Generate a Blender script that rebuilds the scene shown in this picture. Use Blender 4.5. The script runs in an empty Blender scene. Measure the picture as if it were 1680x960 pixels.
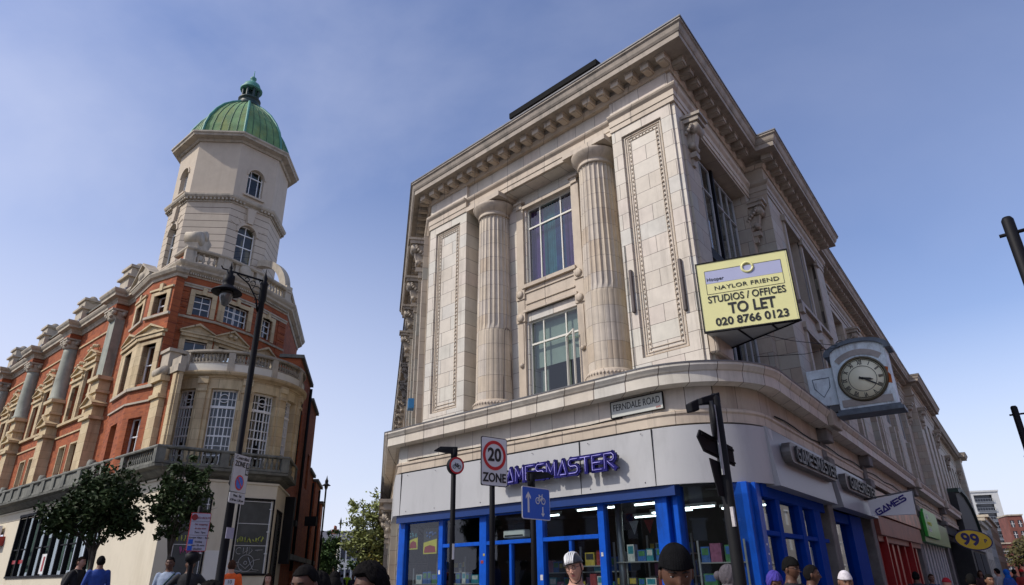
import bpy, bmesh, math, random
from math import sin, cos, pi, radians, atan2, hypot, sqrt
from mathutils import Vector, Matrix
random.seed(7)
SC = bpy.context.scene
COL = SC.collection

# ------------------------------------------------------------------ camera, sky, sun, exposure
cd = bpy.data.cameras.new('camera'); cam = bpy.data.objects.new('camera', cd); COL.objects.link(cam)
PIT, ROL = radians(23.59007), radians(-0.83900)
fw = Vector((0, cos(PIT), sin(PIT))); r0 = Vector((1, 0, 0)); u0 = r0.cross(fw)
rt = r0*cos(ROL) + u0*sin(ROL); up = -r0*sin(ROL) + u0*cos(ROL)
M = Matrix((rt, up, -fw)).transposed().to_4x4(); M.translation = Vector((0, 0, 1.6))
cam.matrix_world = M
cd.sensor_width = 36; cd.lens = 1072.196/1680*36; cd.clip_end = 3000; cd.clip_start = 0.05
SC.camera = cam

SUN_AZ, SUN_EL = -109.0, 42.0       # azimuth clockwise from +Y, elevation, degrees
wd = bpy.data.worlds.new('World'); SC.world = wd; wd.use_nodes = True
wn = wd.node_tree; wn.nodes.clear()
def WN(t, **k):
    n = wn.nodes.new(t)
    for a, b in k.items(): setattr(n, a, b)
    return n
sky = WN('ShaderNodeTexSky', sky_type='NISHITA', sun_disc=False)
sky.sun_elevation = radians(SUN_EL); sky.sun_rotation = radians(SUN_AZ)
sky.air_density = 1.0; sky.dust_density = 1.0; sky.ozone_density = 2.0
tc = WN('ShaderNodeTexCoord')
mp = WN('ShaderNodeMapping'); mp.inputs['Scale'].default_value = (1.0, 1.3, 1.6); mp.inputs['Rotation'].default_value = (0.5, 0.35, 1.2)
nz = WN('ShaderNodeTexNoise'); nz.inputs['Scale'].default_value = 1.1; nz.inputs['Detail'].default_value = 7; nz.inputs['Roughness'].default_value = .54; nz.inputs['Distortion'].default_value = .25
rp = WN('ShaderNodeValToRGB'); rp.color_ramp.elements[0].position = .25; rp.color_ramp.elements[0].color = (0, 0, 0, 1)
rp.color_ramp.elements[1].position = .70; rp.color_ramp.elements[1].color = (.66, .66, .66, 1)
hs = WN('ShaderNodeHueSaturation'); hs.inputs['Saturation'].default_value = 1.12; hs.inputs['Hue'].default_value = .513; hs.inputs['Value'].default_value = 1.15
mx = WN('ShaderNodeMixRGB'); mx.inputs[2].default_value = (5.3, 5.55, 6.8, 1)
sx_ = WN('ShaderNodeSeparateXYZ'); hz = WN('ShaderNodeMapRange', interpolation_type='SMOOTHSTEP'); hz.inputs['From Min'].default_value = .0; hz.inputs['From Max'].default_value = .70; hz.inputs['To Min'].default_value = .97; hz.inputs['To Max'].default_value = .0
mxh = WN('ShaderNodeMath', operation='MAXIMUM')
bg = WN('ShaderNodeBackground'); bg.inputs['Strength'].default_value = .13
wo = WN('ShaderNodeOutputWorld'); L = wn.links.new
L(tc.outputs['Generated'], mp.inputs['Vector']); L(mp.outputs['Vector'], nz.inputs['Vector']); L(nz.outputs['Fac'], rp.inputs['Fac'])
L(sky.outputs['Color'], hs.inputs['Color']); L(hs.outputs['Color'], mx.inputs[1]); L(tc.outputs['Generated'], sx_.inputs[0]); L(sx_.outputs['Z'], hz.inputs['Value']); L(hz.outputs['Result'], mxh.inputs[0]); L(rp.outputs['Color'], mxh.inputs[1]); mxa = WN('ShaderNodeMapRange', interpolation_type='SMOOTHSTEP'); mxa.inputs['From Min'].default_value = -.75; mxa.inputs['From Max'].default_value = .6; mxa.inputs['To Min'].default_value = 1.05; mxa.inputs['To Max'].default_value = .28
mxm = WN('ShaderNodeMath', operation='MULTIPLY'); L(sx_.outputs['X'], mxa.inputs['Value']); L(mxa.outputs['Result'], mxm.inputs[0]); mxh2 = WN('ShaderNodeMath', operation='MAXIMUM')
hz2 = WN('ShaderNodeMapRange', interpolation_type='SMOOTHSTEP'); hz2.inputs['From Min'].default_value = .0; hz2.inputs['From Max'].default_value = .42; hz2.inputs['To Min'].default_value = .9; hz2.inputs['To Max'].default_value = .0
L(sx_.outputs['Z'], hz2.inputs['Value']); L(mxh.outputs[0], mxm.inputs[1]); L(mxm.outputs[0], mxh2.inputs[0]); L(hz2.outputs['Result'], mxh2.inputs[1]); L(mxh2.outputs[0], mx.inputs['Fac'])
L(mx.outputs['Color'], bg.inputs['Color']); L(bg.outputs['Background'], wo.inputs['Surface'])
sl = bpy.data.lights.new('sun', 'SUN'); sl.energy = 2.85; sl.angle = radians(.9); sl.color = (1, .93, .84)
so = bpy.data.objects.new('sun', sl); COL.objects.link(so)
a_, e_ = radians(SUN_AZ), radians(SUN_EL)
so.rotation_euler = Vector((sin(a_)*cos(e_), cos(a_)*cos(e_), sin(e_))).to_track_quat('Z', 'Y').to_euler()
so.location = (-30, -10, 40)
SC.view_settings.view_transform = 'Standard'; SC.view_settings.look = 'None'
SC.view_settings.exposure = 0.2; SC.view_settings.gamma = 1; SC.view_settings.use_curve_mapping = False

# ------------------------------------------------------------------ helpers
ORG = {}
def origin(o): return ORG.get(o.name, Vector((0, 0, 0))) if o else Vector((0, 0, 0))
def tag(o, label=None, cat=None, group=None, kind=None):
    if label: o['label'] = label
    if cat: o['category'] = cat
    if group: o['group'] = group
    if kind: o['kind'] = kind
    return o
def thing(name, loc, label, cat, group=None):
    o = bpy.data.objects.new(name, None); COL.objects.link(o); o.location = loc
    o.empty_display_size = .3; ORG[o.name] = Vector(loc)
    return tag(o, label, cat, group)
class Frame:
    """vertical facade frame: u runs along azimuth az from P, d outwards, z up"""
    def __init__(s, P, az, side=1):
        a = radians(az); s.P = Vector((P[0], P[1], 0)); s.t = Vector((sin(a), cos(a), 0)); s.n = Vector((-cos(a), sin(a), 0))*side; s.az = az; s.side = side
    def p(s, u, d, z): return s.P + s.t*u + s.n*d + Vector((0, 0, z))
    def at(s, u=0, d=0, z=0):
        f = Frame((0, 0), s.az, s.side); f.P = s.p(u, d, z); return f
W0 = Frame((0, 0), 90, 1)        # u = +x, d = -cos(90)=0,+y ... world axes
class WorldF:
    def p(s, u, d, z): return Vector((u, d, z))
    def at(s, u=0, d=0, z=0):
        o = Vector((u, d, z)); f = WorldF(); f.p = lambda a, b, c: o + Vector((a, b, c)); return f
W = WorldF()
class MB:
    def __init__(s): s.v = []; s.f = []; s.m = []; s.cur = 0; s.smooth = []; s.cuts = []
    def cut(s): s.cuts.append((len(s.v), len(s.f))); return s
        
    def add(s, vs, fs, sm=False):
        b = len(s.v); s.v += [Vector(v) for v in vs]; s.f += [tuple(b+i for i in f) for f in fs]; s.m += [s.cur]*len(fs); s.smooth += [sm]*len(fs)
        return s
    def box(s, F, u0, u1, d0, d1, z0, z1):
        vs = [F.p(u, d, z) for z in (z0, z1) for (u, d) in ((u0, d0), (u1, d0), (u1, d1), (u0, d1))]
        return s.add(vs, [(3, 2, 1, 0), (4, 5, 6, 7), (0, 1, 5, 4), (1, 2, 6, 5), (2, 3, 7, 6), (3, 0, 4, 7)])
    def prism(s, a, b):
        """two matching rings of points"""
        n = len(a); return s.add(list(a)+list(b), [tuple(range(n))[::-1], tuple(range(n, 2*n))]+[(i, (i+1) % n, n+(i+1) % n, n+i) for i in range(n)])
    def poly(s, F, pts, d0, d1):            # polygon in (u,z), extruded over depth
        return s.prism([F.p(u, d0, z) for u, z in pts], [F.p(u, d1, z) for u, z in pts])
    def plan(s, pts, z0, z1):               # polygon in world xy
        return s.prism([Vector((p[0], p[1], z0)) for p in pts], [Vector((p[0], p[1], z1)) for p in pts])
    def sweep(s, path, prof, closed=False, sm=False):
        """path: world xy points, outward = right of travel; prof: (offset,z) closed polygon"""
        n = len(path); P = [Vector((p[0], p[1], 0)) for p in path]; ms = []
        for i in range(n):
            def nr(a, b):
                t = (b-a).normalized(); return Vector((t.y, -t.x, 0))
            if closed: n1 = nr(P[i-1], P[i]); n2 = nr(P[i], P[(i+1) % n])
            elif i == 0: n1 = n2 = nr(P[0], P[1])
            elif i == n-1: n1 = n2 = nr(P[-2], P[-1])
            else: n1 = nr(P[i-1], P[i]); n2 = nr(P[i], P[i+1])
            ms.append((n1+n2)/max(.25, 1+n1.dot(n2)))
        k = len(prof); vs = []
        for i in range(n): vs += [P[i]+ms[i]*o+Vector((0, 0, z)) for o, z in prof]
        fs = []
        for i in range(n if closed else n-1):
            j = (i+1) % n
            for q in range(k): fs.append((i*k+q, i*k+(q+1) % k, j*k+(q+1) % k, j*k+q))
        if not closed: fs += [tuple(range(k)), tuple((n-1)*k+q for q in range(k))[::-1]]
        return s.add(vs, fs, sm)
    def lathe(s, c, prof, n=16, axis=None, a0=0, a1=2*pi, sm=True, ax_x=None):
        """prof: (r,h) from c along axis"""
        ax = Vector(axis).normalized() if axis else Vector((0, 0, 1))
        x = ax_x.normalized() if ax_x else (ax.orthogonal().normalized() if axis else Vector((1, 0, 0))); y = ax.cross(x); c = Vector(c)
        full = abs(a1-a0-2*pi) < 1e-4; cnt = n if full else n+1; vs = []
        for r, h in prof:
            for i in range(cnt):
                a = a0+(a1-a0)*i/n; vs.append(c+ax*h+(x*cos(a)+y*sin(a))*r)
        fs = []
        for k in range(len(prof)-1):
            for i in range(n):
                j = (i+1) % cnt if full else i+1
                fs.append((k*cnt+i, k*cnt+j, (k+1)*cnt+j, (k+1)*cnt+i))
        if full: fs += [tuple(range(cnt))[::-1], tuple((len(prof)-1)*cnt+i for i in range(cnt))]
        return s.add(vs, fs, sm)
    def tube(s, pts, r, n=8, sm=True):
        P = [Vector(p) for p in pts]; R = r if isinstance(r, (list, tuple)) else [r]*len(P); vs = []
        prev = None
        for i, p in enumerate(P):
            t = (P[min(i+1, len(P)-1)]-P[max(i-1, 0)]).normalized()
            if prev is None: x = t.orthogonal().normalized()
            else: x = (prev-t*prev.dot(t)).normalized()
            prev = x; y = t.cross(x)
            vs += [p+(x*cos(2*pi*k/n)+y*sin(2*pi*k/n))*R[i] for k in range(n)]
        fs = [(i*n+k, i*n+(k+1) % n, (i+1)*n+(k+1) % n, (i+1)*n+k) for i in range(len(P)-1) for k in range(n)]
        fs += [tuple(range(n))[::-1], tuple((len(P)-1)*n+k for k in range(n))]
        return s.add(vs, fs, sm)
    def ball(s, c, r, nu=10, nv=7, sc=(1, 1, 1), rot=None):
        c = Vector(c); vs = [c+ (rot@Vector((0, 0, -r*sc[2])) if rot else Vector((0, 0, -r*sc[2])))]
        for j in range(1, nv):
            th = -pi/2+pi*j/nv
            for i in range(nu):
                a = 2*pi*i/nu; q = Vector((cos(th)*cos(a)*r*sc[0], cos(th)*sin(a)*r*sc[1], sin(th)*r*sc[2])); vs.append(c+(rot@q if rot else q))
        q = Vector((0, 0, r*sc[2])); vs.append(c+(rot@q if rot else q)); fs = []
        for i in range(nu): fs.append((0, 1+(i+1) % nu, 1+i)); fs.append((len(vs)-1, 1+(nv-2)*nu+i, 1+(nv-2)*nu+(i+1) % nu))
        for j in range(nv-2):
            for i in range(nu): fs.append((1+j*nu+i, 1+j*nu+(i+1) % nu, 1+(j+1)*nu+(i+1) % nu, 1+(j+1)*nu+i))
        return s.add(vs, fs, True)
    def build(s, name, mat, parent=None, recalc=True, kind=None, label=None, bevel=0):
        if s.cuts:
            cs = sorted(set([(0, 0)]+s.cuts+[(len(s.v), len(s.f))])); r = None
            for (a, b), (c, d) in zip(cs, cs[1:]):
                if d == b: continue
                q = MB(); q.v = s.v[a:c]; q.f = [tuple(i-a for i in f) for f in s.f[b:d]]; q.m = s.m[b:d]; q.smooth = s.smooth[b:d]
                o = q.build(name, mat, parent, recalc, kind, label, bevel); r = r or o
            return r
        me = bpy.data.meshes.new(name); o0 = origin(parent)
        me.from_pydata([tuple(v-o0) for v in s.v], [], s.f)
        for mm in (mat if isinstance(mat, (list, tuple)) else [mat]): me.materials.append(mm)
        me.polygons.foreach_set('material_index', s.m); me.polygons.foreach_set('use_smooth', s.smooth)
        me.update()
        if recalc:
            b = bmesh.new(); b.from_mesh(me); bmesh.ops.recalc_face_normals(b, faces=b.faces); b.to_mesh(me); b.free()
        o = bpy.data.objects.new(name, me); COL.objects.link(o)
        if parent: o.parent = parent; ORG[o.name] = o0
        if kind: o['kind'] = kind
        if label: o['label'] = label
        if bevel:
            bv = o.modifiers.new('b', 'BEVEL'); bv.width = bevel; bv.segments = 1; bv.limit_method = 'ANGLE'; bv.angle_limit = radians(40)
        return o
def children(o): return [c for c in bpy.data.objects if c.parent == o]
def copy_tree(o, parent=None):
    c = o.copy(); COL.objects.link(c)
    if parent: c.parent = parent
    for ch in list(o.children): copy_tree(ch, c)
    return c
def text(s, size, pos, right, upv, mat, parent, name='lettering', ext=.004, align='CENTER', sx=1, bold=0, shear=0, spc=1):
    cu = bpy.data.curves.new('t', 'FONT'); cu.body = s; cu.size = size; cu.extrude = ext; cu.align_x = align; cu.align_y = 'CENTER'; cu.offset = bold; cu.shear = shear; cu.resolution_u = 4; cu.space_character = spc
    t = bpy.data.objects.new('t', cu); COL.objects.link(t); bpy.context.view_layer.update()
    me = bpy.data.meshes.new_from_object(t.evaluated_get(bpy.context.evaluated_depsgraph_get()))
    bpy.data.objects.remove(t); bpy.data.curves.remove(cu)
    right = Vector(right).normalized(); upv = Vector(upv).normalized(); nn = right.cross(upv)
    m = Matrix((right*sx, upv, nn)).transposed().to_4x4(); m.translation = Vector(pos)-origin(parent)
    me.transform(m); me.materials.clear(); me.materials.append(mat); me.name = name
    o = bpy.data.objects.new(name, me); COL.objects.link(o); o.parent = parent; ORG[o.name] = origin(parent)
    return o
def inter(F, d, G, e):
    a = F.p(0, d, 0); b = G.p(0, e, 0); t = F.t; s = G.t; den = t.x*s.y-t.y*s.x; w = b-a; k = (w.x*s.y-w.y*s.x)/den; return a+t*k
def wall_open(mb, F, u0, u1, z0, z1, d0, d1, ops):
    """wall slab with rectangular openings (ua,ub,za,zb)"""
    zs = sorted(set([z0, z1]+[min(max(z, z0), z1) for o in ops for z in (o[2], o[3])]))
    for a, b in zip(zs, zs[1:]):
        if b-a < 1e-4: continue
        row = sorted((max(o[0], u0), min(o[1], u1)) for o in ops if o[2] <= a+1e-5 and o[3] >= b-1e-5); x = u0
        for p, q in row:
            if p > x+1e-4: mb.box(F, x, p, d0, d1, a, b)
            x = max(x, q)
        if x < u1-1e-4: mb.box(F, x, u1, d0, d1, a, b)
    return mb
def arch_fill(mb, F, u0, u1, zs, zt, d0, d1, n=10):
    """spandrels over a round arch springing at zs inside a rectangular hole topping at zt"""
    c = (u0+u1)/2; r = (u1-u0)/2
    for sg in (-1, 1):
        pts = [(c+sg*r*cos(pi/2*i/n), zs+r*sin(pi/2*i/n)) for i in range(n+1)]
        for (a, b), (c2, d) in zip(pts, pts[1:]):
            mb.poly(F, [(a, b), (c2, d), (c2, zt), (a, zt)], d0, d1)
    return mb
def spath(P, t_in, t_out, r, n=14):
    """rounded corner: arc tangent to both sides, P corner point, unit travel dirs"""
    ci = max(-1, min(1, t_in.dot(t_out))); th = math.acos(ci); L_ = r*math.tan(th/2)
    A = P-t_in*L_; s = 1 if t_in.x*t_out.y-t_in.y*t_out.x > 0 else -1
    nn = Vector((-t_in.y, t_in.x, 0))*s; c = A+nn*r; out = []
    for i in range(n+1):
        a = th*i/n*s; v = -nn; out.append(c+Vector((v.x*cos(a)-v.y*sin(a), v.x*sin(a)+v.y*cos(a), 0))*r)
    return out

# ------------------------------------------------------------------ materials
MATS = {}
def nodes(m):
    m.use_nodes = True; nt = m.node_tree; return nt, nt.nodes, nt.links, nt.nodes['Principled BSDF']
def mat(name, col, rough=.6, var=.12, scale=3.0, metal=0, bump=0, dirt=None, dscale=.7, emis=None, spec=.5):
    if name in MATS: return MATS[name]
    m = bpy.data.materials.new(name); MATS[name] = m; nt, N, Lk, b = nodes(m)
    b.inputs['Roughness'].default_value = rough; b.inputs['Metallic'].default_value = metal; b.inputs['Specular IOR Level'].default_value = spec
    g = N.new('ShaderNodeNewGeometry'); n1 = N.new('ShaderNodeTexNoise'); n1.inputs['Scale'].default_value = scale; n1.inputs['Detail'].default_value = 6; n1.inputs['Roughness'].default_value = .65
    Lk.new(g.outputs['Position'], n1.inputs['Vector'])
    cr = N.new('ShaderNodeValToRGB'); lo = [c*(1-var) for c in col]; hi = [min(1, c*(1+var)) for c in col]
    cr.color_ramp.elements[0].position = .3; cr.color_ramp.elements[0].color = (*lo, 1); cr.color_ramp.elements[1].position = .7; cr.color_ramp.elements[1].color = (*hi, 1)
    Lk.new(n1.outputs['Fac'], cr.inputs['Fac']); out = cr.outputs['Color']
    if dirt:
        mp = N.new('ShaderNodeMapping'); mp.inputs['Scale'].default_value = (1, 1, .25); n2 = N.new('ShaderNodeTexNoise'); n2.inputs['Scale'].default_value = dscale*3; n2.inputs['Detail'].default_value = 8; n2.inputs['Roughness'].default_value = .7
        Lk.new(g.outputs['Position'], mp.inputs['Vector']); Lk.new(mp.outputs['Vector'], n2.inputs['Vector'])
        r2 = N.new('ShaderNodeValToRGB'); r2.color_ramp.elements[0].position = .5; r2.color_ramp.elements[0].color = (0, 0, 0, 1); r2.color_ramp.elements[1].position = .72; r2.color_ramp.elements[1].color = (.8, .8, .8, 1)
        Lk.new(n2.outputs['Fac'], r2.inputs['Fac']); mxx = N.new('ShaderNodeMixRGB'); mxx.inputs[2].default_value = (*dirt, 1)
        Lk.new(r2.outputs['Color'], mxx.inputs['Fac']); Lk.new(out, mxx.inputs[1]); out = mxx.outputs['Color']
    Lk.new(out, b.inputs['Base Color'])
    if bump:
        bp = N.new('ShaderNodeBump'); bp.inputs['Strength'].default_value = bump; bp.inputs['Distance'].default_value = .02; n3 = N.new('ShaderNodeTexNoise'); n3.inputs['Scale'].default_value = scale*8; n3.inputs['Detail'].default_value = 4
        Lk.new(g.outputs['Position'], n3.inputs['Vector']); Lk.new(n3.outputs['Fac'], bp.inputs['Height']); Lk.new(bp.outputs['Normal'], b.inputs['Normal'])
    if emis: b.inputs['Emission Color'].default_value = (*emis[0], 1); b.inputs['Emission Strength'].default_value = emis[1]
    return m
def block_mat(name, az, stops, w=.75, h=.4, mortar=.006, mcol=(.16, .13, .11), rough=.6, streak=.35, noise=.12, offs=.5, bump=.5, streakcol=(.15, .12, .09)):
    """blocks of stone or brick laid in courses along a wall running at azimuth az"""
    if name in MATS: return MATS[name]
    m = bpy.data.materials.new(name); MATS[name] = m; nt, N, Lk, b = nodes(m); b.inputs['Roughness'].default_value = rough; b.inputs['Specular IOR Level'].default_value = .35
    g = N.new('ShaderNodeNewGeometry'); dt = N.new('ShaderNodeVectorMath'); dt.operation = 'DOT_PRODUCT'; a = radians(az); dt.inputs[1].default_value = (sin(a), cos(a), 0)
    Lk.new(g.outputs['Position'], dt.inputs[0]); sp = N.new('ShaderNodeSeparateXYZ'); Lk.new(g.outputs['Position'], sp.inputs[0])
    cb = N.new('ShaderNodeCombineXYZ'); Lk.new(dt.outputs['Value'], cb.inputs[0]); Lk.new(sp.outputs['Z'], cb.inputs[1])
    br = N.new('ShaderNodeTexBrick'); br.offset = offs; br.inputs['Scale'].default_value = 1; br.inputs['Mortar Size'].default_value = mortar; br.inputs['Mortar Smooth'].default_value = .1
    br.inputs['Brick Width'].default_value = w; br.inputs['Row Height'].default_value = h; br.inputs['Color1'].default_value = (0, 0, 0, 1); br.inputs['Color2'].default_value = (1, 1, 1, 1); br.inputs['Mortar'].default_value = (.5, .5, .5, 1)
    Lk.new(cb.outputs[0], br.inputs['Vector']); cr = N.new('ShaderNodeValToRGB')
    for i, (p, c) in enumerate(stops):
        e = cr.color_ramp.elements[i] if i < 2 else cr.color_ramp.elements.new(p)
        e.position = p; e.color = (*c, 1)
    Lk.new(br.outputs['Color'], cr.inputs['Fac'])
    n1 = N.new('ShaderNodeTexNoise'); n1.inputs['Scale'].default_value = 2.2; n1.inputs['Detail'].default_value = 7; n1.inputs['Roughness'].default_value = .65; Lk.new(g.outputs['Position'], n1.inputs['Vector'])
    mr = N.new('ShaderNodeMapRange'); mr.inputs['From Min'].default_value = .3; mr.inputs['From Max'].default_value = .7; mr.inputs['To Min'].default_value = 1-noise; mr.inputs['To Max'].default_value = 1+noise; Lk.new(n1.outputs['Fac'], mr.inputs['Value'])
    mu = N.new('ShaderNodeVectorMath'); mu.operation = 'SCALE'; Lk.new(cr.outputs['Color'], mu.inputs[0]); Lk.new(mr.outputs['Result'], mu.inputs['Scale'])
    mp = N.new('ShaderNodeMapping'); mp.inputs['Scale'].default_value = (2.4, 2.4, .22); n2 = N.new('ShaderNodeTexNoise'); n2.inputs['Scale'].default_value = 1.6; n2.inputs['Detail'].default_value = 8; n2.inputs['Roughness'].default_value = .7
    Lk.new(g.outputs['Position'], mp.inputs['Vector']); Lk.new(mp.outputs['Vector'], n2.inputs['Vector'])
    r2 = N.new('ShaderNodeMapRange'); r2.inputs['From Min'].default_value = .52; r2.inputs['From Max'].default_value = .78; r2.inputs['To Max'].default_value = streak; Lk.new(n2.outputs['Fac'], r2.inputs['Value'])
    m1 = N.new('ShaderNodeMixRGB'); m1.inputs[2].default_value = (*streakcol, 1); Lk.new(r2.outputs['Result'], m1.inputs['Fac']); Lk.new(mu.outputs[0], m1.inputs[1])
    m2 = N.new('ShaderNodeMixRGB'); m2.inputs[2].default_value = (*mcol, 1); Lk.new(br.outputs['Fac'], m2.inputs['Fac']); Lk.new(m1.outputs[0], m2.inputs[1]); Lk.new(m2.outputs[0], b.inputs['Base Color'])
    bp = N.new('ShaderNodeBump'); bp.invert = True; bp.inputs['Strength'].default_value = bump; bp.inputs['Distance'].default_value = .012; Lk.new(br.outputs['Fac'], bp.inputs['Height']); Lk.new(bp.outputs['Normal'], b.inputs['Normal'])
    return m
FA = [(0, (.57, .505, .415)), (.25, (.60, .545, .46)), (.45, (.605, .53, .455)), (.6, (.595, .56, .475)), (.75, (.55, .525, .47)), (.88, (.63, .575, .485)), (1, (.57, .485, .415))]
FB = [(0, (.36, .295, .225)), (.3, (.44, .375, .29)), (.55, (.40, .33, .26)), (.75, (.38, .36, .30)), (1, (.45, .39, .305))]  # darker than the front faience: shade of the side wall put into the colour
BR = [(0, (.28, .072, .026)), (.4, (.38, .102, .034)), (.7, (.33, .084, .029)), (1, (.21, .052, .022))]
SSt = [(0, (.52, .40, .23)), (.5, (.60, .48, .29)), (1, (.49, .37, .22))]
AZA, AZB, AZC = -46.5, 36.0, -11.2
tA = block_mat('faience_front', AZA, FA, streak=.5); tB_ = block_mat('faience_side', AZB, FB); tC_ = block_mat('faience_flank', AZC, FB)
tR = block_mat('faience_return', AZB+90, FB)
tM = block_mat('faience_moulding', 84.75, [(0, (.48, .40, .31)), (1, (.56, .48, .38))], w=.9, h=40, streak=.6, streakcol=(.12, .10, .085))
tMB = block_mat('faience_moulding_side', AZB, [(0, (.34, .29, .23)), (1, (.42, .36, .29))], w=.9, h=40, streak=.7, streakcol=(.10, .085, .07))  # side copy of the moulding, darkened in colour for the shaded face
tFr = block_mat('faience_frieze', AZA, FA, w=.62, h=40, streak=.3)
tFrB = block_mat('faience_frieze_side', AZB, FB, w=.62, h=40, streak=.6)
corn = mat('shaded_weathered_cornice', (.34, .29, .235), .75, .2, 2.5, dirt=(.13, .12, .10), dscale=.9)  # dark base and dirt also stand in for shade under the cornice
lead = mat('lead_capping', (.20, .20, .21), .6, .2, 2)
glass = bpy.data.materials.new('window_glass'); glass.use_nodes = True
_n = glass.node_tree; _n.nodes.clear()
_o = _n.nodes.new('ShaderNodeOutputMaterial'); _m = _n.nodes.new('ShaderNodeMixShader'); _t = _n.nodes.new('ShaderNodeBsdfTransparent'); _g = _n.nodes.new('ShaderNodeBsdfGlossy'); _f = _n.nodes.new('ShaderNodeLayerWeight'); _f.inputs[0].default_value = .5; _pw = _n.nodes.new('ShaderNodeMath'); _pw.operation = 'POWER'; _pw.inputs[1].default_value = 4.0
_t.inputs[0].default_value = (.62, .68, .66, 1); _g.inputs['Roughness'].default_value = .02; _g.inputs[0].default_value = (.9, .92, .95, 1)
_mr = _n.nodes.new('ShaderNodeMapRange'); _mr.inputs['To Min'].default_value = .06; _mr.inputs['To Max'].default_value = 1
_n.links.new(_f.outputs['Facing'], _pw.inputs[0]); _n.links.new(_pw.outputs[0], _mr.inputs[0]); _n.links.new(_mr.outputs[0], _m.inputs[0]); _n.links.new(_t.outputs[0], _m.inputs[1]); _n.links.new(_g.outputs[0], _m.inputs[2]); _n.links.new(_m.outputs[0], _o.inputs[0])
dark = mat('dark_interior', (.018, .018, .02), .9)
room = mat('shop_interior', (.022, .022, .023), .8, .3)
white = mat('white_paint', (.78, .78, .76), .45, .05)
cream = mat('cream_window_paint', (.66, .64, .56), .5, .08)
steelf = mat('dark_steel_window', (.035, .035, .04), .5)
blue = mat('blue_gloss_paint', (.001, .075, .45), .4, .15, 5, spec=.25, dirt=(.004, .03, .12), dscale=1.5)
blued = mat('blue_shutter_box', (.004, .03, .15), .4, .1)
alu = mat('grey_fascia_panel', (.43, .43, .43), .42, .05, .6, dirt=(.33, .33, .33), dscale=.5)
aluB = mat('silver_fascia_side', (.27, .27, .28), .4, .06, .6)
black = mat('black_metal', (.006, .006, .008), .6, spec=.2)
blk2 = mat('faded_black_metal', (.010, .010, .011), .65, .3, spec=.2)
asph = mat('asphalt', (.05, .05, .052), .9, .2, 8)
pave = mat('paving_slabs', (.26, .25, .24), .85, .12, 2)
brk = block_mat('red_brickwork', 130.43, BR, w=.225, h=.075, mortar=.004, mcol=(.30, .12, .06), rough=.85, streak=.5, noise=.18, bump=.2, streakcol=(.12, .04, .025))
brkC = block_mat('red_brickwork_flank', -11.3, BR, w=.225, h=.075, mortar=.004, mcol=(.30, .12, .06), rough=.85, streak=.6, noise=.18, bump=.2, streakcol=(.10, .035, .02))
brkRust = block_mat('rusticated_brick', 130.43, BR, w=50, h=.34, mortar=.012, mcol=(.10, .03, .02), rough=.85, streak=.5, noise=.18, bump=.6, streakcol=(.12, .04, .025))
sand = block_mat('sandstone_blocks', 130.43, SSt, w=.7, h=.36, mortar=.004, mcol=(.22, .16, .09), rough=.75, streak=.75, noise=.15, bump=.3, streakcol=(.17, .115, .055))
stone = mat('stone_trim', (.44, .38, .29), .75, .15, 3, dirt=(.15, .14, .12), dscale=.8)
stoneg = mat('green_stained_stone', (.30, .31, .25), .7, .2, 3, dirt=(.12, .15, .12), dscale=.8)
stoned = mat('dark_weathered_stone', (.155, .155, .13), .8, .35, 3, dirt=(.04, .045, .04), dscale=1.2)
stucco = block_mat('tower_render', 85, [(0, (.52, .44, .34)), (1, (.56, .475, .37))], w=60, h=60, mortar=.0, rough=.8, streak=.25, noise=.06, bump=0, streakcol=(.30, .22, .15))
stuccoR = block_mat('tower_banded_render', 85, [(0, (.52, .44, .34)), (1, (.56, .475, .37))], w=60, h=.36, mortar=.014, mcol=(.13, .10, .08), rough=.8, streak=.3, noise=.06, bump=.8, streakcol=(.30, .22, .15))
render_ = mat('cream_shop_render', (.68, .61, .47), .75, .05, .8, dirt=(.54, .47, .34), dscale=.3)
render2 = mat('white_painted_dado', (.74, .72, .66), .7, .04, .8)
copper = mat('green_copper', (.13, .25, .10), .7, .35, 1.3, dirt=(.26, .27, .06), dscale=.6)
copper2 = mat('copper_rib', (.08, .26, .20), .55, .2, 2)
copperd = mat('dark_copper', (.02, .045, .04), .5, .3, 3)

# ------------------------------------------------------------------ ground
def gz(x): t = min(1, max(0, (-x-5)/3.5)); return .45*t*t*(3-2*t)
def sheet(name, xs, ys, dz, m, clip=None):
    mb = MB(); vs = [Vector((x, y, gz(x)+dz)) for y in ys for x in xs]; n = len(xs)
    fs = [(j*n+i, j*n+i+1, (j+1)*n+i+1, (j+1)*n+i) for j in range(len(ys)-1) for i in range(n-1) if clip is None or clip((xs[i]+xs[i+1])/2, (ys[j]+ys[j+1])/2)]
    mb.add(vs, fs, True); return mb.build(name, m, None, recalc=False, kind='structure')
gx = [-1500, -400, -100, -40, -20, -12]+[-9+.5*i for i in range(10)]+[-4, 0, 10, 30, 100, 400, 1500]
sheet('ground', gx, [-1500, -300, -60, -20, 0, 20, 50, 100, 300, 1500], -.13, asph)
def strip(name, pts, m, z):
    mb = MB(); mb.plan(pts, z-.14, z); return mb.build(name, m, None, kind='structure')
FAm = Frame((3.7380, 11.9280), AZA, 1); FBm = Frame((3.7380, 11.9280), AZB, -1)
C1 = FAm.p(8.62, 0, 0); FC = Frame((C1.x, C1.y), AZC, 1)
def xy(v): return (v.x, v.y)
strip('pavement', [xy(FC.p(60, 3.4, 0)), xy(FC.p(0, 3.4, 0)), xy(FAm.p(10.5, 5.0, 0)), xy(FAm.p(-2, 8, 0)), xy(FBm.p(2, 7, 0)), xy(FBm.p(140, 7, 0)), xy(FBm.p(140, -3, 0)), xy(FBm.p(10, -3, 0)), xy(FAm.p(8, -3, 0)), xy(FC.p(60, -3, 0))], pave, 0.004)

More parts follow.
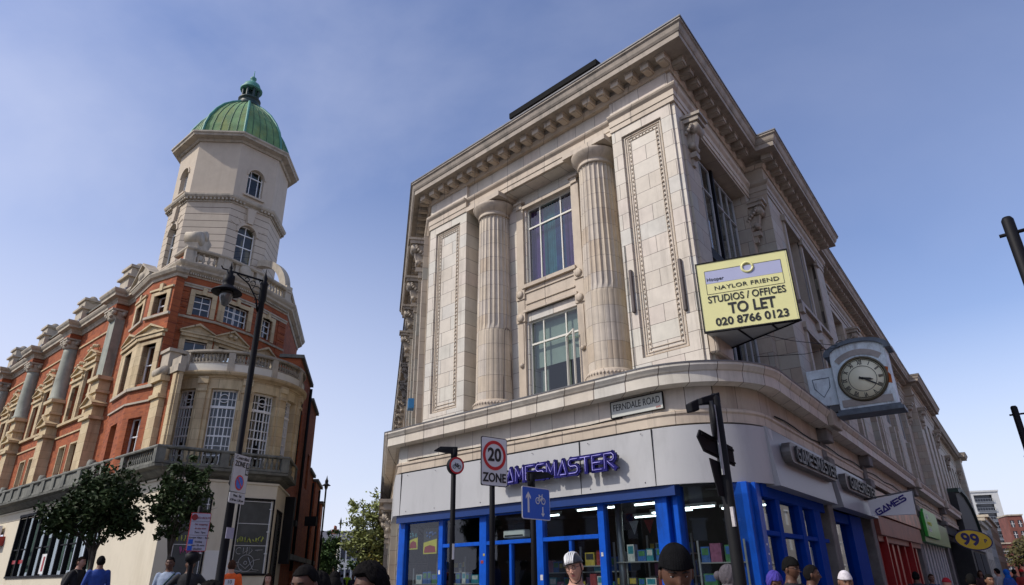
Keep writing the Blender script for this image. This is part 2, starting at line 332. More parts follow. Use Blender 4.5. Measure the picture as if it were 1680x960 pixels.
# ================================================================== CORNER BUILDING (pale faience)
def dirv(az): a = radians(az); return Vector((sin(a), cos(a), 0))
CB = thing('corner_building', (3.738, 11.928, 0), 'pale faience three storey corner building with two fluted columns above the games shop', 'building')
tin, tout = -FAm.t, FBm.t
# plan of upper walls at d=0 (travel: flank -> front -> side)
def upper_path():
    P = [FC.p(38, -.25, 0), FC.p(10, -.25, 0), FC.p(10, 0, 0), FC.p(0, 0, 0), FAm.p(0, 0, 0)]
    for v, d in ((5.35, 0), (5.35, .5), (12.05, .5), (12.05, 0), (36.1, 0), (36.1, .5), (47.2, .5), (47.2, 0), (73.2, 0), (73.2, .5), (75.8, .5), (75.8, -3)): P.append(FBm.p(v, d, 0))
    return P
def lower_path(extra=0):
    # ground storey line: front straight, rounded corner on the right
    P = [FC.p(34, 0, 0), FC.p(0, 0, 0)]
    P += spath(FAm.p(0, 0, 0), tin, tout, .95+extra, 40)
    P += [FBm.p(43.5, 0, 0)]
    return P
UP = upper_path(); LP_ = lower_path()
def side_split(path, k):   # parts of a path before / after the front corner
    return path[:k], path[k-1:]
iC = 4
corn_prof = [(-.3, 12.52), (.06, 12.52), (.09, 12.56), (.09, 12.64), (.54, 12.66), (.54, 12.80), (.56, 12.81), (.59, 12.86), (.62, 12.97), (.66, 13.0), (.66, 13.06), (-.3, 13.14)]
mb = MB(); mb.sweep(UP[:iC+1], corn_prof); 
# front part of cornice wants a proper mitre at the corner: one continuous sweep
mb = MB(); mb.sweep(UP, corn_prof); mb.build('cornice', corn, CB)
mb = MB()                                            # lead and dark top edge
mb.sweep(UP, [(.30, 13.105), (.67, 13.064), (.68, 13.05), (.685, 13.085), (.3, 13.16)]); mb.build('cornice_flashing', lead, CB)
arch_prof = lambda z: [(-.2, z), (.03, z), (.03, z+.14), (.05, z+.145), (.05, z+.30), (.08, z+.33), (.11, z+.36), (.13, z+.40), (.13, z+.43), (-.2, z+.44)]
mb = MB(); mb.sweep([FC.p(9.9, 0, 0), FC.p(0, 0, 0), FAm.p(6.93, 0, 0)][0:3], arch_prof(11.52)); mb.build('architrave', tM, CB)
mb = MB(); mb.sweep([FAm.p(1.74, 0, 0), FAm.p(.0, 0, 0), FBm.p(5.3, 0, 0)], arch_prof(11.52)); mb.build('architrave', tM, CB)
mb = MB(); mb.sweep([FAm.p(6.97, -.09, 0), FAm.p(1.7, -.09, 0)], arch_prof(11.52)); mb.build('architrave', tM, CB)
mb = MB(); mb.sweep([FBm.p(5.37, 0, 0), FBm.p(5.37, .5, 0), FBm.p(12.03, .5, 0), FBm.p(12.03, 0.02, 0)], arch_prof(11.52)); mb.sweep([FBm.p(12.05, 0, 0), FBm.p(36, 0, 0)], arch_prof(11.52))
mb.sweep([FBm.p(36.1, .02, 0), FBm.p(36.1, .5, 0), FBm.p(47.2, .5, 0), FBm.p(47.2, .02, 0)], arch_prof(11.52)); mb.sweep([FBm.p(47.3, 0, 0), FBm.p(73, 0, 0)], arch_prof(11.52)); mb.build('architrave', tMB, CB)
# modillions under the cornice
def modillions(F, a, b, step, d=0, w=.22):
    mb = MB(); n = max(1, int(round((b-a)/step))); 
    for i in range(n+1):
        u = a+(b-a)*i/n
        mb.poly(F.at(u-w/2), [(0, 12.50), (w, 12.50), (w, 12.655), (0, 12.655)], d+.08, d+.36)
        mb.box(F, u-w/2-.02, u+w/2+.02, d+.08, d+.38, 12.625, 12.66)
        mb.box(F, u-w/2+.04, u+w/2-.04, d+.08, d+.32, 12.475, 12.50)
    return mb
mb = modillions(FAm, .0, 8.62, .43); mb.build('modillions', tM, CB)
mb = modillions(FBm, .1, 4.55, .45)
for a, b, d in ((5.2, 12.1, .5), (12.9, 35.4, 0), (36, 47.2, .5), (48, 72.8, 0)):
    m2 = modillions(FBm, a, b, .45, d); mb.cut(); mb.add(m2.v, m2.f)
mb.build('modillions', tMB, CB)
mb = modillions(FC, .1, 9.9, .45); m2 = modillions(FC, 10.6, 37.5, .5, -.25); mb.cut(); mb.add(m2.v, m2.f); mb.build('modillions', tMB, CB)
# bed moulding
mb = MB(); mb.sweep(UP, [(-.1, 12.42), (.03, 12.42), (.06, 12.47), (.09, 12.52), (-.1, 12.52)]); mb.build('bed_mould', tM, CB)

# ---- front: piers with beaded panels
def pier(uL, uR):        # uL<uR
    m = MB(); pu0, pu1 = (uL+uR)/2-.375, (uL+uR)/2+.375
    wall_open(m, FAm, uL, uR, 5.16, 12.5, -.6, 0, [(pu0-.17, pu1+.17, 5.72, 11.28)])
    m.box(FAm, pu0-.2, pu1+.2, -.4, -.07, 5.6, 11.4)
    o = m.build('pier', tA, CB)
    m = MB()
    def ring(a, d0, d1, w):
        m.box(FAm, pu0-a-w, pu0-a, d0, d1, 5.88-a-w, 11.12+a+w); m.box(FAm, pu1+a, pu1+a+w, d0, d1, 5.88-a-w, 11.12+a+w)
        m.box(FAm, pu0-a, pu1+a, d0, d1, 11.12+a, 11.12+a+w); m.box(FAm, pu0-a, pu1+a, d0, d1, 5.88-a-w, 5.88-a)
    ring(.10, -.07, -.045, .03); ring(.045, -.07, -.05, .02); ring(-.035, -.07, -.05, .012)
    m.build('panel_moulding', tM, o)
    m = MB(); nb = 46
    for i in range(nb+1):
        z = 5.9+5.2*i/nb
        for u in (pu0, pu1): m.ball(FAm.p(u, -.058, z), .023, 6, 4, (1, 1, 1.4))
    for i in range(7):
        u = pu0+.1+(pu1-pu0-.2)*i/6
        m.ball(FAm.p(u, -.05, 11.12), .022, 6, 4)
    m.build('bead_moulding', tM, o)
    return o
pier(.10, 1.72); pier(6.95, 8.60)
# corner strips of faience (outer order of each pier, set back a little)
mb = MB(); mb.plan([xy(inter(FAm, -.05, FBm, -.002)), xy(FAm.p(.12, -.05, 0)), xy(FAm.p(.12, -.5, 0)), xy(FBm.p(.5, -.05, 0)), xy(FBm.p(.5, -.002, 0))], 5.16, 12.5); mb.build('pier', tA, CB)
# ---- recess wall with two windows
wu0, wu1 = 3.50, 5.10
mb = MB(); wall_open(mb, FAm, 1.7, 6.97, 5.16, 11.6, -1.4, -.55, [(wu0, wu1, 8.72, 11.03), (wu0, wu1, 5.3, 7.68)]); mb.build('recess_wall', tA, CB)
mb = MB(); mb.box(FAm, 1.72, 6.95, -1.4, -.14, 11.5, 12.5); mb.box(FAm, 1.72, 6.95, -1.38, -.09, 11.96, 12.5); mb.build('entablature', tFr, CB)
mb = MB()                                            # stone surround of windows
for u0, u1 in ((wu0-.30, wu0-.06), (wu1+.06, wu1+.30)):
    mb.box(FAm, u0, u1, -.56, -.48, 5.16, 11.1); mb.box(FAm, u0-.03, u1+.03, -.56, -.45, 8.32, 8.60); mb.box(FAm, u0-.03, u1+.03, -.56, -.45, 7.68, 7.92)
    for z in (8.46, 7.80): mb.lathe(FAm.p((u0+u1)/2, -.46, z), [(.11, 0), (.11, .04), (.07, .06), (.02, .07)], 14, axis=FAm.n)
    mb.box(FAm, u0+.04, u1-.04, -.56, -.46, 6.55, 7.62); mb.ball(FAm.p((u0+u1)/2, -.47, 6.52), .07, 8, 6)
    mb.box(FAm, u0+.02, u1-.02, -.56, -.44, 11.06, 11.22); mb.box(FAm, u0-.04, u1+.04, -.56, -.41, 11.22, 11.28)
mb.box(FAm, wu0-.06, wu1+.06, -.56, -.50, 7.92, 8.72); mb.box(FAm, wu0-.1, wu1+.1, -.56, -.42, 8.60, 8.70); mb.box(FAm, wu0-.1, wu1+.1, -.56, -.44, 7.92, 7.99)
mb.box(FAm, wu0-.02, wu1+.02, -.56, -.47, 8.14, 8.18); mb.box(FAm, wu0-.02, wu1+.02, -.56, -.47, 8.46, 8.50)
mb.box(FAm, wu0-.1, wu1+.1, -.56, -.46, 11.03, 11.12)
mb.build('window_surround', tM, CB)
def window(F, u0, u1, z0, z1, d, parent, fm, cols, trans=(), w=.05, name='window', th=.05, gl=glass):
    m = MB(); e = .001
    m.box(F, u0, u0+w, d-th, d, z0, z1); m.box(F, u1-w, u1, d-th, d, z0, z1); m.box(F, u0+w, u1-w, d-th, d, z1-w, z1); m.box(F, u0+w, u1-w, d-th, d, z0, z0+w)
    zt = [z0+w]+sorted(trans)+[z1-w]
    for t in trans: m.box(F, u0+w, u1-w, d-th+.004, d+.006, t-w/2, t+w/2)
    for c in cols:
        for a, b in zip(zt, zt[1:]):
            m.box(F, c-w*.36, c+w*.36, d-th+.006, d-.003, a+(w/2 if a != z0+w else 0), b-(w/2 if b != z1-w else 0))
    o = m.build(name, fm, parent)
    g = MB(); g.add([F.p(u0+w/2, d-th*.6, z0+w/2), F.p(u1-w/2, d-th*.6, z0+w/2), F.p(u1-w/2, d-th*.6, z1-w/2), F.p(u0+w/2, d-th*.6, z1-w/2)], [(0, 1, 2, 3)]); g.build('pane', gl, o, recalc=False)
    return o
w1 = window(FAm, wu0, wu1, 8.72, 11.03, -.62, CB, cream, [wu0+.42, wu0+1.15], [10.42], .045)
w2 = window(FAm, wu0, wu1, 5.3, 7.68, -.62, CB, cream, [wu0+.42, wu0+1.15], [7.05], .045)
curt = {}
for nm, c in (('blue', (.05, .12, .33)), ('teal', (.05, .22, .30)), ('purple', (.15, .07, .28))): curt[nm] = mat('curtain_'+nm, c, .9, .3, 4)
k = 0
for nm, a, b in (('purple', 0, .42), ('blue', .42, .75), ('teal', .75, 1.15), ('purple', 1.15, 1.6)):
    mb = MB(); n = 10; pts = [(wu0+a+(b-a)*i/n, -.78-.035*(i % 2)) for i in range(n+1)]
    vs = [FAm.p(u, d, z) for z in (8.6, 11.1) for u, d in pts]; mb.add(vs, [(i, i+1, n+2+i, n+1+i) for i in range(n)]); mb.build('curtain', curt[nm], w1, recalc=False)
blind = mat('pale_roller_blind', (.36, .42, .38), .8, .1)
mb = MB(); mb.box(FAm, wu0+.03, wu1-.03, -.80, -.785, 6.45, 7.62); mb.build('blind', blind, w2)
mb = MB(); mb.box(FAm, wu0+.5, wu0+.58, -.85, -.82, 5.3, 6.45); mb.box(FAm, wu0+1.25, wu0+1.5, -.9, -.86, 5.3, 6.4); mb.build('curtain', mat('grey_curtain', (.35, .38, .34), .9), w2)
# open casement of the lower window
cs = MB(); Fc = Frame(xy(FAm.p(wu0+.42, -.60, 0)), AZA-148, 1)
for q in ((0, .04, 5.36, 7.0), (.50, .54, 5.36, 7.0)): cs.box(Fc, q[0], q[1], -.02, .02, q[2], q[3])
cs.box(Fc, .04, .5, -.02, .02, 6.96, 7.0); cs.box(Fc, .04, .5, -.02, .02, 5.36, 5.4); oc = cs.build('casement', cream, w2)
# ---- columns
def column(u, d):
    c = FAm.p(u, d, 0); m = MB(); nfl = 24; per = 6; N = nfl*per; rows = []
    zb, zt = 5.66, 11.02
    hs = [zb+.0, zb+.02]+[zb+(zt-zb)*i/26 for i in range(1, 26)]+[zt-.02, zt]
    zmid = 7.72
    vs = []
    for z in hs:
        t = (z-zb)/(zt-zb); R = .500-.075*t**1.3
        dep = .032 if z > zmid else .010
        if z < zb+.01 or z > zt-.01: dep = 0
        for i in range(N):
            a = 2*pi*i/N; ph = (i % per)/per; k = 0 if ph == 0 else sin(pi*ph)**.6
            rr = R-dep*k if z > zmid else R-dep*(1-k)
            vs.append(c+Vector((cos(a)*rr, sin(a)*rr, z)))
    fs = [(j*N+i, j*N+(i+1) % N, (j+1)*N+(i+1) % N, (j+1)*N+i) for j in range(len(hs)-1) for i in range(N)]
    m.add(vs, fs, False)
    rt_ = CB
    o = m.build('column', colm, CB)
    m = MB(); m.lathe(c, [(.45, 10.98), (.46, 11.0), (.46, 11.04), (.44, 11.05), (.44, 11.10), (.47, 11.12), (.54, 11.19), (.60, 11.28), (.61, 11.33), (.57, 11.37), (.3, 11.38)], 40)
    s_ = .66; m.box(FAm, u-s_, u+s_, d-s_, d+.50, 11.38, 11.52); m.build('capital', tM, o)
    m = MB(); m.lathe(c, [(.3, 5.16), (.62, 5.17), (.62, 5.30), (.57, 5.34), (.57, 5.44), (.55, 5.50), (.56, 5.54), (.56, 5.62), (.53, 5.66), (.51, 5.68), (.3, 5.69)], 40); m.build('base', tM, o)
    m = MB()
    for i in range(44):
        a = 2*pi*i/44; m.ball(c+Vector((cos(a)*.565, sin(a)*.565, 5.58)), .026, 6, 4, (1, 1, 1.2))
        m.ball(c+Vector((cos(a)*.575, sin(a)*.575, 5.39)), .026, 5, 4, (.7, .7, 1.9))
    m.build('base_ornament', tM, o)
FCL = [(0, (.47, .38, .28)), (.3, (.53, .45, .345)), (.6, (.50, .44, .37)), (1, (.56, .48, .37))]
colm = block_mat('faience_column', AZA, FCL, w=.31, h=.42, streak=.45, noise=.15, offs=0, mortar=.004)
column(2.50, -.34); column(6.13, -.34)
# iron bracket bars fixed to the right pier
for u in (1.50, .30):
    mb = MB(); mb.box(FAm, u, u+.07, .0, .07, 6.75 if u > 1 else 6.45, 7.75 if u > 1 else 7.6); mb.build('iron_bar', mat('rusty_grey_iron', (.10, .08, .075), .7, .3), CB, bevel=.01)

# ---- core, roof
core = [xy(FC.p(38, -1.2, 0)), xy(inter(FC, -1.2, FAm, -1.3)), xy(inter(FAm, -1.3, FBm, -1.1)), xy(FBm.p(75.6, -1.1, 0)), xy(FBm.p(75.6, -14, 0)), xy(FC.p(38, -14, 0))]
mb = MB(); mb.plan(core, 5.0, 12.6); mb.build('core', dark, CB)
roofp = [xy(FC.p(38, -.3, 0)), xy(inter(FC, 0, FAm, -.1)), xy(FAm.p(.1, -.1, 0)), xy(FBm.p(75.6, -.1, 0)), xy(FBm.p(75.6, -14, 0)), xy(FC.p(38, -14, 0))]
mb = MB(); mb.plan(roofp, 12.56, 12.98); mb.build('roof', lead, CB)
# penthouse roof peeping over the cornice
mb = MB(); mb.box(FAm, 3.15, 6.0, -4.5, -1.6, 12.9, 15.25); mb.build('penthouse', mat('red_brick_plant_room', (.28, .12, .08), .8), CB)
mb = MB(); mb.box(FAm, 2.80, 6.30, -4.7, -1.2, 15.22, 15.42); mb.build('penthouse_roof', mat('matt_roof_felt', (.02, .02, .02), 1, .1, spec=.05), CB)

# ---- ledge and frieze of ground storey
ledge_prof = [(.3, 4.83), (.62, 4.83), (.66, 4.80), (.90, 4.82), (.90, 5.02), (.93, 5.04), (.95, 5.07), (.99, 5.12), (.99, 5.17), (.3, 5.20)]
LPf = [LP_[0], LP_[1]]+LP_[2:11]; LPs = LP_[10:]
mb = MB(); mb.sweep(LP_, ledge_prof); mb.build('ledge', block_mat('faience_ledge', 84.75, FA, w=.50, h=40, streak=.45, mortar=.008), CB)
mb = MB(); mb.sweep(LP_, [(-.3, 5.19), (1.0, 5.165), (1.01, 5.19), (-.3, 5.225)]); mb.build('ledge_capping', lead, CB)
# split frieze so joints run along each wall
def frz(path, m):
    mb = MB(); mb.sweep(path, [(.2, 4.30), (.57, 4.30), (.57, 4.83), (.2, 4.83)]); mb.build('frieze', m, CB)
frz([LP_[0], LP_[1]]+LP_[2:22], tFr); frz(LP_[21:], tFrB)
mb = MB(); mb.sweep(LP_, [(.2, 4.14), (.60, 4.14), (.60, 4.30), (.63, 4.33), (.63, 4.37), (.58, 4.40), (.2, 4.40)]); mb.build('string_course', tM, CB)
# ---- fascia
fas = [FC.p(3.0, 0, 0), LP_[1]]+LP_[2:]
def cut_path(P, vmax):      # side path cut at v
    return P[:-1]+[FBm.p(vmax, 0, 0)]
fprof = [(.40, 3.10), (.66, 3.08), (.64, 4.10), (.40, 4.10)]
f1 = [FC.p(2.2, 0, 0), LP_[1]]+LP_[2:]; f1 = f1[:-1]+[FBm.p(.68, 0, 0)]
mb = MB(); mb.sweep(f1, fprof); fasc = mb.build('fascia', alu, CB)
mb = MB()
for u in (1.02, 2.72, 8.55):
    mb.box(FAm, u, u+.012, .63, .664, 3.085, 4.1)
mb.box(FAm, 1.3, 8.6, .55, .64, 4.105, 4.135); mb.build('panel_joint', black, fasc)
def tilted(F, v0, v1, d0, d1, z0, z1, th, m, name, parent):
    mb = MB(); mb.prism([F.p(v0, d0-th, z0), F.p(v1, d0-th, z0), F.p(v1, d1-th, z1), F.p(v0, d1-th, z1)], [F.p(v0, d0, z0), F.p(v1, d0, z0), F.p(v1, d1, z1), F.p(v0, d1, z1)]); return mb.build(name, m, parent)
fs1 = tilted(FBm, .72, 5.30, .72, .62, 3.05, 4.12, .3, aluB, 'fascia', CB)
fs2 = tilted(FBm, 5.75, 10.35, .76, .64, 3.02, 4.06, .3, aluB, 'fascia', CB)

# ---- stroke lettering of the shop name
GL = {'G': [[(1, 1), (.25, 1), (0, .8), (0, .2), (.25, 0), (1, 0), (1, .5), (.55, .5)]], 'A': [[(0, 0), (.62, 1), (1, 0)], [(.3, .0), (1, .0)]], 'M': [[(0, 0), (0.02, 1), (.5, .3), (.98, 1), (1, 0)]],
      'E': [[(1, 1), (0, 1), (0, 0), (1, 0)], [(0, .5), (.9, .5)]], 'S': [[(1, 1), (.2, 1), (0, .85), (0, .65), (.2, .5), (.8, .5), (1, .35), (1, .15), (.8, 0), (0, 0)]],
      'T': [[(0, 1), (1.1, 1)], [(.55, 1), (.55, 0)]], 'R': [[(0, 0), (0, 1), (.8, 1), (1, .85), (1, .65), (.8, .5), (.3, .5), (1, 0)]]}
def strokes(word, pos, right, upv, H, Wd, gap, r, mt, parent, name='lettering', depth=None, slant=0, n=6):
    right = Vector(right).normalized(); upv = Vector(upv).normalized(); nn = right.cross(upv); mb = MB(); x = 0
    tot = len(word)*(Wd+gap)-gap
    for ch in word:
        for st in GL[ch]:
            P = [Vector(pos)+right*(x-tot/2+a*Wd+slant*(b-.5)*H)+upv*((b-.5)*H) for a, b in st]
            if depth:
                for p, q in zip(P, P[1:]):
                    t = (q-p).normalized(); s_ = nn.cross(t)*r; p2, q2 = p-t*r, q+t*r
                    mb.prism([p2+s_, q2+s_, q2-s_, p2-s_], [v+nn*depth for v in (p2+s_, q2+s_, q2-s_, p2-s_)])
            else: mb.tube(P, r, n)
        x += Wd+gap
    return mb.build(name, mt, parent)
neon = mat('violet_neon_tube', (.45, .42, .8), .3, .02, emis=((.35, .30, 1.0), .22))
lblue = mat('dark_blue_letter_face', (.010, .008, .12), .5, .05, spec=.2)
lback = mat('letter_steel', (.10, .10, .11), .4, .05, metal=.6)
posL = FAm.p(3.30, .83, 3.60); rA = -FAm.t; Z = Vector((0, 0, 1))
strokes('GAMESMASTER', posL, rA, Z, .28, .218, .072, .040, lblue, fasc, depth=.05)
strokes('GAMESMASTER', posL+FAm.n*.07, rA, Z, .27, .214, .076, .006, neon, fasc, 'neon_tube')
strokes('GAMESMASTER', posL-FAm.n*.10, rA, Z, .25, .208, .082, .018, lback, fasc, 'letter_return', depth=.085)
steel = mat('brushed_steel_letters', (.13, .125, .12), .45, .3, metal=.4)
for fs_, v, z in ((fs1, 3.35, 3.72), (fs2, 8.2, 3.66)):
    m = MB(); h = .19; Wd = 1.75
    pts = [(v-Wd-.12+.16*cos(a), z+h*sin(a)) for a in [pi/2+pi*i/8 for i in range(9)]]+[(v+Wd, z-h), (v+Wd, z+h)]
    m.poly(FBm, pts, .68, .84); m.build('letter_backing', steel, fs_)
    strokes('GAMESMASTER', FBm.p(v, .845, z), FBm.t, Z,   .24, .22, .09, .024, mat('dull_steel_letter_face', (.05, .05, .052), .45, .1, metal=.3), fs_, depth=.04)

# ---- shopfront, front side
SH = MB()
ZT = 2.92
def post(F, u0, u1, d0=.30, d1=.46, z0=.02, z1=ZT, m=SH): m.box(F, u0, u1, d0, d1, z0, z1)
for a, b in ((7.10, 7.25), (5.62, 5.84), (3.95, 4.15), (2.38, 2.53)): post(FAm, a, b)
SH.box(FAm, .9, 8.7, .31, .45, .02, .40); SH.box(FAm, 1.05, 8.7, .28, .44, ZT-.04, 3.1)
for a, b in ((5.84, 7.10), (4.15, 5.62), (2.53, 3.95)): SH.box(FAm, a, b, .33, .455, 2.27, 2.35)
for u in (3.25, 4.9): SH.box(FAm, u-.035, u+.035, .34, .44, .4, 2.27)
SH.build('shopfront_frame', blue, CB, bevel=.006)
cornerP = FAm.p(.95, .45, 0); cornerQ = FBm.p(.35, .45, 0)
mb = MB()
for k_, (u0, u1) in enumerate(((.95, 1.20), (.76, .86))): post(FAm, u0, u1, .25-.06*k_, .50-.05*k_, .02, 3.08, mb)
post(FAm, .86, .95, .2, .36, .02, 3.08, mb)
mb.box(FBm, -.05, .14, .10, .36, .02, 3.08); mb.box(FBm, .16, .42, .2, .44, .02, 3.08)
mb.build('corner_posts', blue, CB, bevel=.01)
mb = MB(); mb.box(FAm, .7, 8.75, .42, .60, 2.90, 3.12); mb.build('shutter_box', blued, CB)
# left return: roller shutter on the flank
mb = MB()
for i in range(26): mb.box(FC, .25, 3.0, .36, .40+(.012 if i % 2 else 0), .1+i*.115, .1+(i+1)*.115)
mb.build('roller_shutter', mat('grey_roller_shutter', (.30, .31, .34), .45, .1, metal=.4), CB)
mb = MB(); mb.box(FAm, 8.55, 8.80, .30, .47, .02, 3.1); mb.box(FC, .0, .25, .25, .46, .02, 3.1); mb.build('corner_posts', blue, CB, bevel=.01)
# panes
def pane(F, u0, u1, z0, z1, d, parent, name='shop_window'):
    g = MB(); g.add([F.p(u0, d, z0), F.p(u1, d, z0), F.p(u1, d, z1), F.p(u0, d, z1)], [(0, 1, 2, 3)]); return g.build(name, glass, parent, recalc=False)
for a, b in ((7.25, 8.55), (5.84, 7.10), (4.15, 5.62), (2.53, 3.95), (1.20, 2.38)):
    pane(FAm, a, b, .4, ZT-.04, .38, CB)
Fk = Frame(xy(FAm.p(.72, .34, 0)), math.degrees(atan2((FBm.p(-.2, .3, 0)-FAm.p(.72, .34, 0)).x, (FBm.p(-.2, .3, 0)-FAm.p(.72, .34, 0)).y)), -1)
lk = (FBm.p(-.2, .3, 0)-FAm.p(.72, .34, 0)).length
pane(Fk, 0, lk, .3, 3.05, 0, CB)
# soffit above shopfront + plain underside, room
mb = MB(); fl = [xy(FC.p(3.0, .38, 0)), xy(inter(FC, .38, FAm, .60)), xy(FAm.p(1.5, .60, 0)), xy(FAm.p(.6, .3, 0)), xy(FBm.p(.5, .3, 0)), xy(FBm.p(1.3, .5, 0)), xy(FBm.p(10.6, .5, 0)), xy(FBm.p(10.6, -6, 0)), xy(FC.p(7, -4, 0))]
mb.plan(fl, 3.10, 3.3); mb.build('ceiling', room, CB)
mb = MB(); mb.plan([xy(FC.p(38, -1.0, 0)), xy(inter(FC, .25, FAm, .3)), xy(FAm.p(1.6, .3, 0)), xy(FAm.p(.3, -.3, 0)), xy(FBm.p(.4, -.2, 0)), xy(FBm.p(1.6, .3, 0)), xy(FBm.p(43.4, .3, 0)), xy(FBm.p(43.4, -7, 0)), xy(FC.p(38, -7, 0))], 3.32, 5.02); mb.build('core', dark, CB)
mb = MB(); mb.plan(fl, .0, .03); mb.build('shop_floor', mat('grey_shop_floor', (.12, .12, .12), .5), CB)
mb = MB(); mb.box(FAm, 0.5, 9, -4.2, -4.0, .03, 3.1); mb.box(FBm, 5.35, 5.5, -6, .3, .03, 3.1); mb.box(FC, 3.0, 3.1, -5, .3, .03, 3.1); mb.build('back_wall', room, CB)
# ---- shopfront, side street: two blue bays
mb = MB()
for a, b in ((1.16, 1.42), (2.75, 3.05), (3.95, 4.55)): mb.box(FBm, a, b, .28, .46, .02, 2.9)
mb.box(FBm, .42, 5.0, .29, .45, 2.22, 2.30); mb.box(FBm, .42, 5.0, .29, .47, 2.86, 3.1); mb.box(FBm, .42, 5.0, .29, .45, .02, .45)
mb.box(FBm, 7.9, 9.4, .10, .44, .02, 3.0); mb.box(FBm, 5.9, 7.9, .2, .4, 2.75, 3.0); mb.build('shopfront_frame', mat('shaded_blue_paint', (.001, .035, .26), .7, .1, spec=.05), CB, bevel=.006)  # side frames: shop blue darkened in colour for the shaded street face
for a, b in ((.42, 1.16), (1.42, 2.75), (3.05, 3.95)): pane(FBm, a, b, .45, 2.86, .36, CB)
pane(FBm, 6.1, 7.9, .1, 2.75, .30, CB)
mb = MB()
for a, b, dd in ((5.30, 5.78, .62), (10.35, 10.85, .66), (20.6, 21.3, .66), (32.4, 33.2, .66)):
    mb.cut(); mb.box(FBm, a, b, .0, dd-.12, .02, 3.2); mb.box(FBm, a, b, 0, dd, 3.2, 4.83)
    mb.box(FBm, a-.06, b+.06, .3, dd+.12, 3.9, 4.14); mb.box(FBm, a-.03, b+.03, .3, dd+.2, 4.5, 4.8)
mb.build('shop_pilaster', mat('grimy_grey_stone', (.15, .14, .13), .8, .3, 3), CB, bevel=.02)
# ledge breaks forward over pilasters
mb = MB()
for v in (5.55, 21, 33): mb.cut(); mb.box(FBm, v-.45, v+.45, .9, 1.04, 4.80, 5.2)
mb.build('ledge_block', tMB, CB, bevel=.02)
# red shop and green shop
redm = mat('red_gloss_shopfront', (.30, .010, .010), .35, .15); redb = mat('brown_red_fascia', (.20, .05, .03), .5, .4, 2); redg = mat('gold_red_sign', (.30, .08, .03), .4, .8, 1.5)
mb = MB(); mb.box(FBm, 10.9, 20.5, .3, .66, 2.62, 3.15); mb.box(FBm, 10.9, 20.5, .3, .55, 2.45, 2.62); mb.build('red_shop_fascia', redb, CB)
mb = MB(); mb.box(FBm, 10.9, 20.5, .3, .72, 3.18, 3.9); mb.build('red_shop_sign', redg, CB)
mb = MB()
for v in (11.2, 12.6, 13.9, 15.0, 16.6, 18.2, 19.6): mb.cut(); mb.box(FBm, v, v+.35, .1, .45, .02, 2.45)
for v in (11.9, 17.3): mb.cut(); mb.box(FBm, v, v+.16, .3, .62, .02, 2.6)
mb.build('red_shop_door', redm, CB)
mb = MB(); mb.box(FBm, 10.9, 20.5, -.2, .2, .02, 2.5); mb.build('red_shop_interior', mat('red_shop_dark', (.05, .012, .010), .6, .6, 2), CB)
mb = MB(); mb.box(FBm, 21.4, 32.3, .3, .70, 2.75, 3.75); gs = mb.build('green_shop_sign', mat('green_shop_fascia', (.03, .16, .02), .4, .4, 1), CB)
mb = MB(); pts = [(21.5, 2.95), (26.2, 2.95), (26.5, 3.1), (26.5, 3.9), (26.2, 4.06), (21.8, 4.06), (21.5, 3.9)]; mb.poly(FBm, pts, .72, .84); mb.build('green_sign_panel', mat('bright_green_panel', (.03, .34, .03), .35, .05), CB)
for s_, z, m_ in (('job', 3.78, white), ('centre', 3.52, mat('sign_yellow', (.6, .6, .03), .5)), ('plus', 3.26, white)):
    text(s_, .30, FBm.p(22.2, .85, z), FBm.t, Z, m_, gs, align='LEFT', sx=1.9)
mb = MB()
for i in range(9): mb.cut(); mb.box(FBm, 21.6+i*1.2, 21.6+i*1.2+.62, .15, .42, .02, 2.75)
mb.build('grey_shop_shutter', mat('pale_grey_panel_door', (.34, .35, .36), .6, .1), CB); mb = MB(); mb.box(FBm, 21.4, 32.3, -.1, .12, .02, 2.75); mb.build('green_shop_interior', dark, CB)
mb = MB(); mb.box(FBm, 5.8, 43.3, -.3, -.12, .02, 3.3); mb.box(FBm, 10.9, 43, .15, .5, 3.6, 4.3); mb.build('backing_wall', dark, CB)
# lattice transom windows over the ledge frieze of side shops
# ---- flank: pilasters with consoles
def console(mb, F, u, d, z, w=.34, s=1.0):
    mb.cut()
    mb.box(F, u-w*.62, u+w*.62, d, d+.42*s, z, z+.12*s); mb.box(F, u-w*.72, u+w*.72, d, d+.48*s, z+.12*s, z+.2*s)
    c = F.p(u-w/2, d+.26*s, z-.14*s); mb.lathe(c, [(.14*s, 0), (.14*s, w)], 14, axis=F.t)
    c = F.p(u-w*.42, d+.15*s, z-.62*s); mb.lathe(c, [(.085*s, 0), (.085*s, w*.84)], 12, axis=F.t)
    mb.poly(F.at(0), [(u-w*.4, z-.62*s), (u+w*.4, z-.62*s), (u+w*.4, z), (u-w*.4, z)], d, d+.16*s)
    mb.prism([F.p(u-w*.3, d, z-.75*s), F.p(u-w*.3, d+.20*s, z-.62*s), F.p(u-w*.3, d+.30*s, z-.2*s), F.p(u-w*.3, d, z-.1*s)], [F.p(u+w*.3, d, z-.75*s), F.p(u+w*.3, d+.20*s, z-.62*s), F.p(u+w*.3, d+.30*s, z-.2*s), F.p(u+w*.3, d, z-.1*s)])
    mb.box(F, u-w*.3, u+w*.3, d, d+.22*s, z-.92*s, z-.78*s); mb.box(F, u-w*.2, u+w*.2, d, d+.12*s, z-1.12*s, z-.92*s)
    for sg in (-1, 1):
        for i in range(7):
            a = i/6*pi; mb.ball(F.p(u+sg*(w*.55+.05*sin(a)), d+.08+.14*cos(a)*s, z-.1-.42*s*i/6), .055*s, 6, 5)
mb = MB()
wall_open(mb, FC, -.0, 10, 5.16, 12.5, -1.1, 0, [(1.2, 3.1, 5.5, 11.4), (3.9, 5.8, 5.5, 11.4), (6.6, 8.6, 5.5, 11.4)])
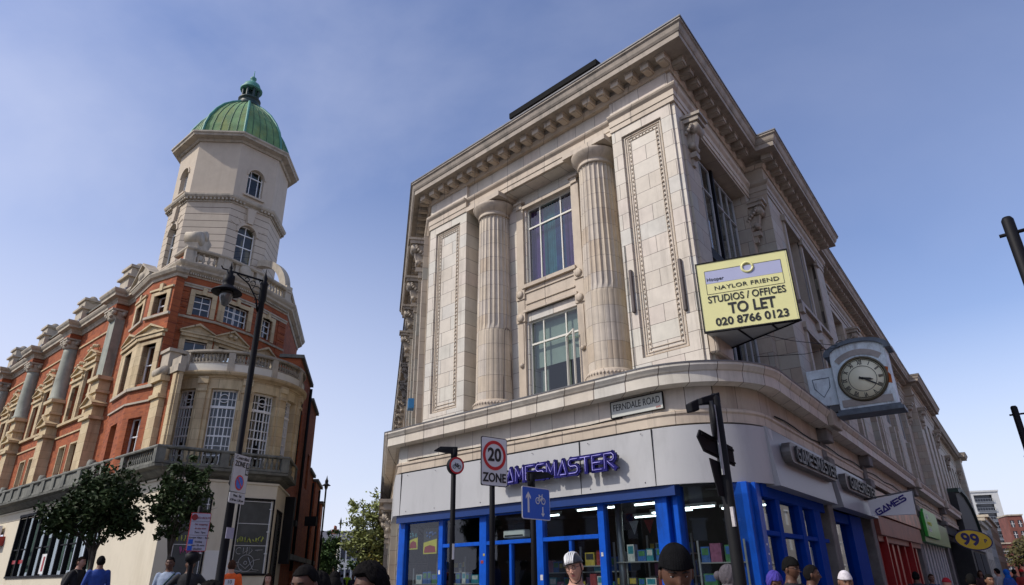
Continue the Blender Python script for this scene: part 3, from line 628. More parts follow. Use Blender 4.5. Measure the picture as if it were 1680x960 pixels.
wall_open(mb, FC, 10, 38, 5.16, 12.5, -1.15, -.25, [(11+3.3*i, 13+3.3*i, 5.5, 11.4) for i in range(8)])
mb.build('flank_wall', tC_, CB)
mb = MB()
for s0 in (.62, 3.5, 6.2, 9.2): mb.cut(); mb.box(FC, s0-.3, s0+.3, 0, .16, 5.16, 11.52)
for i in range(9): mb.cut(); mb.box(FC, 10.2+3.3*i, 10.85+3.3*i, -.25, -.05, 5.16, 11.5)
mb.build('flank_pilaster', tC_, CB)
mb = MB()
for s0 in (.62, 3.5, 6.2, 9.2): console(mb, FC, s0, .16, 11.28)
for i in range(9): console(mb, FC, 10.52+3.3*i, -.05, 11.28)
mb.build('console', tMB, CB)
for a, b in [(1.2, 3.1), (3.9, 5.8), (6.6, 8.6)]:
    window(FC, a, b, 5.5, 11.4, -.35, CB, steelf, [(a+b)/2], [8.5, 7.0])
for i in range(8):
    window(FC, 11+3.3*i, 13+3.3*i, 5.5, 11.4, -.6, CB, steelf, [12+3.3*i], [8.5])
mb = MB(); mb.box(FC, 2.1, 2.5, .16, .34, 6.45, 6.75); mb.build('blue_box', mat('small_blue_box', (.05, .25, .5), .5), CB)
# flank ground storey
mb = MB(); wall_open(mb, FC, 3.0, 34, .02, 4.3, -.5, .45, [(4.2, 6.4, .3, 3.4), (9, 12, .3, 3.4), (15, 18, .3, 3.4), (21, 24, .3, 3.4)]); mb.box(FC, 3.3, 3.95, .45, .62, .02, 4.3); mb.box(FC, 6.6, 7.3, .45, .62, .02, 4.3); mb.box(FC, 7.8, 8.8, .45, .75, .02, 4.3)
mb.build('flank_base', tC_, CB)
mb = MB(); mb.box(FC, 3.1, 8.9, .45, .9, 3.55, 3.75); mb.box(FC, 3.0, 9.0, .45, 1.02, 3.75, 3.85); mb.build('porch_cornice', tM, CB)
mb = MB(); console(mb, FC, 3.6, .6, 3.5, .3, .8); console(mb, FC, 7.0, .6, 3.5, .3, .8); mb.build('console', tMB, CB)

# ---- side walls above ledge
SB = MB(); SR = MB()
def bside(v0, v1, d, ops, back=-1.1): wall_open(SB, FBm, v0, v1, 5.16, 12.5, back, d, ops)
bside(.45, 5.34, 0, [(1.02, 4.95, 5.2, 11.45)])
op2 = [(6.8, 8.5, 8.72, 11.1), (8.85, 10.55, 8.72, 11.1), (6.8, 8.5, 5.5, 7.7), (8.85, 10.55, 5.5, 7.7)]
bside(5.36, 12.04, .5, [(6.7, 10.65, 8.65, 11.3), (6.7, 10.65, 5.4, 7.75)])
ops3 = []
for i in range(4):
    a = 13.5+5.6*i; ops3 += [(a, a+3.9, 5.2, 11.3)]
bside(12.06, 36.08, 0, ops3)
bside(36.12, 47.18, .5, [(38+3.1*i, 39.4+3.1*i, 5.5, 10.8) for i in range(3)])
bside(47.2, 73.2, 0, [(48.5+3.4*i, 50.2+3.4*i, 5.5, 10.8) for i in range(7)])
bside(73.2, 75.8, .5, [])
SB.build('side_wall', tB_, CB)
# returns facing the camera get their own courses
def ret(v, d0, d1, z0, z1): SR.cut(); SR.box(FBm, v-.012, v+.03, d0, d1+.004, z0, z1)
ret(5.36, .004, .498, 5.2, 12.45); ret(36.12, .004, .498, 5.2, 12.45); ret(4.95, -.5, -.004, 5.2, 11.45)
for i in range(4): ret(17.4+5.6*i, -.5, -.004, 5.2, 11.3)
SR.build('wall_return', tR, CB)
# windows of the side
win = window(FBm, 1.02, 3.0, 8.7, 11.35, -.36, CB, steelf, [], [], .07); 
def sidewin(v0, v1, z0, z1, d, n, tr):
    window(FBm, v0, v1, z0, z1, d, CB, steelf, [], [], .09)
    o = window(FBm, v0+.1, v1-.1, z0+.1, z1-.1, d+.03, CB, mat('grey_white_glazing_bar', (.42, .42, .42), .5), [v0+.1+(v1-v0-.2)*i/n for i in range(1, n)], tr, .03)
bpy.data.objects.remove(win.children[0]); bpy.data.objects.remove(win)
sidewin(1.02, 3.05, 8.6, 11.4, -.36, 3, [10.5]); sidewin(3.15, 4.93, 8.6, 11.4, -.36, 3, [10.5])
sidewin(1.02, 3.05, 5.3, 8.2, -.36, 3, [7.3]); sidewin(3.15, 4.93, 5.3, 8.2, -.36, 3, [7.3])
mb = MB(); mb.box(FBm, 1.02, 4.94, -.5, -.20, 8.2, 8.6); mb.box(FBm, 3.05, 3.15, -.5, -.28, 5.2, 11.4); mb.box(FBm, 1.02, 4.94, -.5, -.12, 8.2, 8.27); mb.build('spandrel', black, CB)
for (a, b, c, d) in op2: sidewin(a, b, c, d, .12, 2, [c+(d-c)*.68])
mb = MB(); mb.box(FBm, 8.5, 8.85, .0, .46, 5.4, 11.3); mb.box(FBm, 6.7, 6.8, 0, .4, 5.4, 11.3); mb.box(FBm, 10.55, 10.65, 0, .4, 5.4, 11.3)
for u in (6.75, 8.68, 10.6):
    mb.box(FBm, u-.14, u+.14, .5, .60, 8.3, 8.55); mb.box(FBm, u-.14, u+.14, .5, .60, 7.75, 8.0); mb.box(FBm, u-.10, u+.10, .5, .56, 6.6, 7.75); mb.box(FBm, u-.16, u+.16, .5, .62, 11.2, 11.4); mb.box(FBm, u-.10, u+.10, .5, .55, 8.55, 11.2)
mb.box(FBm, 6.6, 10.75, .5, .60, 8.55, 8.66); mb.box(FBm, 6.6, 10.75, .5, .58, 7.76, 7.84); mb.box(FBm, 6.6, 10.75, .5, .58, 11.3, 11.38); mb.build('window_surround', tMB, CB)
for i in range(4):
    a = 13.5+5.6*i
    for q in range(2): sidewin(a+1.95*q, a+1.9+1.95*q, 8.6, 11.3, -.3, 2, [10.5]); sidewin(a+1.95*q, a+1.9+1.95*q, 5.3, 8.1, -.3, 2, [7.2])
mb = MB()
for i in range(4):
    a = 13.5+5.6*i; mb.cut(); mb.box(FBm, a, a+3.9, -.5, -.15, 8.1, 8.6)
mb.build('spandrel', tMB, CB)
mb = MB()
for i in range(4):
    a = 13.5+5.6*i
    for u in (a+1.3, a+2.6): mb.cut(); mb.box(FBm, u-.16, u+.16, -.25, .10, 5.2, 8.3)
mb.build('mullion_pier', tB_, CB)
mb = MB(); console(mb, FBm, .55, 0, 11.05, .36, .95); console(mb, FBm, 5.15, 0, 11.05, .30, .95)
for i in range(5): console(mb, FBm, 12.75+5.6*i, 0, 11.05, .5, 1)
for v in (37, 46, 48, 60, 72): console(mb, FBm, v, .5 if v < 47 else 0, 11.0, .6, 1)
mb.build('console', tMB, CB)
# cap & base block of the corner pilaster
mb = MB(); mb.box(FBm, .18, .95, .0, .06, 5.2, 11.05); mb.build('corner_pilaster', tB_, CB)
mb = MB(); mb.box(FBm, .04, 1.0, 0, .26, 5.92, 6.05); mb.box(FBm, .06, .98, 0, .18, 5.5, 5.92); mb.build('pilaster_base', tM, CB, bevel=.03)
# chimney stacks / parapet blocks along the side roof
mb = MB()
for v, h in ((30, 15.2), (36.5, 15.4)):
    mb.cut(); mb.box(FBm, v, v+2.2, -1.6, -.1, 13, h); mb.box(FBm, v-.15, v+2.35, -1.75, .05, h-.9, h-.65); mb.box(FBm, v-.15, v+2.35, -1.75, .05, h-.18, h)
mb.cut(); mb.box(FBm, 50, 52, -1.5, -.1, 13, 14.6)
mb.build('parapet_stack', tR, CB, bevel=.03)
mb = MB(); mb.box(FBm, 36.6, 46.7, -1, .0, 13.0, 13.7); mb.box(FBm, 5.8, 11.6, -1, 0, 13, 13.3); mb.build('parapet', tB_, CB)

# ================================================================== RED BRICK BUILDING WITH THE DOMED TOWER
E0, E1 = (-11.39, 21.09), (-8.09, 23.87)
FL = Frame(E0, -49.57, 1)
def FR(a, b):
    a = Vector((a[0], a[1], 0)); b = Vector((b[0], b[1], 0)); t = b-a; f = Frame(xy(a), math.degrees(atan2(t.x, t.y)), -1); f.len = t.length; return f
CH = FR(E0, E1); FE = Frame(E1, -11.3, -1)
RB = thing('brick_building', (-11.39, 21.09, 0), 'red brick building with round sandstone bay and octagonal tower under a green copper dome', 'building')
# ground storey
cA, cB = inter(FL, -.6, CH, -.3), inter(CH, -.3, FE, -.3)
cu = (cA-CH.p(0, -.3, 0)).dot(CH.t); BU = (1.0-cu, 1.95-cu, 2.90-cu, 4.06-cu)
mb = MB(); wall_open(mb, FL, (cA-FL.p(0, -.6, 0)).dot(FL.t)+.0, 46, 0, 4.72, -1.0, -.6, [(5.1, 15.2, 1.95, 4.42), (17.5, 24, .5, 3.9), (27, 33, .5, 3.9)])
wall_open(mb, FR(xy(cA), xy(cB)), 0, (cB-cA).length, 0, 4.72, -.4, 0, [(BU[0], BU[1], 1.85, 4.25), (BU[2], BU[3], 1.85, 4.19)])
wall_open(mb, Frame(xy(cB), -11.3, -1), 0, 3.2, 0, 4.72, -.4, 0, [(.5, 1.7, 1.4, 3.9)])
mb.build('ground_wall', render_, RB)
Fg = FR(xy(cA), xy(cB)); Fh = Frame(xy(cB), -11.3, -1)
mb = MB(); mb.sweep([FL.p(46, -.6, 0), cA, cB, Fh.p(3.2, 0, 0)], [(0.001, 4.68), (.05, 4.70), (.05, 4.76), (0.001, 4.78)]); mb.build('wall_moulding', render_, RB)
mb = MB(); mb.sweep([FL.p(46, -.6, 0), FL.p(.9, -.6, 0)], [(0.001, 4.34), (.012, 4.34), (.012, 4.36), (0.001, 4.36)]); mb.build('wall_line', mat('grey_joint', (.2, .18, .15), .8), RB)
mb = MB(); mb.box(Fg, BU[1]+.08, BU[2]-.08, 0, .012, 0, 2.55); mb.box(Fg, BU[3]+.08, (cB-cA).length-.01, 0, .012, 0, 2.55); mb.build('painted_dado', render2, RB)
# long shop window
mb = MB()
for i in range(11):
    u = 5.1+10.05*i/10; mb.box(FL, u, u+.10, -.72, -.55, 1.95, 4.42)
mb.box(FL, 5.0, 15.3, -.72, -.54, 4.42, 4.52); mb.box(FL, 5.0, 15.3, -.72, -.54, 1.87, 1.95)
for i in range(10):
    if i % 3 != 1: mb.box(FL, 5.2+i*1.005, 6.1+i*1.005, -.71, -.60, 3.0, 3.05)
sw = mb.build('shop_window', black, RB); pane(FL, 5.1, 15.2, 1.95, 4.42, -.68, sw, 'pane')
mb = MB()
for i, c in enumerate((0, 1, 0, 1, 1, 0, 1, 0, 1, 0)):
    if c: mb.box(FL, 5.25+i*1.005, 6.05+i*1.005, -.86, -.84, 2.1, 3.4+.4*(i % 3))
mb.build('window_blind', mat('pale_green_blind', (.20, .27, .25), .8, .2), sw)
mb = MB(); mb.box(FL, 10.4, 11.5, -.66, -.64, 2.0, 2.75); mb.build('white_notice', white, sw)
mb = MB(); mb.box(FL, 10.65, 10.85, -.635, -.63, 2.1, 2.65); mb.box(FL, 13.2, 15, -.635, -.63, 2.45, 2.6); mb.build('red_notice', redm, sw)
mb = MB(); mb.box(FL, 17, 24.5, -.8, -.30, 3.3, 3.7); mb.build('shop_fascia', redm, RB); mb = MB(); mb.box(FL, 17.5, 24, -.5, -.35, 3.75, 4.2); mb.build('shop_sign', white, RB)
# boarded windows with graffiti on the chamfer
board = mat('grey_window_board', (.06, .065, .062), .5, .3, 2)
yel = mat('yellow_spray_paint', (.45, .48, .10), .7, .3, 6); pinkp = mat('pink_spray_paint', (.5, .12, .28), .7, .2, 6); whs = mat('white_spray_paint', (.4, .4, .4), .7, .1)
def graf(parent, pos, r, u_, pts, w, m):
    mb = MB(); P = [pos+r*a+u_*b for a, b in pts]; mb.tube(P, w, 5); return mb.build('graffiti', m, parent)
for u0, u1, z0, z1, k_ in ((BU[0], BU[1], 1.85, 4.25, 0), (BU[2], BU[3], 1.85, 4.19, 1)):
    mb = MB(); mb.box(Fg, u0, u1, -.12, -.06, z0, z1); bo = mb.build('window_board', board, RB)
    mb = MB()
    for a, b, c, d in ((u0-.05, u0, z0-.05, z1+.05), (u1, u1+.05, z0-.05, z1+.05), (u0, u1, z1, z1+.05), (u0, u1, z0-.07, z0)): mb.box(Fg, a, b, -.05, .03, c, d)
    mb.build('window_frame', black, bo)
    mb = MB()
    mb.box(Fg, u0+.04, u0+.06, -.06, -.04, z0, z1); mb.box(Fg, u1-.06, u1-.04, -.06, -.04, z0, z1); mb.box(Fg, u0, u1, -.06, -.045, z1-.06, z1-.04); mb.box(Fg, u0, u1, -.06, -.05, z0+1.56, z0+1.575); mb.box(Fg, u0, u1, -.06, -.05, z0+.86, z0+.875)
    for z in (z0+1.3, z0+.6, z1-.3): mb.box(Fg, u1-.10, u1+.02, -.05, -.02, z, z+.03)
    mb.build('bars', white, bo)
    rr = Fg.t; o_ = Fg.p(u0, -.05, z0)
    rnd = random.Random(3+k_)
    for j in range(9):
        x = .14+j*.1; pts = [(x+rnd.uniform(-.04, .05), .95+rnd.uniform(0, .22)) for _ in range(5)]; graf(bo, o_, rr, Z, pts, .016, yel)
    if k_ == 0:
        for j in range(7):
            x = .3+j*.1; graf(bo, o_, rr, Z, [(x+rnd.uniform(-.05, .05), .55+rnd.uniform(0, .28)) for _ in range(5)], .016, pinkp)
    else:
        def arc(cx_, cy_, r, a, b, n=12): return [(cx_+r*cos(radians(a+(b-a)*i/n)), cy_+r*sin(radians(a+(b-a)*i/n))) for i in range(n+1)]
        for pts in (arc(.22, .70, .10, 60, 300), [(.36, .80), (.36, .62), (.5, .72)], [(.48, .82), (.48, .6)], [(.56, .6), (.56, .82), (.66, .72), (.56, .6)], [(.75, .72), (1.0, .74)], [(.82, .7), (.86, .74)], arc(.5, .32, .26, 20, 380, 18), arc(.25, .2, .15, 80, 330), [(.3, .3), (.5, .15), (.72, .4), (.95, .45)], [(.55, .5), (.75, .12), (.95, .1)], arc(.48, .33, .05, 0, 360), [(.1, .12), (.4, .05), (.9, .05)]):
            graf(bo, o_, rr, Z, pts, .011, whs)
mb = MB(); mb.box(Fh, .5, 1.7, -.1, -.04, 1.4, 3.9); bo = mb.build('window_board', board, RB); mb = MB()
for a, b, c, d in ((.44, .5, 1.35, 3.95), (1.7, 1.76, 1.35, 3.95), (.5, 1.7, 3.9, 3.95), (.5, 1.7, 1.35, 1.4)): mb.box(Fh, a, b, -.05, .04, c, d)
mb.build('window_frame', black, bo)
# balcony ledge and lower balustrade
LE = [FL.p(46, 0, 0), Vector((*E0, 0)), Vector((*E1, 0)), FE.p(2.6, 0, 0)]
mb = MB(); mb.sweep(LE, [(-.62, 4.78), (-.45, 4.80), (-.25, 4.92), (-.20, 4.98), (0.02, 5.02), (.04, 5.10), (-.6, 5.14)]); mb.build('balcony_ledge', stoned, RB)
mb = MB(); mb.sweep(LE, [(-.18, 5.12), (.0, 5.12), (.0, 5.20), (-.18, 5.20)]); mb.sweep(LE, [(-.20, 5.60), (.03, 5.60), (.05, 5.64), (.03, 5.69), (-.2, 5.69)])
def baluster(mb, c, z0, z1, r=.06, n=6, f=1):
    h = z1-z0; mb.lathe((c.x, c.y, z0), [(r*.8, 0), (r*.8, .08*h), (r*.5, .16*h), (r*1.1, .36*h), (r*.85, .52*h), (r*.4, .74*h), (r*.75, .84*h), (r*.5, .9*h), (r*.85, h)], n)
def row(mb, F, u0, u1, d, z0, z1, step=.17, r=.06, n=6):
    k = int((u1-u0)/step)
    for i in range(1, k): baluster(mb, F.p(u0+(u1-u0)*i/k, d, 0), z0, z1, r, n)
row(mb, CH, .25, 4.1, -.09, 5.2, 5.6); row(mb, FE, .2, 2.5, -.09, 5.2, 5.6); row(mb, FL, .25, 2.6, -.09, 5.2, 5.6)
for F, us in ((CH, (.1, 2.1, 4.2)), (FL, (.12, 2.8, 4.6)), (FE, (2.5,))):
    for u in us: mb.box(F, u-.14, u+.14, -.2, .02, 5.13, 5.62)
row(mb, FL, 2.95, 4.45, -.09, 5.2, 5.6)
for k_ in range(7):
    u = 5.4+5.65*k_
    mb.box(FL, u, u+5.5, -.17, -.03, 5.13, 5.6); 
    for q in (0, 1.5, 3.2, 4.4): mb.box(FL, u+q-.2, u+q+.2, -.2, .03, 5.13, 5.72)
    mb.lathe(FL.p(u+.75, -.2, 5.7), [(.22, 0), (.22, .2)], 14, axis=FL.n)
mb.build('balcony_balustrade', stoned, RB)
# first floor wall of wing and pavilion
def pedm(mb, F, uc, w, z, h, d0, d1, open_=False):
    mb.poly(F, [(uc-w/2, z), (uc+w/2, z), (uc+w/2, z+.07), (uc-w/2, z+.07)], d0, d1)
    mb.poly(F, [(uc-w/2-.02, z+.071), (uc+w/2+.02, z+.071), (uc, z+.071+h)], d0, d1-.08)
    for sg in (-1, 1): mb.poly(F, [(uc+sg*w/2, z+.07), (uc+sg*(w/2+.04), z+.09), (uc, z+.15+h), (uc, z+.06+h)], d0, d1+.03)
WIN = []
for k_ in range(7):
    u = 8.2+5.65*k_
    WIN += [(u+1.75, u+2.75, 5.95, 7.25), (u+3.25, u+4.15, 5.95, 7.25), (u+1.9, u+2.8, 8.4, 10.5), (u+3.2, u+4.1, 8.4, 9.95)]
mb = MB(); wall_open(mb, FL, 5.5, 47, 5.12, 12.8, -1.1, -.6, WIN); mb.box(FL, 2.6, 5.5, -1.2, -.62, 8.3, 12.8); mb.box(FL, 1.9, 5.5, -.9, -.62, 5.12, 8.3); mb.box(FL, 6.2, 47, -1.3, -.62, 13.2, 13.95); mb.build('brick_wall', brk, RB)
mb = MB()
for k_ in range(7):
    u = 8.2+5.65*k_
    for z in (7.68, 12.05): mb.box(FL, u+.6, u+5.0, -.6, -.54, z, z+.07)
    mb.box(FL, u+.6, u+5.0, -.6, -.46, 8.22, 8.34)
    for (a, b, c, d) in ((u+1.9, u+2.8, 8.4, 10.5), (u+3.2, u+4.1, 8.4, 9.95)):
        mb.box(FL, a-.24, a, -.6, -.48, c-.1, d+.2); mb.box(FL, b, b+.24, -.6, -.48, c-.1, d+.2); mb.box(FL, a, b, -.6, -.48, d, d+.2)
        mb.box(FL, a-.32, b+.32, -.6, -.40, d+.2, d+.32); pedm(mb, FL, (a+b)/2, b-a+.6, d+.5, .28, -.6, -.38)
        mb.box(FL, a-.2, a-.05, -.6, -.44, d+.32, d+.5); mb.box(FL, b+.05, b+.2, -.6, -.44, d+.32, d+.5)
        for q in range(5): mb.ball(FL.p(a-.1+(b-a+.2)*q/4, -.44, d+.95+.14*(1-abs(q-2)/2)), .09, 6, 5)
    for (a, b, c, d) in ((u+1.75, u+2.75, 5.95, 7.25), (u+3.25, u+4.15, 5.95, 7.25)): mb.box(FL, a, a+.07, -.75, -.57, c, d); mb.box(FL, b-.07, b, -.75, -.57, c, d); mb.box(FL, a+.07, b-.07, -.75, -.57, d-.07, d)
mb.build('window_surround', sand, RB)
for i, (a, b, c, d) in enumerate(WIN): window(FL, a+.08, b-.08, c, d-.06, -.82, RB, white, [(a+b)/2], [c+(d-c)*.55] if i % 4 > 1 else [c+.45, c+.85], .05)
mb = MB(); mb.box(FL, 5.7, 47, -1.6, -1.3, 5.2, 12.8); mb.build('core', dark, RB)
# giant pilasters with columns
mb = MB(); mc = MB(); mcap = MB()
for k_ in range(7):
    u = 8.2+5.65*k_
    mb.cut(); mc.cut(); mcap.cut(); mb.box(FL, u-.42, u+.42, -.6, -.16, 5.12, 8.3); mb.box(FL, u-.58, u+.58, -.6, -.04, 7.75, 7.88); pedm(mb, FL, u, 1.3, 8.3, .35, -.6, -.02)
    mb.box(FL, u-.42, u+.42, -.6, -.16, 8.38, 9.4); mb.box(FL, u-.6, u+.6, -.6, -.02, 9.4, 9.55); mb.box(FL, u-.55, u+.55, -.6, -.08, 8.85, 8.95)
    if k_ == 0:
        mc.box(FL, u-.36, u+.36, -.6, -.22, 9.6, 12.2)
    else: mc.lathe(FL.p(u, -.45, 0), [(.44, 9.55), (.44, 9.66), (.38, 9.72), (.37, 10.5), (.335, 11.9), (.33, 12.2)], 20)
    c = FL.p(u, -.42, 0)
    mcap.lathe(c, [(.34, 12.1), (.40, 12.2), (.36, 12.3), (.46, 12.42), (.42, 12.5)], 14); mcap.box(FL, u-.48, u+.48, -.6, .02, 12.5, 12.58)
    for sg in (-1, 1): mcap.ball(FL.p(u+sg*.40, -.1, 12.40), .12, 8, 6); mcap.ball(FL.p(u+sg*.42, -.5, 12.40), .12, 8, 6); mcap.ball(FL.p(u+sg*.18, -.06, 12.26), .08, 6, 5)
mb.build('lower_pilaster', sand, RB); mc.build('column', stoneg, RB); mcap.build('capital', stone, RB)
mb = MB()
for k_ in range(7):
    u = 8.2+5.65*k_; mb.cut(); mb.box(FL, u-.45, u+.45, -.6, -.1, 12.58, 12.8)
mb.build('entablature_block', brk, RB)
wp = []
for k_ in range(6, -1, -1):
    u = 8.2+5.65*k_; wp += [FL.p(u+.5, -.6, 0), FL.p(u+.5, -.15, 0), FL.p(u-.5, -.15, 0), FL.p(u-.5, -.6, 0)]
wp = [FL.p(47, -.6, 0)]+wp+[FL.p(6.4, -.6, 0)]
mb = MB(); mb.sweep(wp, [(-.2, 12.8), (.05, 12.8), (.08, 12.9), (.12, 12.95), (.12, 13.0), (.30, 13.05), (.30, 13.15), (.36, 13.22), (.40, 13.3), (.40, 13.36), (-.2, 13.42)]); mb.build('wing_cornice', stone, RB)
mb = MB(); mb.box(FL, 6.2, 47, -1.35, -.55, 13.95, 14.02); mb.build('parapet_coping', stoned, RB)
mb = MB(); mt = MB()
for k_ in range(7):
    u = 8.3+5.65*k_
    mb.cut(); mt.cut(); mb.box(FL, u-.5, u+.5, -1.1, -.35, 13.38, 14.2); mb.box(FL, u-.62, u+.62, -1.2, -.22, 14.2, 14.3); mb.box(FL, u-.48, u+.48, -1.1, -.38, 14.3, 14.68); mb.box(FL, u-.56, u+.56, -1.15, -.3, 14.68, 14.8)
    mb.lathe(FL.p(u-.5, -.7, 14.76), [(.2, 0), (.2, 1.0)], 12, axis=FL.t)
    mt.box(FL, u-.52, u+.52, -1.1, -.3, 13.38, 13.66)
mb.build('parapet_stack', stone, RB); mt.build('stack_lead_apron', lead, RB)
mb = MB(); mb.plan([xy(FL.p(47, -1, 0)), xy(FL.p(6, -1, 0)), xy(FL.p(6, -7, 0)), xy(FL.p(47, -10, 0))], 13.0, 13.4); mb.build('roof', lead, RB)
# canted bay
q0, q1, q2, q3, q4 = FL.p(5.72, -.6, 0), FL.p(5.6, -.15, 0), FL.p(3.5, .05, 0), FL.p(2.1, -.25, 0), FL.p(2.05, -.6, 0)
Fa, Fb = FR(xy(q1), xy(q2)), FR(xy(q2), xy(q3))
for F in (Fa, Fb):
    L_ = F.len; c = L_/2; w1_ = .42 if F is Fa else .38
    ops = [(c-w1_, c+w1_, 5.7, 7.0), (c-w1_, c+w1_, 8.25, 9.75), (c-w1_, c+w1_, 11.0, 11.75)]
    mb = MB(); wall_open(mb, F, 0.002, L_-.002, 5.12, 12.4, -.35, 0, ops); mb.build('bay_wall', brk, RB)
    mb = MB()
    for (a, b, cc, dd), x in zip(ops[1:], (.28, .20)):
        mb.box(F, a-x, a, -.3, .05, cc-.1, dd+.14); mb.box(F, b, b+x, -.3, .05, cc-.1, dd+.14); mb.box(F, a, b, -.3, .05, dd, dd+.14)
    if F is Fa: mb.box(F, c+w1_+.28, L_, 0, .05, 8.15, 9.95); mb.box(F, 0, c-w1_-.28, 0, .05, 8.15, 9.95)
    else: mb.box(F, 0, c-w1_-.28, 0, .05, 8.15, 9.95)
    pedm(mb, F, c, w1_*2+.9, 10.1, .28, 0, .16); mb.box(F, 0, L_, 0, .12, 9.95, 10.08); mb.box(F, c-.1, c+.1, 0, .1, 11.9, 12.2); mb.box(F, c-.7, c+.7, 0, .08, 11.95, 12.03)
    mb.build('window_surround', sand, RB)
    mb = MB(); mb.box(F, 0, L_, 0, .10, 8.02, 8.13); mb.box(F, 0, L_, 0, .06, 7.5, 7.57); mb.box(F, c-.75, c+.75, 0, .09, 10.82, 10.92); mb.build('string_course', stone, RB)
    for (a, b, cc, dd) in ops: window(F, a, b, cc, dd, -.2, RB, white, [(a+b)/2], [cc+(dd-cc)*.5], .045)
bp = [q0, q1, q2, q3, q4]
mb = MB(); mb.sweep(bp, [(-.3, 12.4), (.04, 12.4), (.07, 12.5), (.16, 12.55), (.22, 12.66), (.22, 12.72), (-.3, 12.78)]); pedm(mb, Fa, Fa.len/2-.1, 2.5, 12.72, .75, -.2, .25)
mb.ball(Fa.p(Fa.len/2-.1, .12, 13.0), .2, 10, 8, (1, 1, 1.3)); mb.build('bay_cornice', stone, RB)
mb = MB(); mb.box(FL, 5.5, 5.66, -1, -.2, 5.12, 12.4); mb.build('brick_wall', brk, RB)
# arch rings over bay ground windows and pier next to bow
mb = MB(); mb.box(FL, 1.36, 2.02, -.6, -.22, 5.12, 8.1); mb.box(FL, 1.30, 2.08, -.6, -.14, 7.5, 7.65); mb.box(FL, 1.28, 2.10, -.6, -.10, 8.1, 8.3)
mb.build('corner_pier', sand, RB)
mb = MB(); mb.box(FL, 1.10, 2.1, -.58, -.42, 5.12, 8.34); mb.build('brick_wall', brk, RB)
mb = MB(); mb.box(FL, .62, 1.10, -.58, -.44, 5.12, 8.34); mb.box(FL, .70, .98, -.44, -.38, 5.12, 8.3); mb.build('bow_pilaster', sand, RB)
mb = MB(); mb.box(FL, .58, 1.3, -.6, -.34, 8.34, 8.6); mb.box(FL, .6, 1.3, -.6, -.4, 8.6, 8.9); mb.build('parapet_pedestal', stone, RB)
mb = MB(); mb.box(FL, 1.36, 2.0, -.7, -.28, 8.3, 9.2); mb.box(FL, 1.30, 2.06, -.95, -.22, 9.2, 9.32); mb.lathe(FL.p(1.3, -.22, 8.47), [(.17, 0), (.17, .75)], 12, axis=FL.t); mb.build('parapet_pedestal', stone, RB)
# ---- bow
BC = Vector((-11.15, 25.25, 0))
def bp_(r, a):
    r += .5; return BC+Vector((sin(radians(a))*r, -cos(radians(a))*r, 0))
def arc_wall(mb, r0, r1, a0, a1, z0, z1, ops=(), st=3.0):
    az_ = sorted(set([a0, a1]+[a for o in ops for a in o[:2]])); zs = sorted(set([z0, z1]+[z for o in ops for z in o[2:4]]))
    for a, b in zip(az_, az_[1:]):
        for c, d in zip(zs, zs[1:]):
            if any(o[0] <= a+1e-4 and o[1] >= b-1e-4 and o[2] <= c+1e-4 and o[3] >= d-1e-4 for o in ops): continue
            n = max(1, int((b-a)/st)); A = [a+(b-a)*i/n for i in range(n+1)]
            vs = []
            for q in A: vs += [bp_(r1, q)+Z*c, bp_(r1, q)+Z*d, bp_(r0, q)+Z*d, bp_(r0, q)+Z*c]
            fs = [(i*4+k, i*4+(k+1) % 4, i*4+4+(k+1) % 4, i*4+4+k) for i in range(n) for k in range(4)]+[(0, 1, 2, 3), (n*4+3, n*4+2, n*4+1, n*4)]
            mb.add(vs, fs)
BW = [(-19.5, -3.5), (8.5, 28.5), (40.5, 60.5), (72, 88)]
mb = MB(); arc_wall(mb, 1.75, 2.12, -75, 128, 5.12, 8.36, [(a, b, 5.3, 7.95) for a, b in BW]); mb.build('bow_wall', sand, RB)
mb = MB()
for a in (-26, 2.5, 34.4, 66.2, 97):
    w = 3.2; mb.cut(); arc_wall(mb, 2.12, 2.20, a-w, a+w, 5.12, 8.3); arc_wall(mb, 2.12, 2.25, a-w-.6, a+w+.6, 7.82, 7.92); arc_wall(mb, 2.12, 2.26, a-w-.6, a+w+.6, 8.1, 8.35); arc_wall(mb, 2.12, 2.24, a-w-.8, a+w+.8, 5.12, 5.6)
mb.build('bow_pilaster', sand, RB)
brkS = mat('bow_red_brick', (.42, .10, .04), .85, .15); mb = MB(); arc_wall(mb, 2.121, 2.135, -44, -33, 5.2, 8.1); mb.build('brick_strip', brkS, RB)
for a, b in BW:
    m = MB(); n = 6; r0_, r1_ = 1.84, 1.90; e = 1.2
    for i in range(n+1):
        q = a+(b-a)*i/n; w = .8 if i in (0, n) else (.9 if i in (2, 4) else .45); qa = min(max(q, a+w/2+.01), b-w/2-.01)
        if i == 3: arc_wall(m, r0_, r1_, qa-w/2, qa+w/2, 6.1, 7.37)
        else: arc_wall(m, r0_, r1_, qa-w/2, qa+w/2, 5.3, 7.95)
    for z, h in ((5.3, .05), (5.62, .03), (5.95, .03), (6.28, .05), (6.60, .03), (6.95, .03), (7.28, .09), (7.60, .03), (7.89, .06)): arc_wall(m, r0_-.003, r1_+.003 if h < .06 else r1_+.02, a, b, z, z+h)
    cc = bp_(1.91, (a+b)/2)+Z*7.64; nn = (bp_(2, (a+b)/2)-BC).normalized()
    P = [cc+nn.cross(Z)*(.15*cos(t))+Z*(.15*sin(t)) for t in [2*pi*i/16 for i in range(17)]]; m.tube(P, .018, 5)
    o = m.build('bow_window', white, RB)
    g = MB(); n = 6; vs = [bp_(1.86, a+(b-a)*i/n)+Z*z for z in (5.3, 7.95) for i in range(n+1)]; g.add(vs, [(i, i+1, n+2+i, n+1+i) for i in range(n)]); g.build('pane', glass, o, recalc=False)
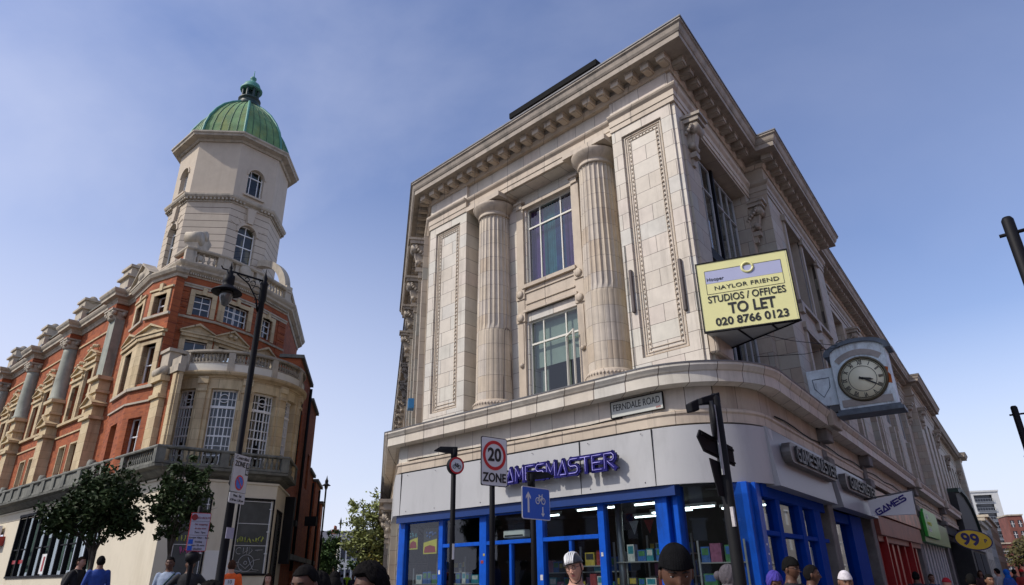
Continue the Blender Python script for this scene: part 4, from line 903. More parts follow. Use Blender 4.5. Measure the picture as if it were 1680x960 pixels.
mb = MB(); arc_wall(mb, .2, 1.2, -80, 130, 5.12, 8.3); mb.build('bow_interior', mat('dim_room_red', (.05, .03, .028), .9, .6, 2), RB)
BA = [bp_(2.12, a) for a in range(-78, 127, 3)]
mb = MB(); mb.sweep(BA, [(-.3, 8.34), (.04, 8.34), (.07, 8.38), (.18, 8.43), (.22, 8.50), (.22, 8.55), (-.3, 8.58)], sm=False); mb.build('bow_cornice', sand, RB)
mb = MB(); mb.sweep(BA, [(-.12, 8.57), (.08, 8.57), (.08, 8.86), (-.12, 8.86)]); mb.build('bow_parapet', mat('white_cream_parapet', (.66, .62, .52), .7, .06), RB)
mb = MB(); mb.sweep(BA, [(-.14, 9.25), (.09, 9.25), (.12, 9.29), (.10, 9.37), (-.14, 9.37)]); mb.sweep(BA, [(-.12, 8.86), (.09, 8.86), (.09, 8.91), (-.12, 8.91)])
for i in range(72):
    a = -75+200*i/71
    if min(abs(a-x) for x in (-50, -14, 20, 54, 88)) < 2.4: continue
    baluster(mb, bp_(2.09, a), 8.91, 9.25, .062, 8)
mb.build('bow_balustrade', mat('stained_balusters', (.30, .26, .20), .8, .3, 4, dirt=(.07, .06, .05)), RB)
mb = MB()
for a in (-50, -14, 20, 54, 88): mb.cut(); arc_wall(mb, 1.98, 2.235, a-2.4, a+2.4, 8.57, 9.26)
mb.build('bow_pedestal', stone, RB)
mb = MB(); mb.lathe(BC, [(.1, 8.5), (2.5, 8.5), (2.5, 8.53), (.1, 8.53)], 40); mb.build('bow_roof', lead, RB)
# ---- pavilion walls
K0 = FL.p(2.45, -.6, 0); KA, KB, K1 = Vector((-11.75, 24.1, 0)), Vector((-10.95, 25.5, 0)), Vector((-10.25, 27.6, 0)); K2 = Vector((-11.3, 32.5, 0))
PV = [K0, KA, KB, K1, K2]
segs = [FR(xy(PV[i]), xy(PV[i+1])) for i in range(4)]
for i, F in enumerate(segs):
    L_ = F.len; ops = {0: [(.55, 1.2, 11.15, 12.0)], 1: [(.28, 1.42, 11.15, 11.98)], 2: [(.65, 1.3, 11.15, 12.02)], 3: []}[i]
    ops2 = {0: [(.5, 1.3, 8.5, 10.1)], 1: [(.3, 1.3, 8.5, 10.1)], 2: [(.7, 1.5, 8.5, 10.1)], 3: []}[i]
    mb = MB(); wall_open(mb, F, 0, L_, 5.2, 12.7, -.3, 0, ops+ops2); mb.build('pavilion_wall', brkC if i == 3 else brk, RB)
    if i < 3:
        mb = MB()
        for (a, b, c, d) in ops:
            mb.box(F, a-.18, a, -.22, .05, c-.06, d+.16); mb.box(F, b, b+.18, -.22, .05, c-.06, d+.16); mb.box(F, a, b, -.22, .05, d, d+.16); mb.box(F, (a+b)/2-.08, (a+b)/2+.08, 0, .1, d, d+.3)
        for (a, b, c, d) in ops2: mb.box(F, a-.2, a, -.22, .05, c-.06, d+.16); mb.box(F, b, b+.2, -.22, .05, c-.06, d+.16); mb.box(F, a-.2, b+.2, -.22, .05, d, d+.16)
        mb.box(F, 0.3 if i == 0 else 0, L_ if i < 2 else 1.75, 0, .12, 10.22, 10.34)
        c = (ops2[0][0]+ops2[0][1])/2; pedm(mb, F, c, 1.3 if i != 1 else 1.6, 10.34, .30 if i != 1 else .4, 0, .16)
        if i == 1:
            for sg in (-1, 1): mb.ball(F.p(c+sg*.12, .14, 10.6), .09, 8, 6)
            mb.box(F, -.0, .12, 0, .06, 11.1, 12.2); mb.box(F, L_-.14, L_, 0, .06, 11.1, 12.2)
        mb.build('window_surround', sand, RB)
        for (a, b, c, d) in ops: window(F, a, b, c, d, -.12, RB, white, [(a+b)/2] if i != 1 else [a+.29, (a+b)/2-.03, (a+b)/2+.03, b-.29], [c+(d-c)*.35, c+(d-c)*.68], .035)
        for (a, b, c, d) in ops2: window(F, a, b, c, d, -.12, RB, white, [(a+b)/2], [c+1.0], .04)
mb = MB(); mb.sweep([K0+(K0-KA).normalized()*0, KA, KB, K1], [(-.1, 12.22), (.05, 12.22), (.05, 12.28), (.09, 12.32), (.09, 12.37), (-.1, 12.38)]); mb.sweep([K0, KA, KB, K1], [(-.1, 10.95), (.06, 10.95), (.08, 11.03), (-.1, 11.05)]); mb.build('string_course', stone, RB)
# rusticated corner strips
mb = MB()
for F, a, b in ((segs[0], 0, .30), (FR(xy(FL.p(3.0, -.6, 0)), xy(K0)), .05, .55), (segs[2], 1.7, 2.2)):
    for i in range(11): mb.box(F, a, b, -.05, .03, 8.6+i*.34+.03, 8.6+(i+1)*.34)
mb.build('brick_quoin', brk, RB)
PC = [FL.p(5.9, -.6, 0), FL.p(3.1, -.6, 0), K0, KA, KB, K1, K2]
PC2 = [K0+FL.t*1.2, K0, KA, KB, K1, K2]
mb = MB(); mb.sweep(PC2, [(-.3, 12.66), (.03, 12.66), (.06, 12.78), (.10, 12.80), (.22, 12.88), (.24, 12.96), (.31, 13.04), (.35, 13.12), (.35, 13.17), (-.3, 13.24)])
for F in segs[:3]:
    n = int(F.len/.09)
    for i in range(n): mb.box(F, .02+i*.09, .065+i*.09, 0, .13, 12.72, 12.80)
mb.build('pavilion_cornice', stone, RB)
mb = MB(); mb.sweep(PC2, [(-.28, 13.2), (.0, 13.2), (.0, 13.34), (-.28, 13.34)]); mb.sweep(PC2, [(-.3, 13.80), (.03, 13.80), (.08, 13.86), (.08, 13.92), (-.3, 13.94)])
for i, F in enumerate(segs[:3]):
    row(mb, F, .2, F.len-.2, -.12, 13.34, 13.8, .2, .07)
    for u in (.12, F.len-.12) if i != 1 else (.1,): mb.box(F, u-.2, u+.2, -.28, .02, 13.2, 13.82)
mb.box(segs[1], .5, 1.4, -.22, -.02, 13.3, 13.8); mb.lathe(segs[1].p(.95, -.03, 13.62), [(.28, 0), (.28, .08), (.2, .12)], 20, axis=segs[1].n)
mb.box(segs[3], 0, 1.6, -.3, -.02, 13.2, 13.85)
mb.build('tower_parapet', stone, RB)
mb = MB(); mb.box(FL, 2.6, 3.7, -.9, -.65, 13.2, 13.7); mb.build('brick_wall', brk, RB)
TC = Vector((-14.62, 29.32, 0))
mb = MB(); mb.plan([xy(K0), xy(KA), xy(KB), xy(K1), xy(K2), xy(FL.p(9, -9, 0)), xy(FL.p(6, -.7, 0))], 12.7, 13.22); mb.build('pavilion_roof', lead, RB)
# ---- tower
ap = cos(pi/8)
def oct_(r): return [TC+Vector((sin(radians(-162.1+45*k)), cos(radians(-162.1+45*k)), 0))*r for k in range(8)]
def face(k, r):      # k 0..7 = faces with outward normal -139.6+45k
    na = -139.6+45*k; n = Vector((sin(radians(na)), cos(radians(na)), 0)); return Frame(xy(TC+n*r*ap), na-90, -1), 2*r*sin(pi/8)
R_ = 2.66
for k in range(8):
    F, wd_ = face(k, R_); h = wd_/2; win = (k % 2 == 0)
    ops = [(-.46, .46, 15.2, 17.42)] if win else []
    mb = MB(); wall_open(mb, F, -h, h, 13.15, 18.3, -.3, 0, ops)
    if win: arch_fill(mb, F, -.46, .46, 16.96, 17.42, -.3, 0)
    mb.build('tower_wall', stuccoR, RB)
    ops = [(-.42, .42, 19.05, 20.6)] if win else []
    mb = MB(); wall_open(mb, F, -h, h, 18.3, 21.8, -.3, 0, ops)
    if win: arch_fill(mb, F, -.42, .42, 20.18, 20.6, -.3, 0)
    mb.build('tower_wall', stucco, RB)
    if win:
        for (w, z0, z1, zs) in ((.46, 15.2, 17.42, 16.3), (.42, 19.05, 20.6, 20.0)):
            o = window(F, -w, w, z0, z1, -.2, RB, white, [0] if z0 < 16 else [-.2, .2], [zs, z1-w] if z0 < 16 else [z1-w], .05)
        mb = MB(); n = 12
        for (w, zs, wd2) in ((.46, 16.96, .12), (.42, 20.18, .09)):
            P1 = [(w*cos(pi*i/n), zs+w*sin(pi*i/n)) for i in range(n+1)]; P2 = [((w+wd2)*cos(pi*i/n), zs+(w+wd2)*sin(pi*i/n)) for i in range(n+1)]
            for i in range(n): mb.poly(F, [P1[i], P1[i+1], P2[i+1], P2[i]], 0, .05)
        mb.box(F, -.55, .55, 0, .12, 18.95, 19.05); mb.poly(F, [(-.14, 17.5), (.14, 17.5), (.22, 18.3), (-.22, 18.3)], 0, .14)
        for sg in (-1, 1):
            for a_k in (25, 50, 72): mb.prism([F.p(sg*.6*cos(radians(a_k)), .0, 16.96+.6*sin(radians(a_k))), F.p(sg*.98*cos(radians(a_k)), .0, 16.96+.98*sin(radians(a_k))), F.p(sg*.98*cos(radians(a_k+2)), .0, 16.96+.98*sin(radians(a_k+2)))], [F.p(sg*.6*cos(radians(a_k)), .02, 16.96+.6*sin(radians(a_k))), F.p(sg*.98*cos(radians(a_k)), .02, 16.96+.98*sin(radians(a_k))), F.p(sg*.98*cos(radians(a_k+2)), .02, 16.96+.98*sin(radians(a_k+2)))])
        mb.build('arch_moulding', stucco, RB)
O = oct_(R_); O = [O[0]]+O[:0:-1]
def osweep(prof, nm, m):
    P = oct_(R_)[::-1]; mb = MB(); mb.sweep(P, prof, closed=True); a = mb.v[0]-TC; 
    return mb.build(nm, m, RB)
# make sure the outward side is right of travel
P = oct_(R_); cr_ = (P[1]-P[0]).cross(P[2]-P[1]).z; OP = P if cr_ > 0 else P[::-1]
def osw(prof, nm, m): mb = MB(); mb.sweep(OP, prof, closed=True); return mb.build(nm, m, RB)
osw([(-.1, 18.3), (.05, 18.3), (.05, 18.42), (.2, 18.50), (.24, 18.58), (.24, 18.66), (-.1, 18.70)], 'tower_belt', stone)
mb = MB()
for k in range(8):
    F, wd_ = face(k, R_); n = 11
    for i in range(n+1):
        u = -wd_/2+wd_*i/n
        if k % 2 == 0 and abs(u) < .3: continue
        mb.box(F, u-.05, u+.05, 0, .17, 18.38, 18.5)
mb.build('dentils', stone, RB)
osw([(-.1, 21.75), (.08, 21.75), (.14, 21.85), (.42, 21.9), (.44, 21.98), (.5, 22.04), (.5, 22.12), (-.1, 22.2)], 'tower_cornice', stone)
dprof = [(2.62, 22.16), (2.64, 22.45), (2.58, 22.95), (2.40, 23.6), (2.08, 24.25), (1.64, 24.9), (1.12, 25.45), (.66, 25.85), (.40, 26.05)]
mb = MB(); vs = []
def ocp(k, r): a = radians(-162.1+45*k); return TC+Vector((sin(a), cos(a), 0))*r
for r, z in dprof: vs += [ocp(k, r)+Z*z for k in range(8)]
mb.add(vs, [(j*8+i, j*8+(i+1) % 8, (j+1)*8+(i+1) % 8, (j+1)*8+i) for j in range(len(dprof)-1) for i in range(8)]+[tuple(range(8)), tuple((len(dprof)-1)*8+i for i in range(8))]); dome = mb.build('dome', copper, RB)
mb = MB()
for k in range(8): mb.tube([ocp(k, r+.02)+Z*z for r, z in dprof], .07, 6)
mb.build('dome_rib', copper2, dome)
mb = MB()
for k in range(8):
    for f in (.2, .4, .6, .8): mb.tube([ocp(k, r+.01)*(1-f)+ocp(k+1, r+.01)*f+Z*z for r, z in dprof], .018, 4)
mb.build('dome_seam', mat('dark_copper_seam', (.06, .13, .07), .6, .2), dome)
mb = MB(); mb.lathe(TC, [(.66, 25.85), (.62, 26.0), (.50, 26.12), (.52, 26.3), (.60, 26.34), (.60, 26.4), (.3, 26.42)], 20)
for i in range(8):
    a = 2*pi*i/8; mb.lathe(TC+Vector((cos(a)*.42, sin(a)*.42, 0)), [(.08, 26.38), (.07, 26.5), (.07, 27.0), (.09, 27.08)], 8)
mb.lathe(TC, [(.22, 26.4), (.22, 27.05)], 12)
mb.build('lantern', copperd, RB)
mb = MB(); mb.lathe(TC, [(.3, 27.04), (.58, 27.06), (.60, 27.14), (.50, 27.18), (.50, 27.28), (.42, 27.5), (.22, 27.68), (.12, 27.76), (.10, 27.84), (.17, 27.92), (.17, 28.0), (.06, 28.1), (.03, 28.2), (.015, 28.55)], 20); mb.build('lantern_cap', copper2, RB)
# scroll brackets
def scroll(F, u, d0, d1, z0, z1, th, nm, m):
    mb = MB(); n = 14; inner = []; outer = []
    for i in range(n+1):
        t = pi/2*i/n*1.15; inner.append(((d1-d0)*.72*cos(t)*-1, sin(t))) 
    A = [(d0+(d1-d0)*(1-cos(pi/2*i/n)), z0+(z1-z0)*sin(pi/2*i/n)) for i in range(n+1)]
    B = [(d0+.45+(d1-d0-.42)*(1-cos(pi/2*i/n)), z0+(z1-z0-.42)*sin(pi/2*i/n)) for i in range(n+1)]
    for i in range(n):
        mb.prism([F.p(u-th, A[i][0], A[i][1]), F.p(u-th, A[i+1][0], A[i+1][1]), F.p(u-th, B[i+1][0], B[i+1][1]), F.p(u-th, B[i][0], B[i][1])], [F.p(u+th, A[i][0], A[i][1]), F.p(u+th, A[i+1][0], A[i+1][1]), F.p(u+th, B[i+1][0], B[i+1][1]), F.p(u+th, B[i][0], B[i][1])])
    mb.lathe(F.p(u-th*1.2, d0+.2, z0+.1), [(.28, 0), (.28, th*2.4)], 14, axis=F.t)
    return mb.build(nm, m, RB)
def bracket2(a, b, z0, z1, th, nm):   # from foot point a (outer) to tower point b
    a = Vector((a[0], a[1], 0)); b = Vector((b[0], b[1], 0)); t = (b-a); L_ = t.length; t = t.normalized(); s = Vector((t.y, -t.x, 0))*th; mb = MB(); n = 14
    ou = [(L_*(1-cos(pi/2*i/n)), z0+(z1-z0)*sin(pi/2*i/n)) for i in range(n+1)]; inn = [(.34+(L_-.34)*(1-cos(pi/2*i/n)), z0+(z1-z0-.30)*sin(pi/2*i/n)) for i in range(n+1)]
    for i in range(n):
        q = [ou[i], ou[i+1], inn[i+1], inn[i]]; mb.prism([a+t*x+Z*z-s for x, z in q], [a+t*x+Z*z+s for x, z in q])
    mb.prism([a+t*x+Z*z-s*1.1 for x, z in ((-.12, z0-.2), (.62, z0-.2), (.62, z0+.1), (-.12, z0+.1))], [a+t*x+Z*z+s*1.1 for x, z in ((-.12, z0-.2), (.62, z0-.2), (.62, z0+.1), (-.12, z0+.1))])
    return mb.build(nm, stone, RB)
bracket2((-10.35, 27.5), (-12.1, 28.2), 13.95, 15.7, .18, 'scroll_bracket')
mb = MB(); a = K0+Vector((-.35, .75, 0)); ft = (Vector((-13.3, 26.3, 0))-a).normalized(); sd = Vector((ft.y, -ft.x, 0))
mb.lathe(a+ft*.15-sd*.3+Z*14.75, [(.30, 0), (.30, .6)], 16, axis=sd); mb.lathe(a+ft*.6-sd*.28+Z*15.1, [(.22, 0), (.22, .56)], 14, axis=sd)
mb.prism([a-sd*.26+Z*13.9, a+ft*.6-sd*.26+Z*13.9, a+ft*1.2-sd*.26+Z*15.0, a+ft*.5-sd*.26+Z*15.2, a-ft*.05-sd*.26+Z*14.9], [a+sd*.26+Z*13.9, a+ft*.6+sd*.26+Z*13.9, a+ft*1.2+sd*.26+Z*15.0, a+ft*.5+sd*.26+Z*15.2, a-ft*.05+sd*.26+Z*14.9])
mb.build('scroll_bracket', stone, RB)
# ---- brick flank along the side road
def flank(s0, s1, z1, d, nm='flank_wall', ops=()):
    mb = MB(); wall_open(mb, FE, s0, s1, 0, z1, -1.2, d, ops); mb.build(nm, brkC, RB); mb = MB(); mb.box(FE, s0-.1, s1+.12, -1.2, d+.12, z1-.02, z1+.12); mb.build('coping', stoned, RB)
flank(2.5, 7.0, 10.2, -.33, ops=[(4.2, 5.2, 6.2, 8.4)]); window(FE, 4.2, 5.2, 6.2, 8.4, -.5, RB, cream, [4.7], [7.3])
flank(7.05, 10.0, 9.5, -.22, ops=[(8, 9, 5.6, 7.2)]); window(FE, 8, 9, 5.6, 7.2, -.45, RB, cream, [8.5], [6.4])
flank(10.05, 12.6, 6.7, -.28); flank(12.65, 15.9, 6.5, -.12); flank(15.95, 17.6, 5.7, -.02)
mb = MB(); mb.box(FE, 3.3, 4.0, -.2, .1, 3.6, 3.8); mb.cut(); mb.tube([FE.p(6.4, -.22, 9.9), FE.p(6.4, -.22, 2)], .07, 8); mb.cut(); mb.tube([FE.p(3.6, -.24, 9), FE.p(3.6, -.24, 5.4)], .05, 8); mb.cut(); mb.tube([FE.p(11, -.1, 6.2), FE.p(11, -.1, 1)], .06, 8); mb.cut(); mb.tube([FE.p(14, .0, 6.2), FE.p(14, .0, 1)], .06, 8); mb.cut()
mb.box(FE, 7.6, 8.0, .0, .5, 3.9, 4.3); mb.box(FE, 2.6, 3.1, -.3, .05, 2.2, 4.6); mb.build('drain_pipe', blk2, RB)
mb = MB(); mb.box(FE, 2.7, 17, -1.3, -.05, 2.4, 2.6); mb.build('flank_string', stoned, RB)
mb = MB(); mb.plan([xy(FE.p(2.6, -1.1, 0)), xy(FE.p(17.4, -1.1, 0)), xy(FE.p(17.4, -9, 0)), xy(FE.p(2.6, -5, 0))], 0, 4.8); mb.plan([xy(FE.p(2.6, -1.1, 0)), xy(FE.p(9.9, -1.1, 0)), xy(FE.p(9.9, -5, 0)), xy(FE.p(2.6, -4, 0))], 4.8, 9.3); mb.build('flank_core', dark, RB)

# ================================================================== SHOP INTERIOR
def P3(az, D, z=0): a = radians(az); return Vector((sin(a)*D, cos(a)*D, z))
tubem = mat('fluorescent_tube', (.9, .95, 1), .4, 0, emis=((.85, .95, 1.0), 5))
def striplight(F, u, d, z, L_, ang=0):
    t = thing('fluorescent_light', F.p(u, d, z), 'white fluorescent strip light on the ceiling inside the games shop', 'ceiling light', 'strip lights inside the games shop')
    f2 = Frame(xy(F.p(u, d, 0)), F.az+ang, 1); mb = MB(); mb.box(f2, -L_/2, L_/2, -.05, .05, z, z+.06); mb.build('housing', white, t)
    mb = MB(); mb.tube([f2.p(-L_/2+.03, 0, z-.02), f2.p(L_/2-.03, 0, z-.02)], .018, 8); mb.build('tube', tubem, t)
for u, d, L_ in ((3.4, -.7, 1.1), (2.7, -2.6, 1.1), (1.9, -.7, 1.1), (2.0, -2.2, 1.2), (1.1, -2.9, 1.1), (5.4, -1.2, 1.1), (3.6, -3.3, 1.2)):
    striplight(FAm, u, d, 2.96, L_, 0)
metl = mat('shelf_steel', (.35, .35, .36), .4, .1, metal=.5)
def shelf(F, u0, u1, d0, d1, zs, label):
    t = thing('display_shelf', F.p(u0, d0, 0), label, 'shelf', 'display shelves behind the shop windows')
    mb = MB()
    for z in zs: mb.box(F, u0, u1, d0, d1, z-.02, z)
    mb.build('shelf_board', metl, t)
    for u in (u0, u1):
        mb = MB(); mb.box(F, u-.015, u+.015, d1-.02, d1+.01, .03, zs[-1]+.35); mb.build('upright', metl, t)
bcols = [mat('game_box_'+n, c, .4, .35, 14) for n, c in (('white', (.5, .5, .5)), ('blue', (.03, .10, .32)), ('red', (.28, .03, .03)), ('black', (.03, .03, .035)), ('teal', (.03, .20, .26)), ('yellow', (.4, .30, .05)), ('pink', (.25, .08, .16)), ('green', (.05, .16, .07)))]
bd = [MB() for _ in range(3)]
def gbox(F, u, d, z, w, h, c, look):
    o = MB(); o.box(F, u, u+w, d-.12, d, z, z+h); o.box(F, u+w*.12, u+w*.88, d, d+.003, z+h*.45, z+h*.9); o.m = [0]*6+[1]*6
    b = o.build('game_box', [bcols[c], bcols[(c*3+4) % 8]], None); tag(b, look, 'box', 'game boxes on the shelves behind the shop windows'); return b
shelf(FAm, 1.25, 2.34, -.05, .25, [.6, 1.0, 1.38, 1.85], 'steel shelf of game boxes behind the window left of the corner posts')
shelf(FAm, 5.9, 7.05, -.05, .25, [.6, 1.05, 1.5], 'steel shelf behind the window left of the shop door')
shelf(FAm, 7.35, 8.4, -.05, .25, [.6, 1.05, 1.5], 'steel shelf behind the leftmost shop window under the posters')
shelf(FAm, 2.6, 3.15, -.05, .25, [.6, 1.0, 1.4, 1.8], 'narrow steel shelf behind the cyclist')
shelf(Fk, .15, .95, -.35, -.1, [.6, 1.0, 1.4, 1.8], 'steel shelf behind the angled corner window')
rb = random.Random(11)
for (F, a, b, d, zs, where) in ((FAm, 1.28, 2.3, .22, [1.0, 1.38, 1.85], 'window left of the corner posts'), (FAm, 5.95, 7.0, .22, [1.05, 1.5], 'window left of the shop door'), (FAm, 7.4, 8.35, .22, [1.05, 1.5], 'leftmost shop window'), (FAm, 2.64, 3.1, .22, [1.4, 1.8], 'cyclist'), (Fk, .18, .9, -.12, [1.0, 1.4, 1.8], 'angled corner window')):
    for z in zs:
        u = a
        while u < b-.1:
            w = rb.uniform(.10, .24); h = rb.uniform(.18, .30)
            if u+w > b: break
            c = rb.randrange(8); gbox(F, u, d, z, w, h, c, 'small %s game box on a shelf behind the %s' % (('white', 'blue', 'red', 'black', 'teal', 'yellow', 'pink', 'green')[c], where)); u += w+rb.uniform(.01, .08)
for (F, a, b, d, zs, where) in ((FAm, 2.62, 3.85, -.55, [.62, .98, 1.34, 1.7], 'right half of the shop door bay'), (FAm, 4.25, 5.5, -.9, [.62, .98, 1.34, 1.7], 'door bay'), (FAm, 1.3, 2.3, -.85, [1.2, 1.6, 2.0], 'window left of the corner posts'), (FAm, 7.35, 8.4, -.5, [1.3, 1.75], 'leftmost shop window')):
    shelf(F, a, b, d-.3, d, zs, 'deep steel shelf of stock behind the %s' % where)
    for z in zs:
        u = a+.02
        while u < b-.1:
            w = rb.uniform(.10, .22); h = rb.uniform(.16, .28)
            if u+w > b: break
            c = rb.choice((0, 1, 1, 3, 3, 3, 4, 2, 6)); gbox(F, u, d-.03, z, w, h, c, '%s game box on the deep shelf, %s' % (('white', 'blue', 'red', 'black', 'teal', 'yellow', 'pink', 'green')[c], where)); u += w+rb.uniform(.004, .03)
# posters
for u0, u1, z0, z1, lab, c in ((8.18, 8.52, 2.28, 2.76, 'dark game poster at the left edge of the shop window', 0), (7.45, 7.95, 2.16, 2.74, 'yellow and red game poster in the leftmost shop window', 1)):
    t = thing('poster', FAm.p(u0, .33, z0), lab, 'poster', 'game posters in the shop window'); zm = z0+(z1-z0)*.5
    mb = MB(); mb.box(FAm, u0, u1, .325, .335, z0, z1); mb.build('sheet', bcols[3], t)
    mb = MB(); mb.poly(FAm, [(u0, z0), (u1, z0), (u1, zm-.03), (u0, zm+.04)], .336, .340); mb.build('lower_panel', mat('poster_yellow', (.6, .52, .03), .5), t)
    mb = MB(); mb.poly(FAm, [(u0+.03, z0+.03), (u1-.03, z0+.03), (u1-.06, z0+.16), ((u0+u1)/2, z0+.2), (u0+.06, z0+.16)], .342, .345); mb.build('red_caption', redm, t)
    mb = MB(); rr_ = random.Random(5+c)
    for i in range(9): mb.ball(FAm.p(rr_.uniform(u0+.05, u1-.05), .342, rr_.uniform(zm+.03, z1-.06)), .035, 6, 4, (1, 1, 1))
    mb.build('picture_detail', bcols[(4, 1)[c]], t)
acw = thing('air_heater', FAm.p(4.95, .2, 2.38), 'white wall heater above the shop door', 'heater'); mb = MB(); mb.box(FAm, 4.65, 5.3, .05, .25, 2.40, 2.56); mb.build('case', white, acw, bevel=.02); mb = MB(); mb.box(FAm, 4.7, 5.25, .251, .256, 2.43, 2.46); mb.build('grille', blk2, acw)
mb = MB(); mb.lathe(FAm.p(2.28, .1, 0), [(.07, .05), (.07, 3.05)], 14); tag(mb.build('steel_column', mat('galvanised_steel', (.4, .4, .4), .35, .1, metal=.7), None), 'round steel column standing inside the shop window', 'column')
for k_, (u, d) in enumerate(((2.1, -.3), (1.75, -.3), (1.45, -.3))):
    mb = MB(); mb.poly(FAm, [(u, 2.6), (u+.22, 2.6), (u+.11, 2.35)], d, d+.01); tag(mb.build('bunting_flag', bcols[(0, 2, 0)[k_]], None), 'small triangular bunting flag hanging inside the shop window', 'flag', 'bunting flags in the shop')
for v0, z0, w, h, lab in ((.62, 2.32, .28, .28, 'white paper notice stuck inside the upper side window'), (3.4, 1.6, .3, .5, 'white paper notice stuck inside the lower side window')):
    mb = MB(); mb.box(FBm, v0, v0+w, .345, .35, z0, z0+h); tag(mb.build('paper_notice', white, None), lab, 'notice')
t = thing('advert_panel', FBm.p(6.4, .1, 0), 'colourful yellow and orange advert standing in the side shop doorway', 'advert')
for i, (a, b, c, d, m_) in enumerate(((6.35, 6.75, .9, 1.75, mat('advert_yellow', (.6, .6, .05), .5)), (6.85, 7.15, .9, 1.6, bcols[0]), (7.25, 7.55, .9, 1.5, mat('advert_orange', (.6, .2, .03), .5)), (7.25, 7.5, 1.5, 1.75, bcols[4]))):
    mb = MB(); mb.box(FBm, a, b, .24, .26, c, d); mb.build('panel', m_, t)

# ================================================================== SIGNS ON THE CORNER BUILDING
# street nameplate
t = thing('street_nameplate', FAm.p(1.32, .6, 4.45), 'white street nameplate lettered FERNDALE ROAD on the pale frieze', 'street sign')
mb = MB(); mb.box(FAm, .75, 1.92, .575, .60, 4.46, 4.76); mb.build('plate', mat('nameplate_white', (.52, .53, .48), .5, .05), t)
mb = MB()
for a, b, c, d in ((.735, .75, 4.445, 4.775), (1.92, 1.935, 4.445, 4.775), (.75, 1.92, 4.76, 4.775), (.75, 1.92, 4.445, 4.46)): mb.box(FAm, a, b, .57, .61, c, d)
mb.build('rim', black, t); blktxt = mat('black_lettering', (.012, .012, .012), .5)
text('FERNDALE ROAD', .19, FAm.p(1.335, .602, 4.635), rA, Z, blktxt, t, sx=.72)
text('SW9', .05, FAm.p(.85, .602, 4.50), rA, Z, mat('red_lettering', (.4, .03, .03), .5), t)
# to let board
TLl, TLr = P3(17.27, 12.22), P3(25.28, 12.2); w_ = (TLr-TLl); wl = w_.length; wr = w_.normalized(); wnn = wr.cross(Z)
t = thing('letting_board', (TLl.x, TLl.y, 5.75), 'yellow to let board projecting from the corner of the pale building', 'sign')
TF = Frame((TLl.x, TLl.y), math.degrees(atan2(wr.x, wr.y)), -1); z0, z1 = 5.80, 7.24
mb = MB(); mb.box(TF, 0.02, wl-.02, -.04, 0, z0+.02, z1-.02); mb.build('board', mat('letting_yellow', (.76, .73, .34), .45, .03), t)
mb = MB()
for a, b, c, d in ((0, .02, z0, z1), (wl-.02, wl, z0, z1), (.02, wl-.02, z1-.02, z1), (.02, wl-.02, z0, z0+.02)): mb.box(TF, a, b, -.05, .012, c, d)
mb.build('rim', black, t)
lav = mat('lilac_panel', (.42, .44, .62), .5, .03)
mb = MB(); mb.box(TF, .16, wl-.15, 0, .003, z1-.46, z1-.20); pn = mb.build('panel', lav, t)
mb = MB()
for a, b, c, d in ((.155, .162, z1-.68, z1-.19), (wl-.155, wl-.148, z1-.68, z1-.19), (.16, wl-.15, z1-.195, z1-.188), (.16, wl-.15, z1-.685, z1-.678)): mb.box(TF, a, b, .002, .005, c, d)
mb.build('line', blktxt, t)
mb = MB(); c = TF.p(wl*.56, .004, z1-.24); 
ringp = [c+wr*(.10*cos(a))+Z*(.10*sin(a)) for a in [2*pi*i/20 for i in range(21)]]; mb.tube(ringp, .025, 5); mb.build('ring_emblem', mat('letting_yellow', (.76, .73, .34)), t)
text('Hooper', .10, TF.p(.18, .006, z1-.38), wr, Z, blktxt, t, align='LEFT')
text('NAYLOR FRIEND', .115, TF.p(wl*.52, .006, z1-.575), wr, Z, blktxt, t, sx=1.3, spc=1.05)
text('STUDIOS / OFFICES', .20, TF.p(wl*.5, .006, z1-.80), wr, Z, blktxt, t, sx=.82, bold=.002)
text('TO LET', .30, TF.p(wl*.54, .006, z1-1.03), wr, Z, blktxt, t, sx=.85, bold=.007)
text('020 8766 0123', .215, TF.p(wl*.52, .006, z1-1.27), wr, Z, blktxt, t, sx=1.0, bold=.005)
T2 = FBm.p(.95, .12, 0); Fs = FR(xy(TLr), xy(T2))
mb = MB(); mb.box(Fs, .03, Fs.len, -.03, 0, z0, z1); mb.build('back_board', mat('board_back', (.25, .25, .25), .6, .1), t)
mb = MB(); pts = [TLl+Z*z0, TLr+Z*z0, T2+Z*(z0)]; mb.prism([p+Z*.01 for p in pts], [p+Z*.03 for p in pts]); mb.build('underside', mat('board_underside', (.32, .32, .31), .6, .1), t)
mb = MB(); mb.tube([TLl+Z*z0, TLr+Z*z0], .022, 6); mb.tube([TLr+Z*z0, T2+Z*z0], .022, 6)
for f in (.35, .7): mb.tube([TLl.lerp(TLr, f)+Z*z0, T2.lerp(TLr, f)+Z*z0], .018, 6)
mb.build('frame', black, t)
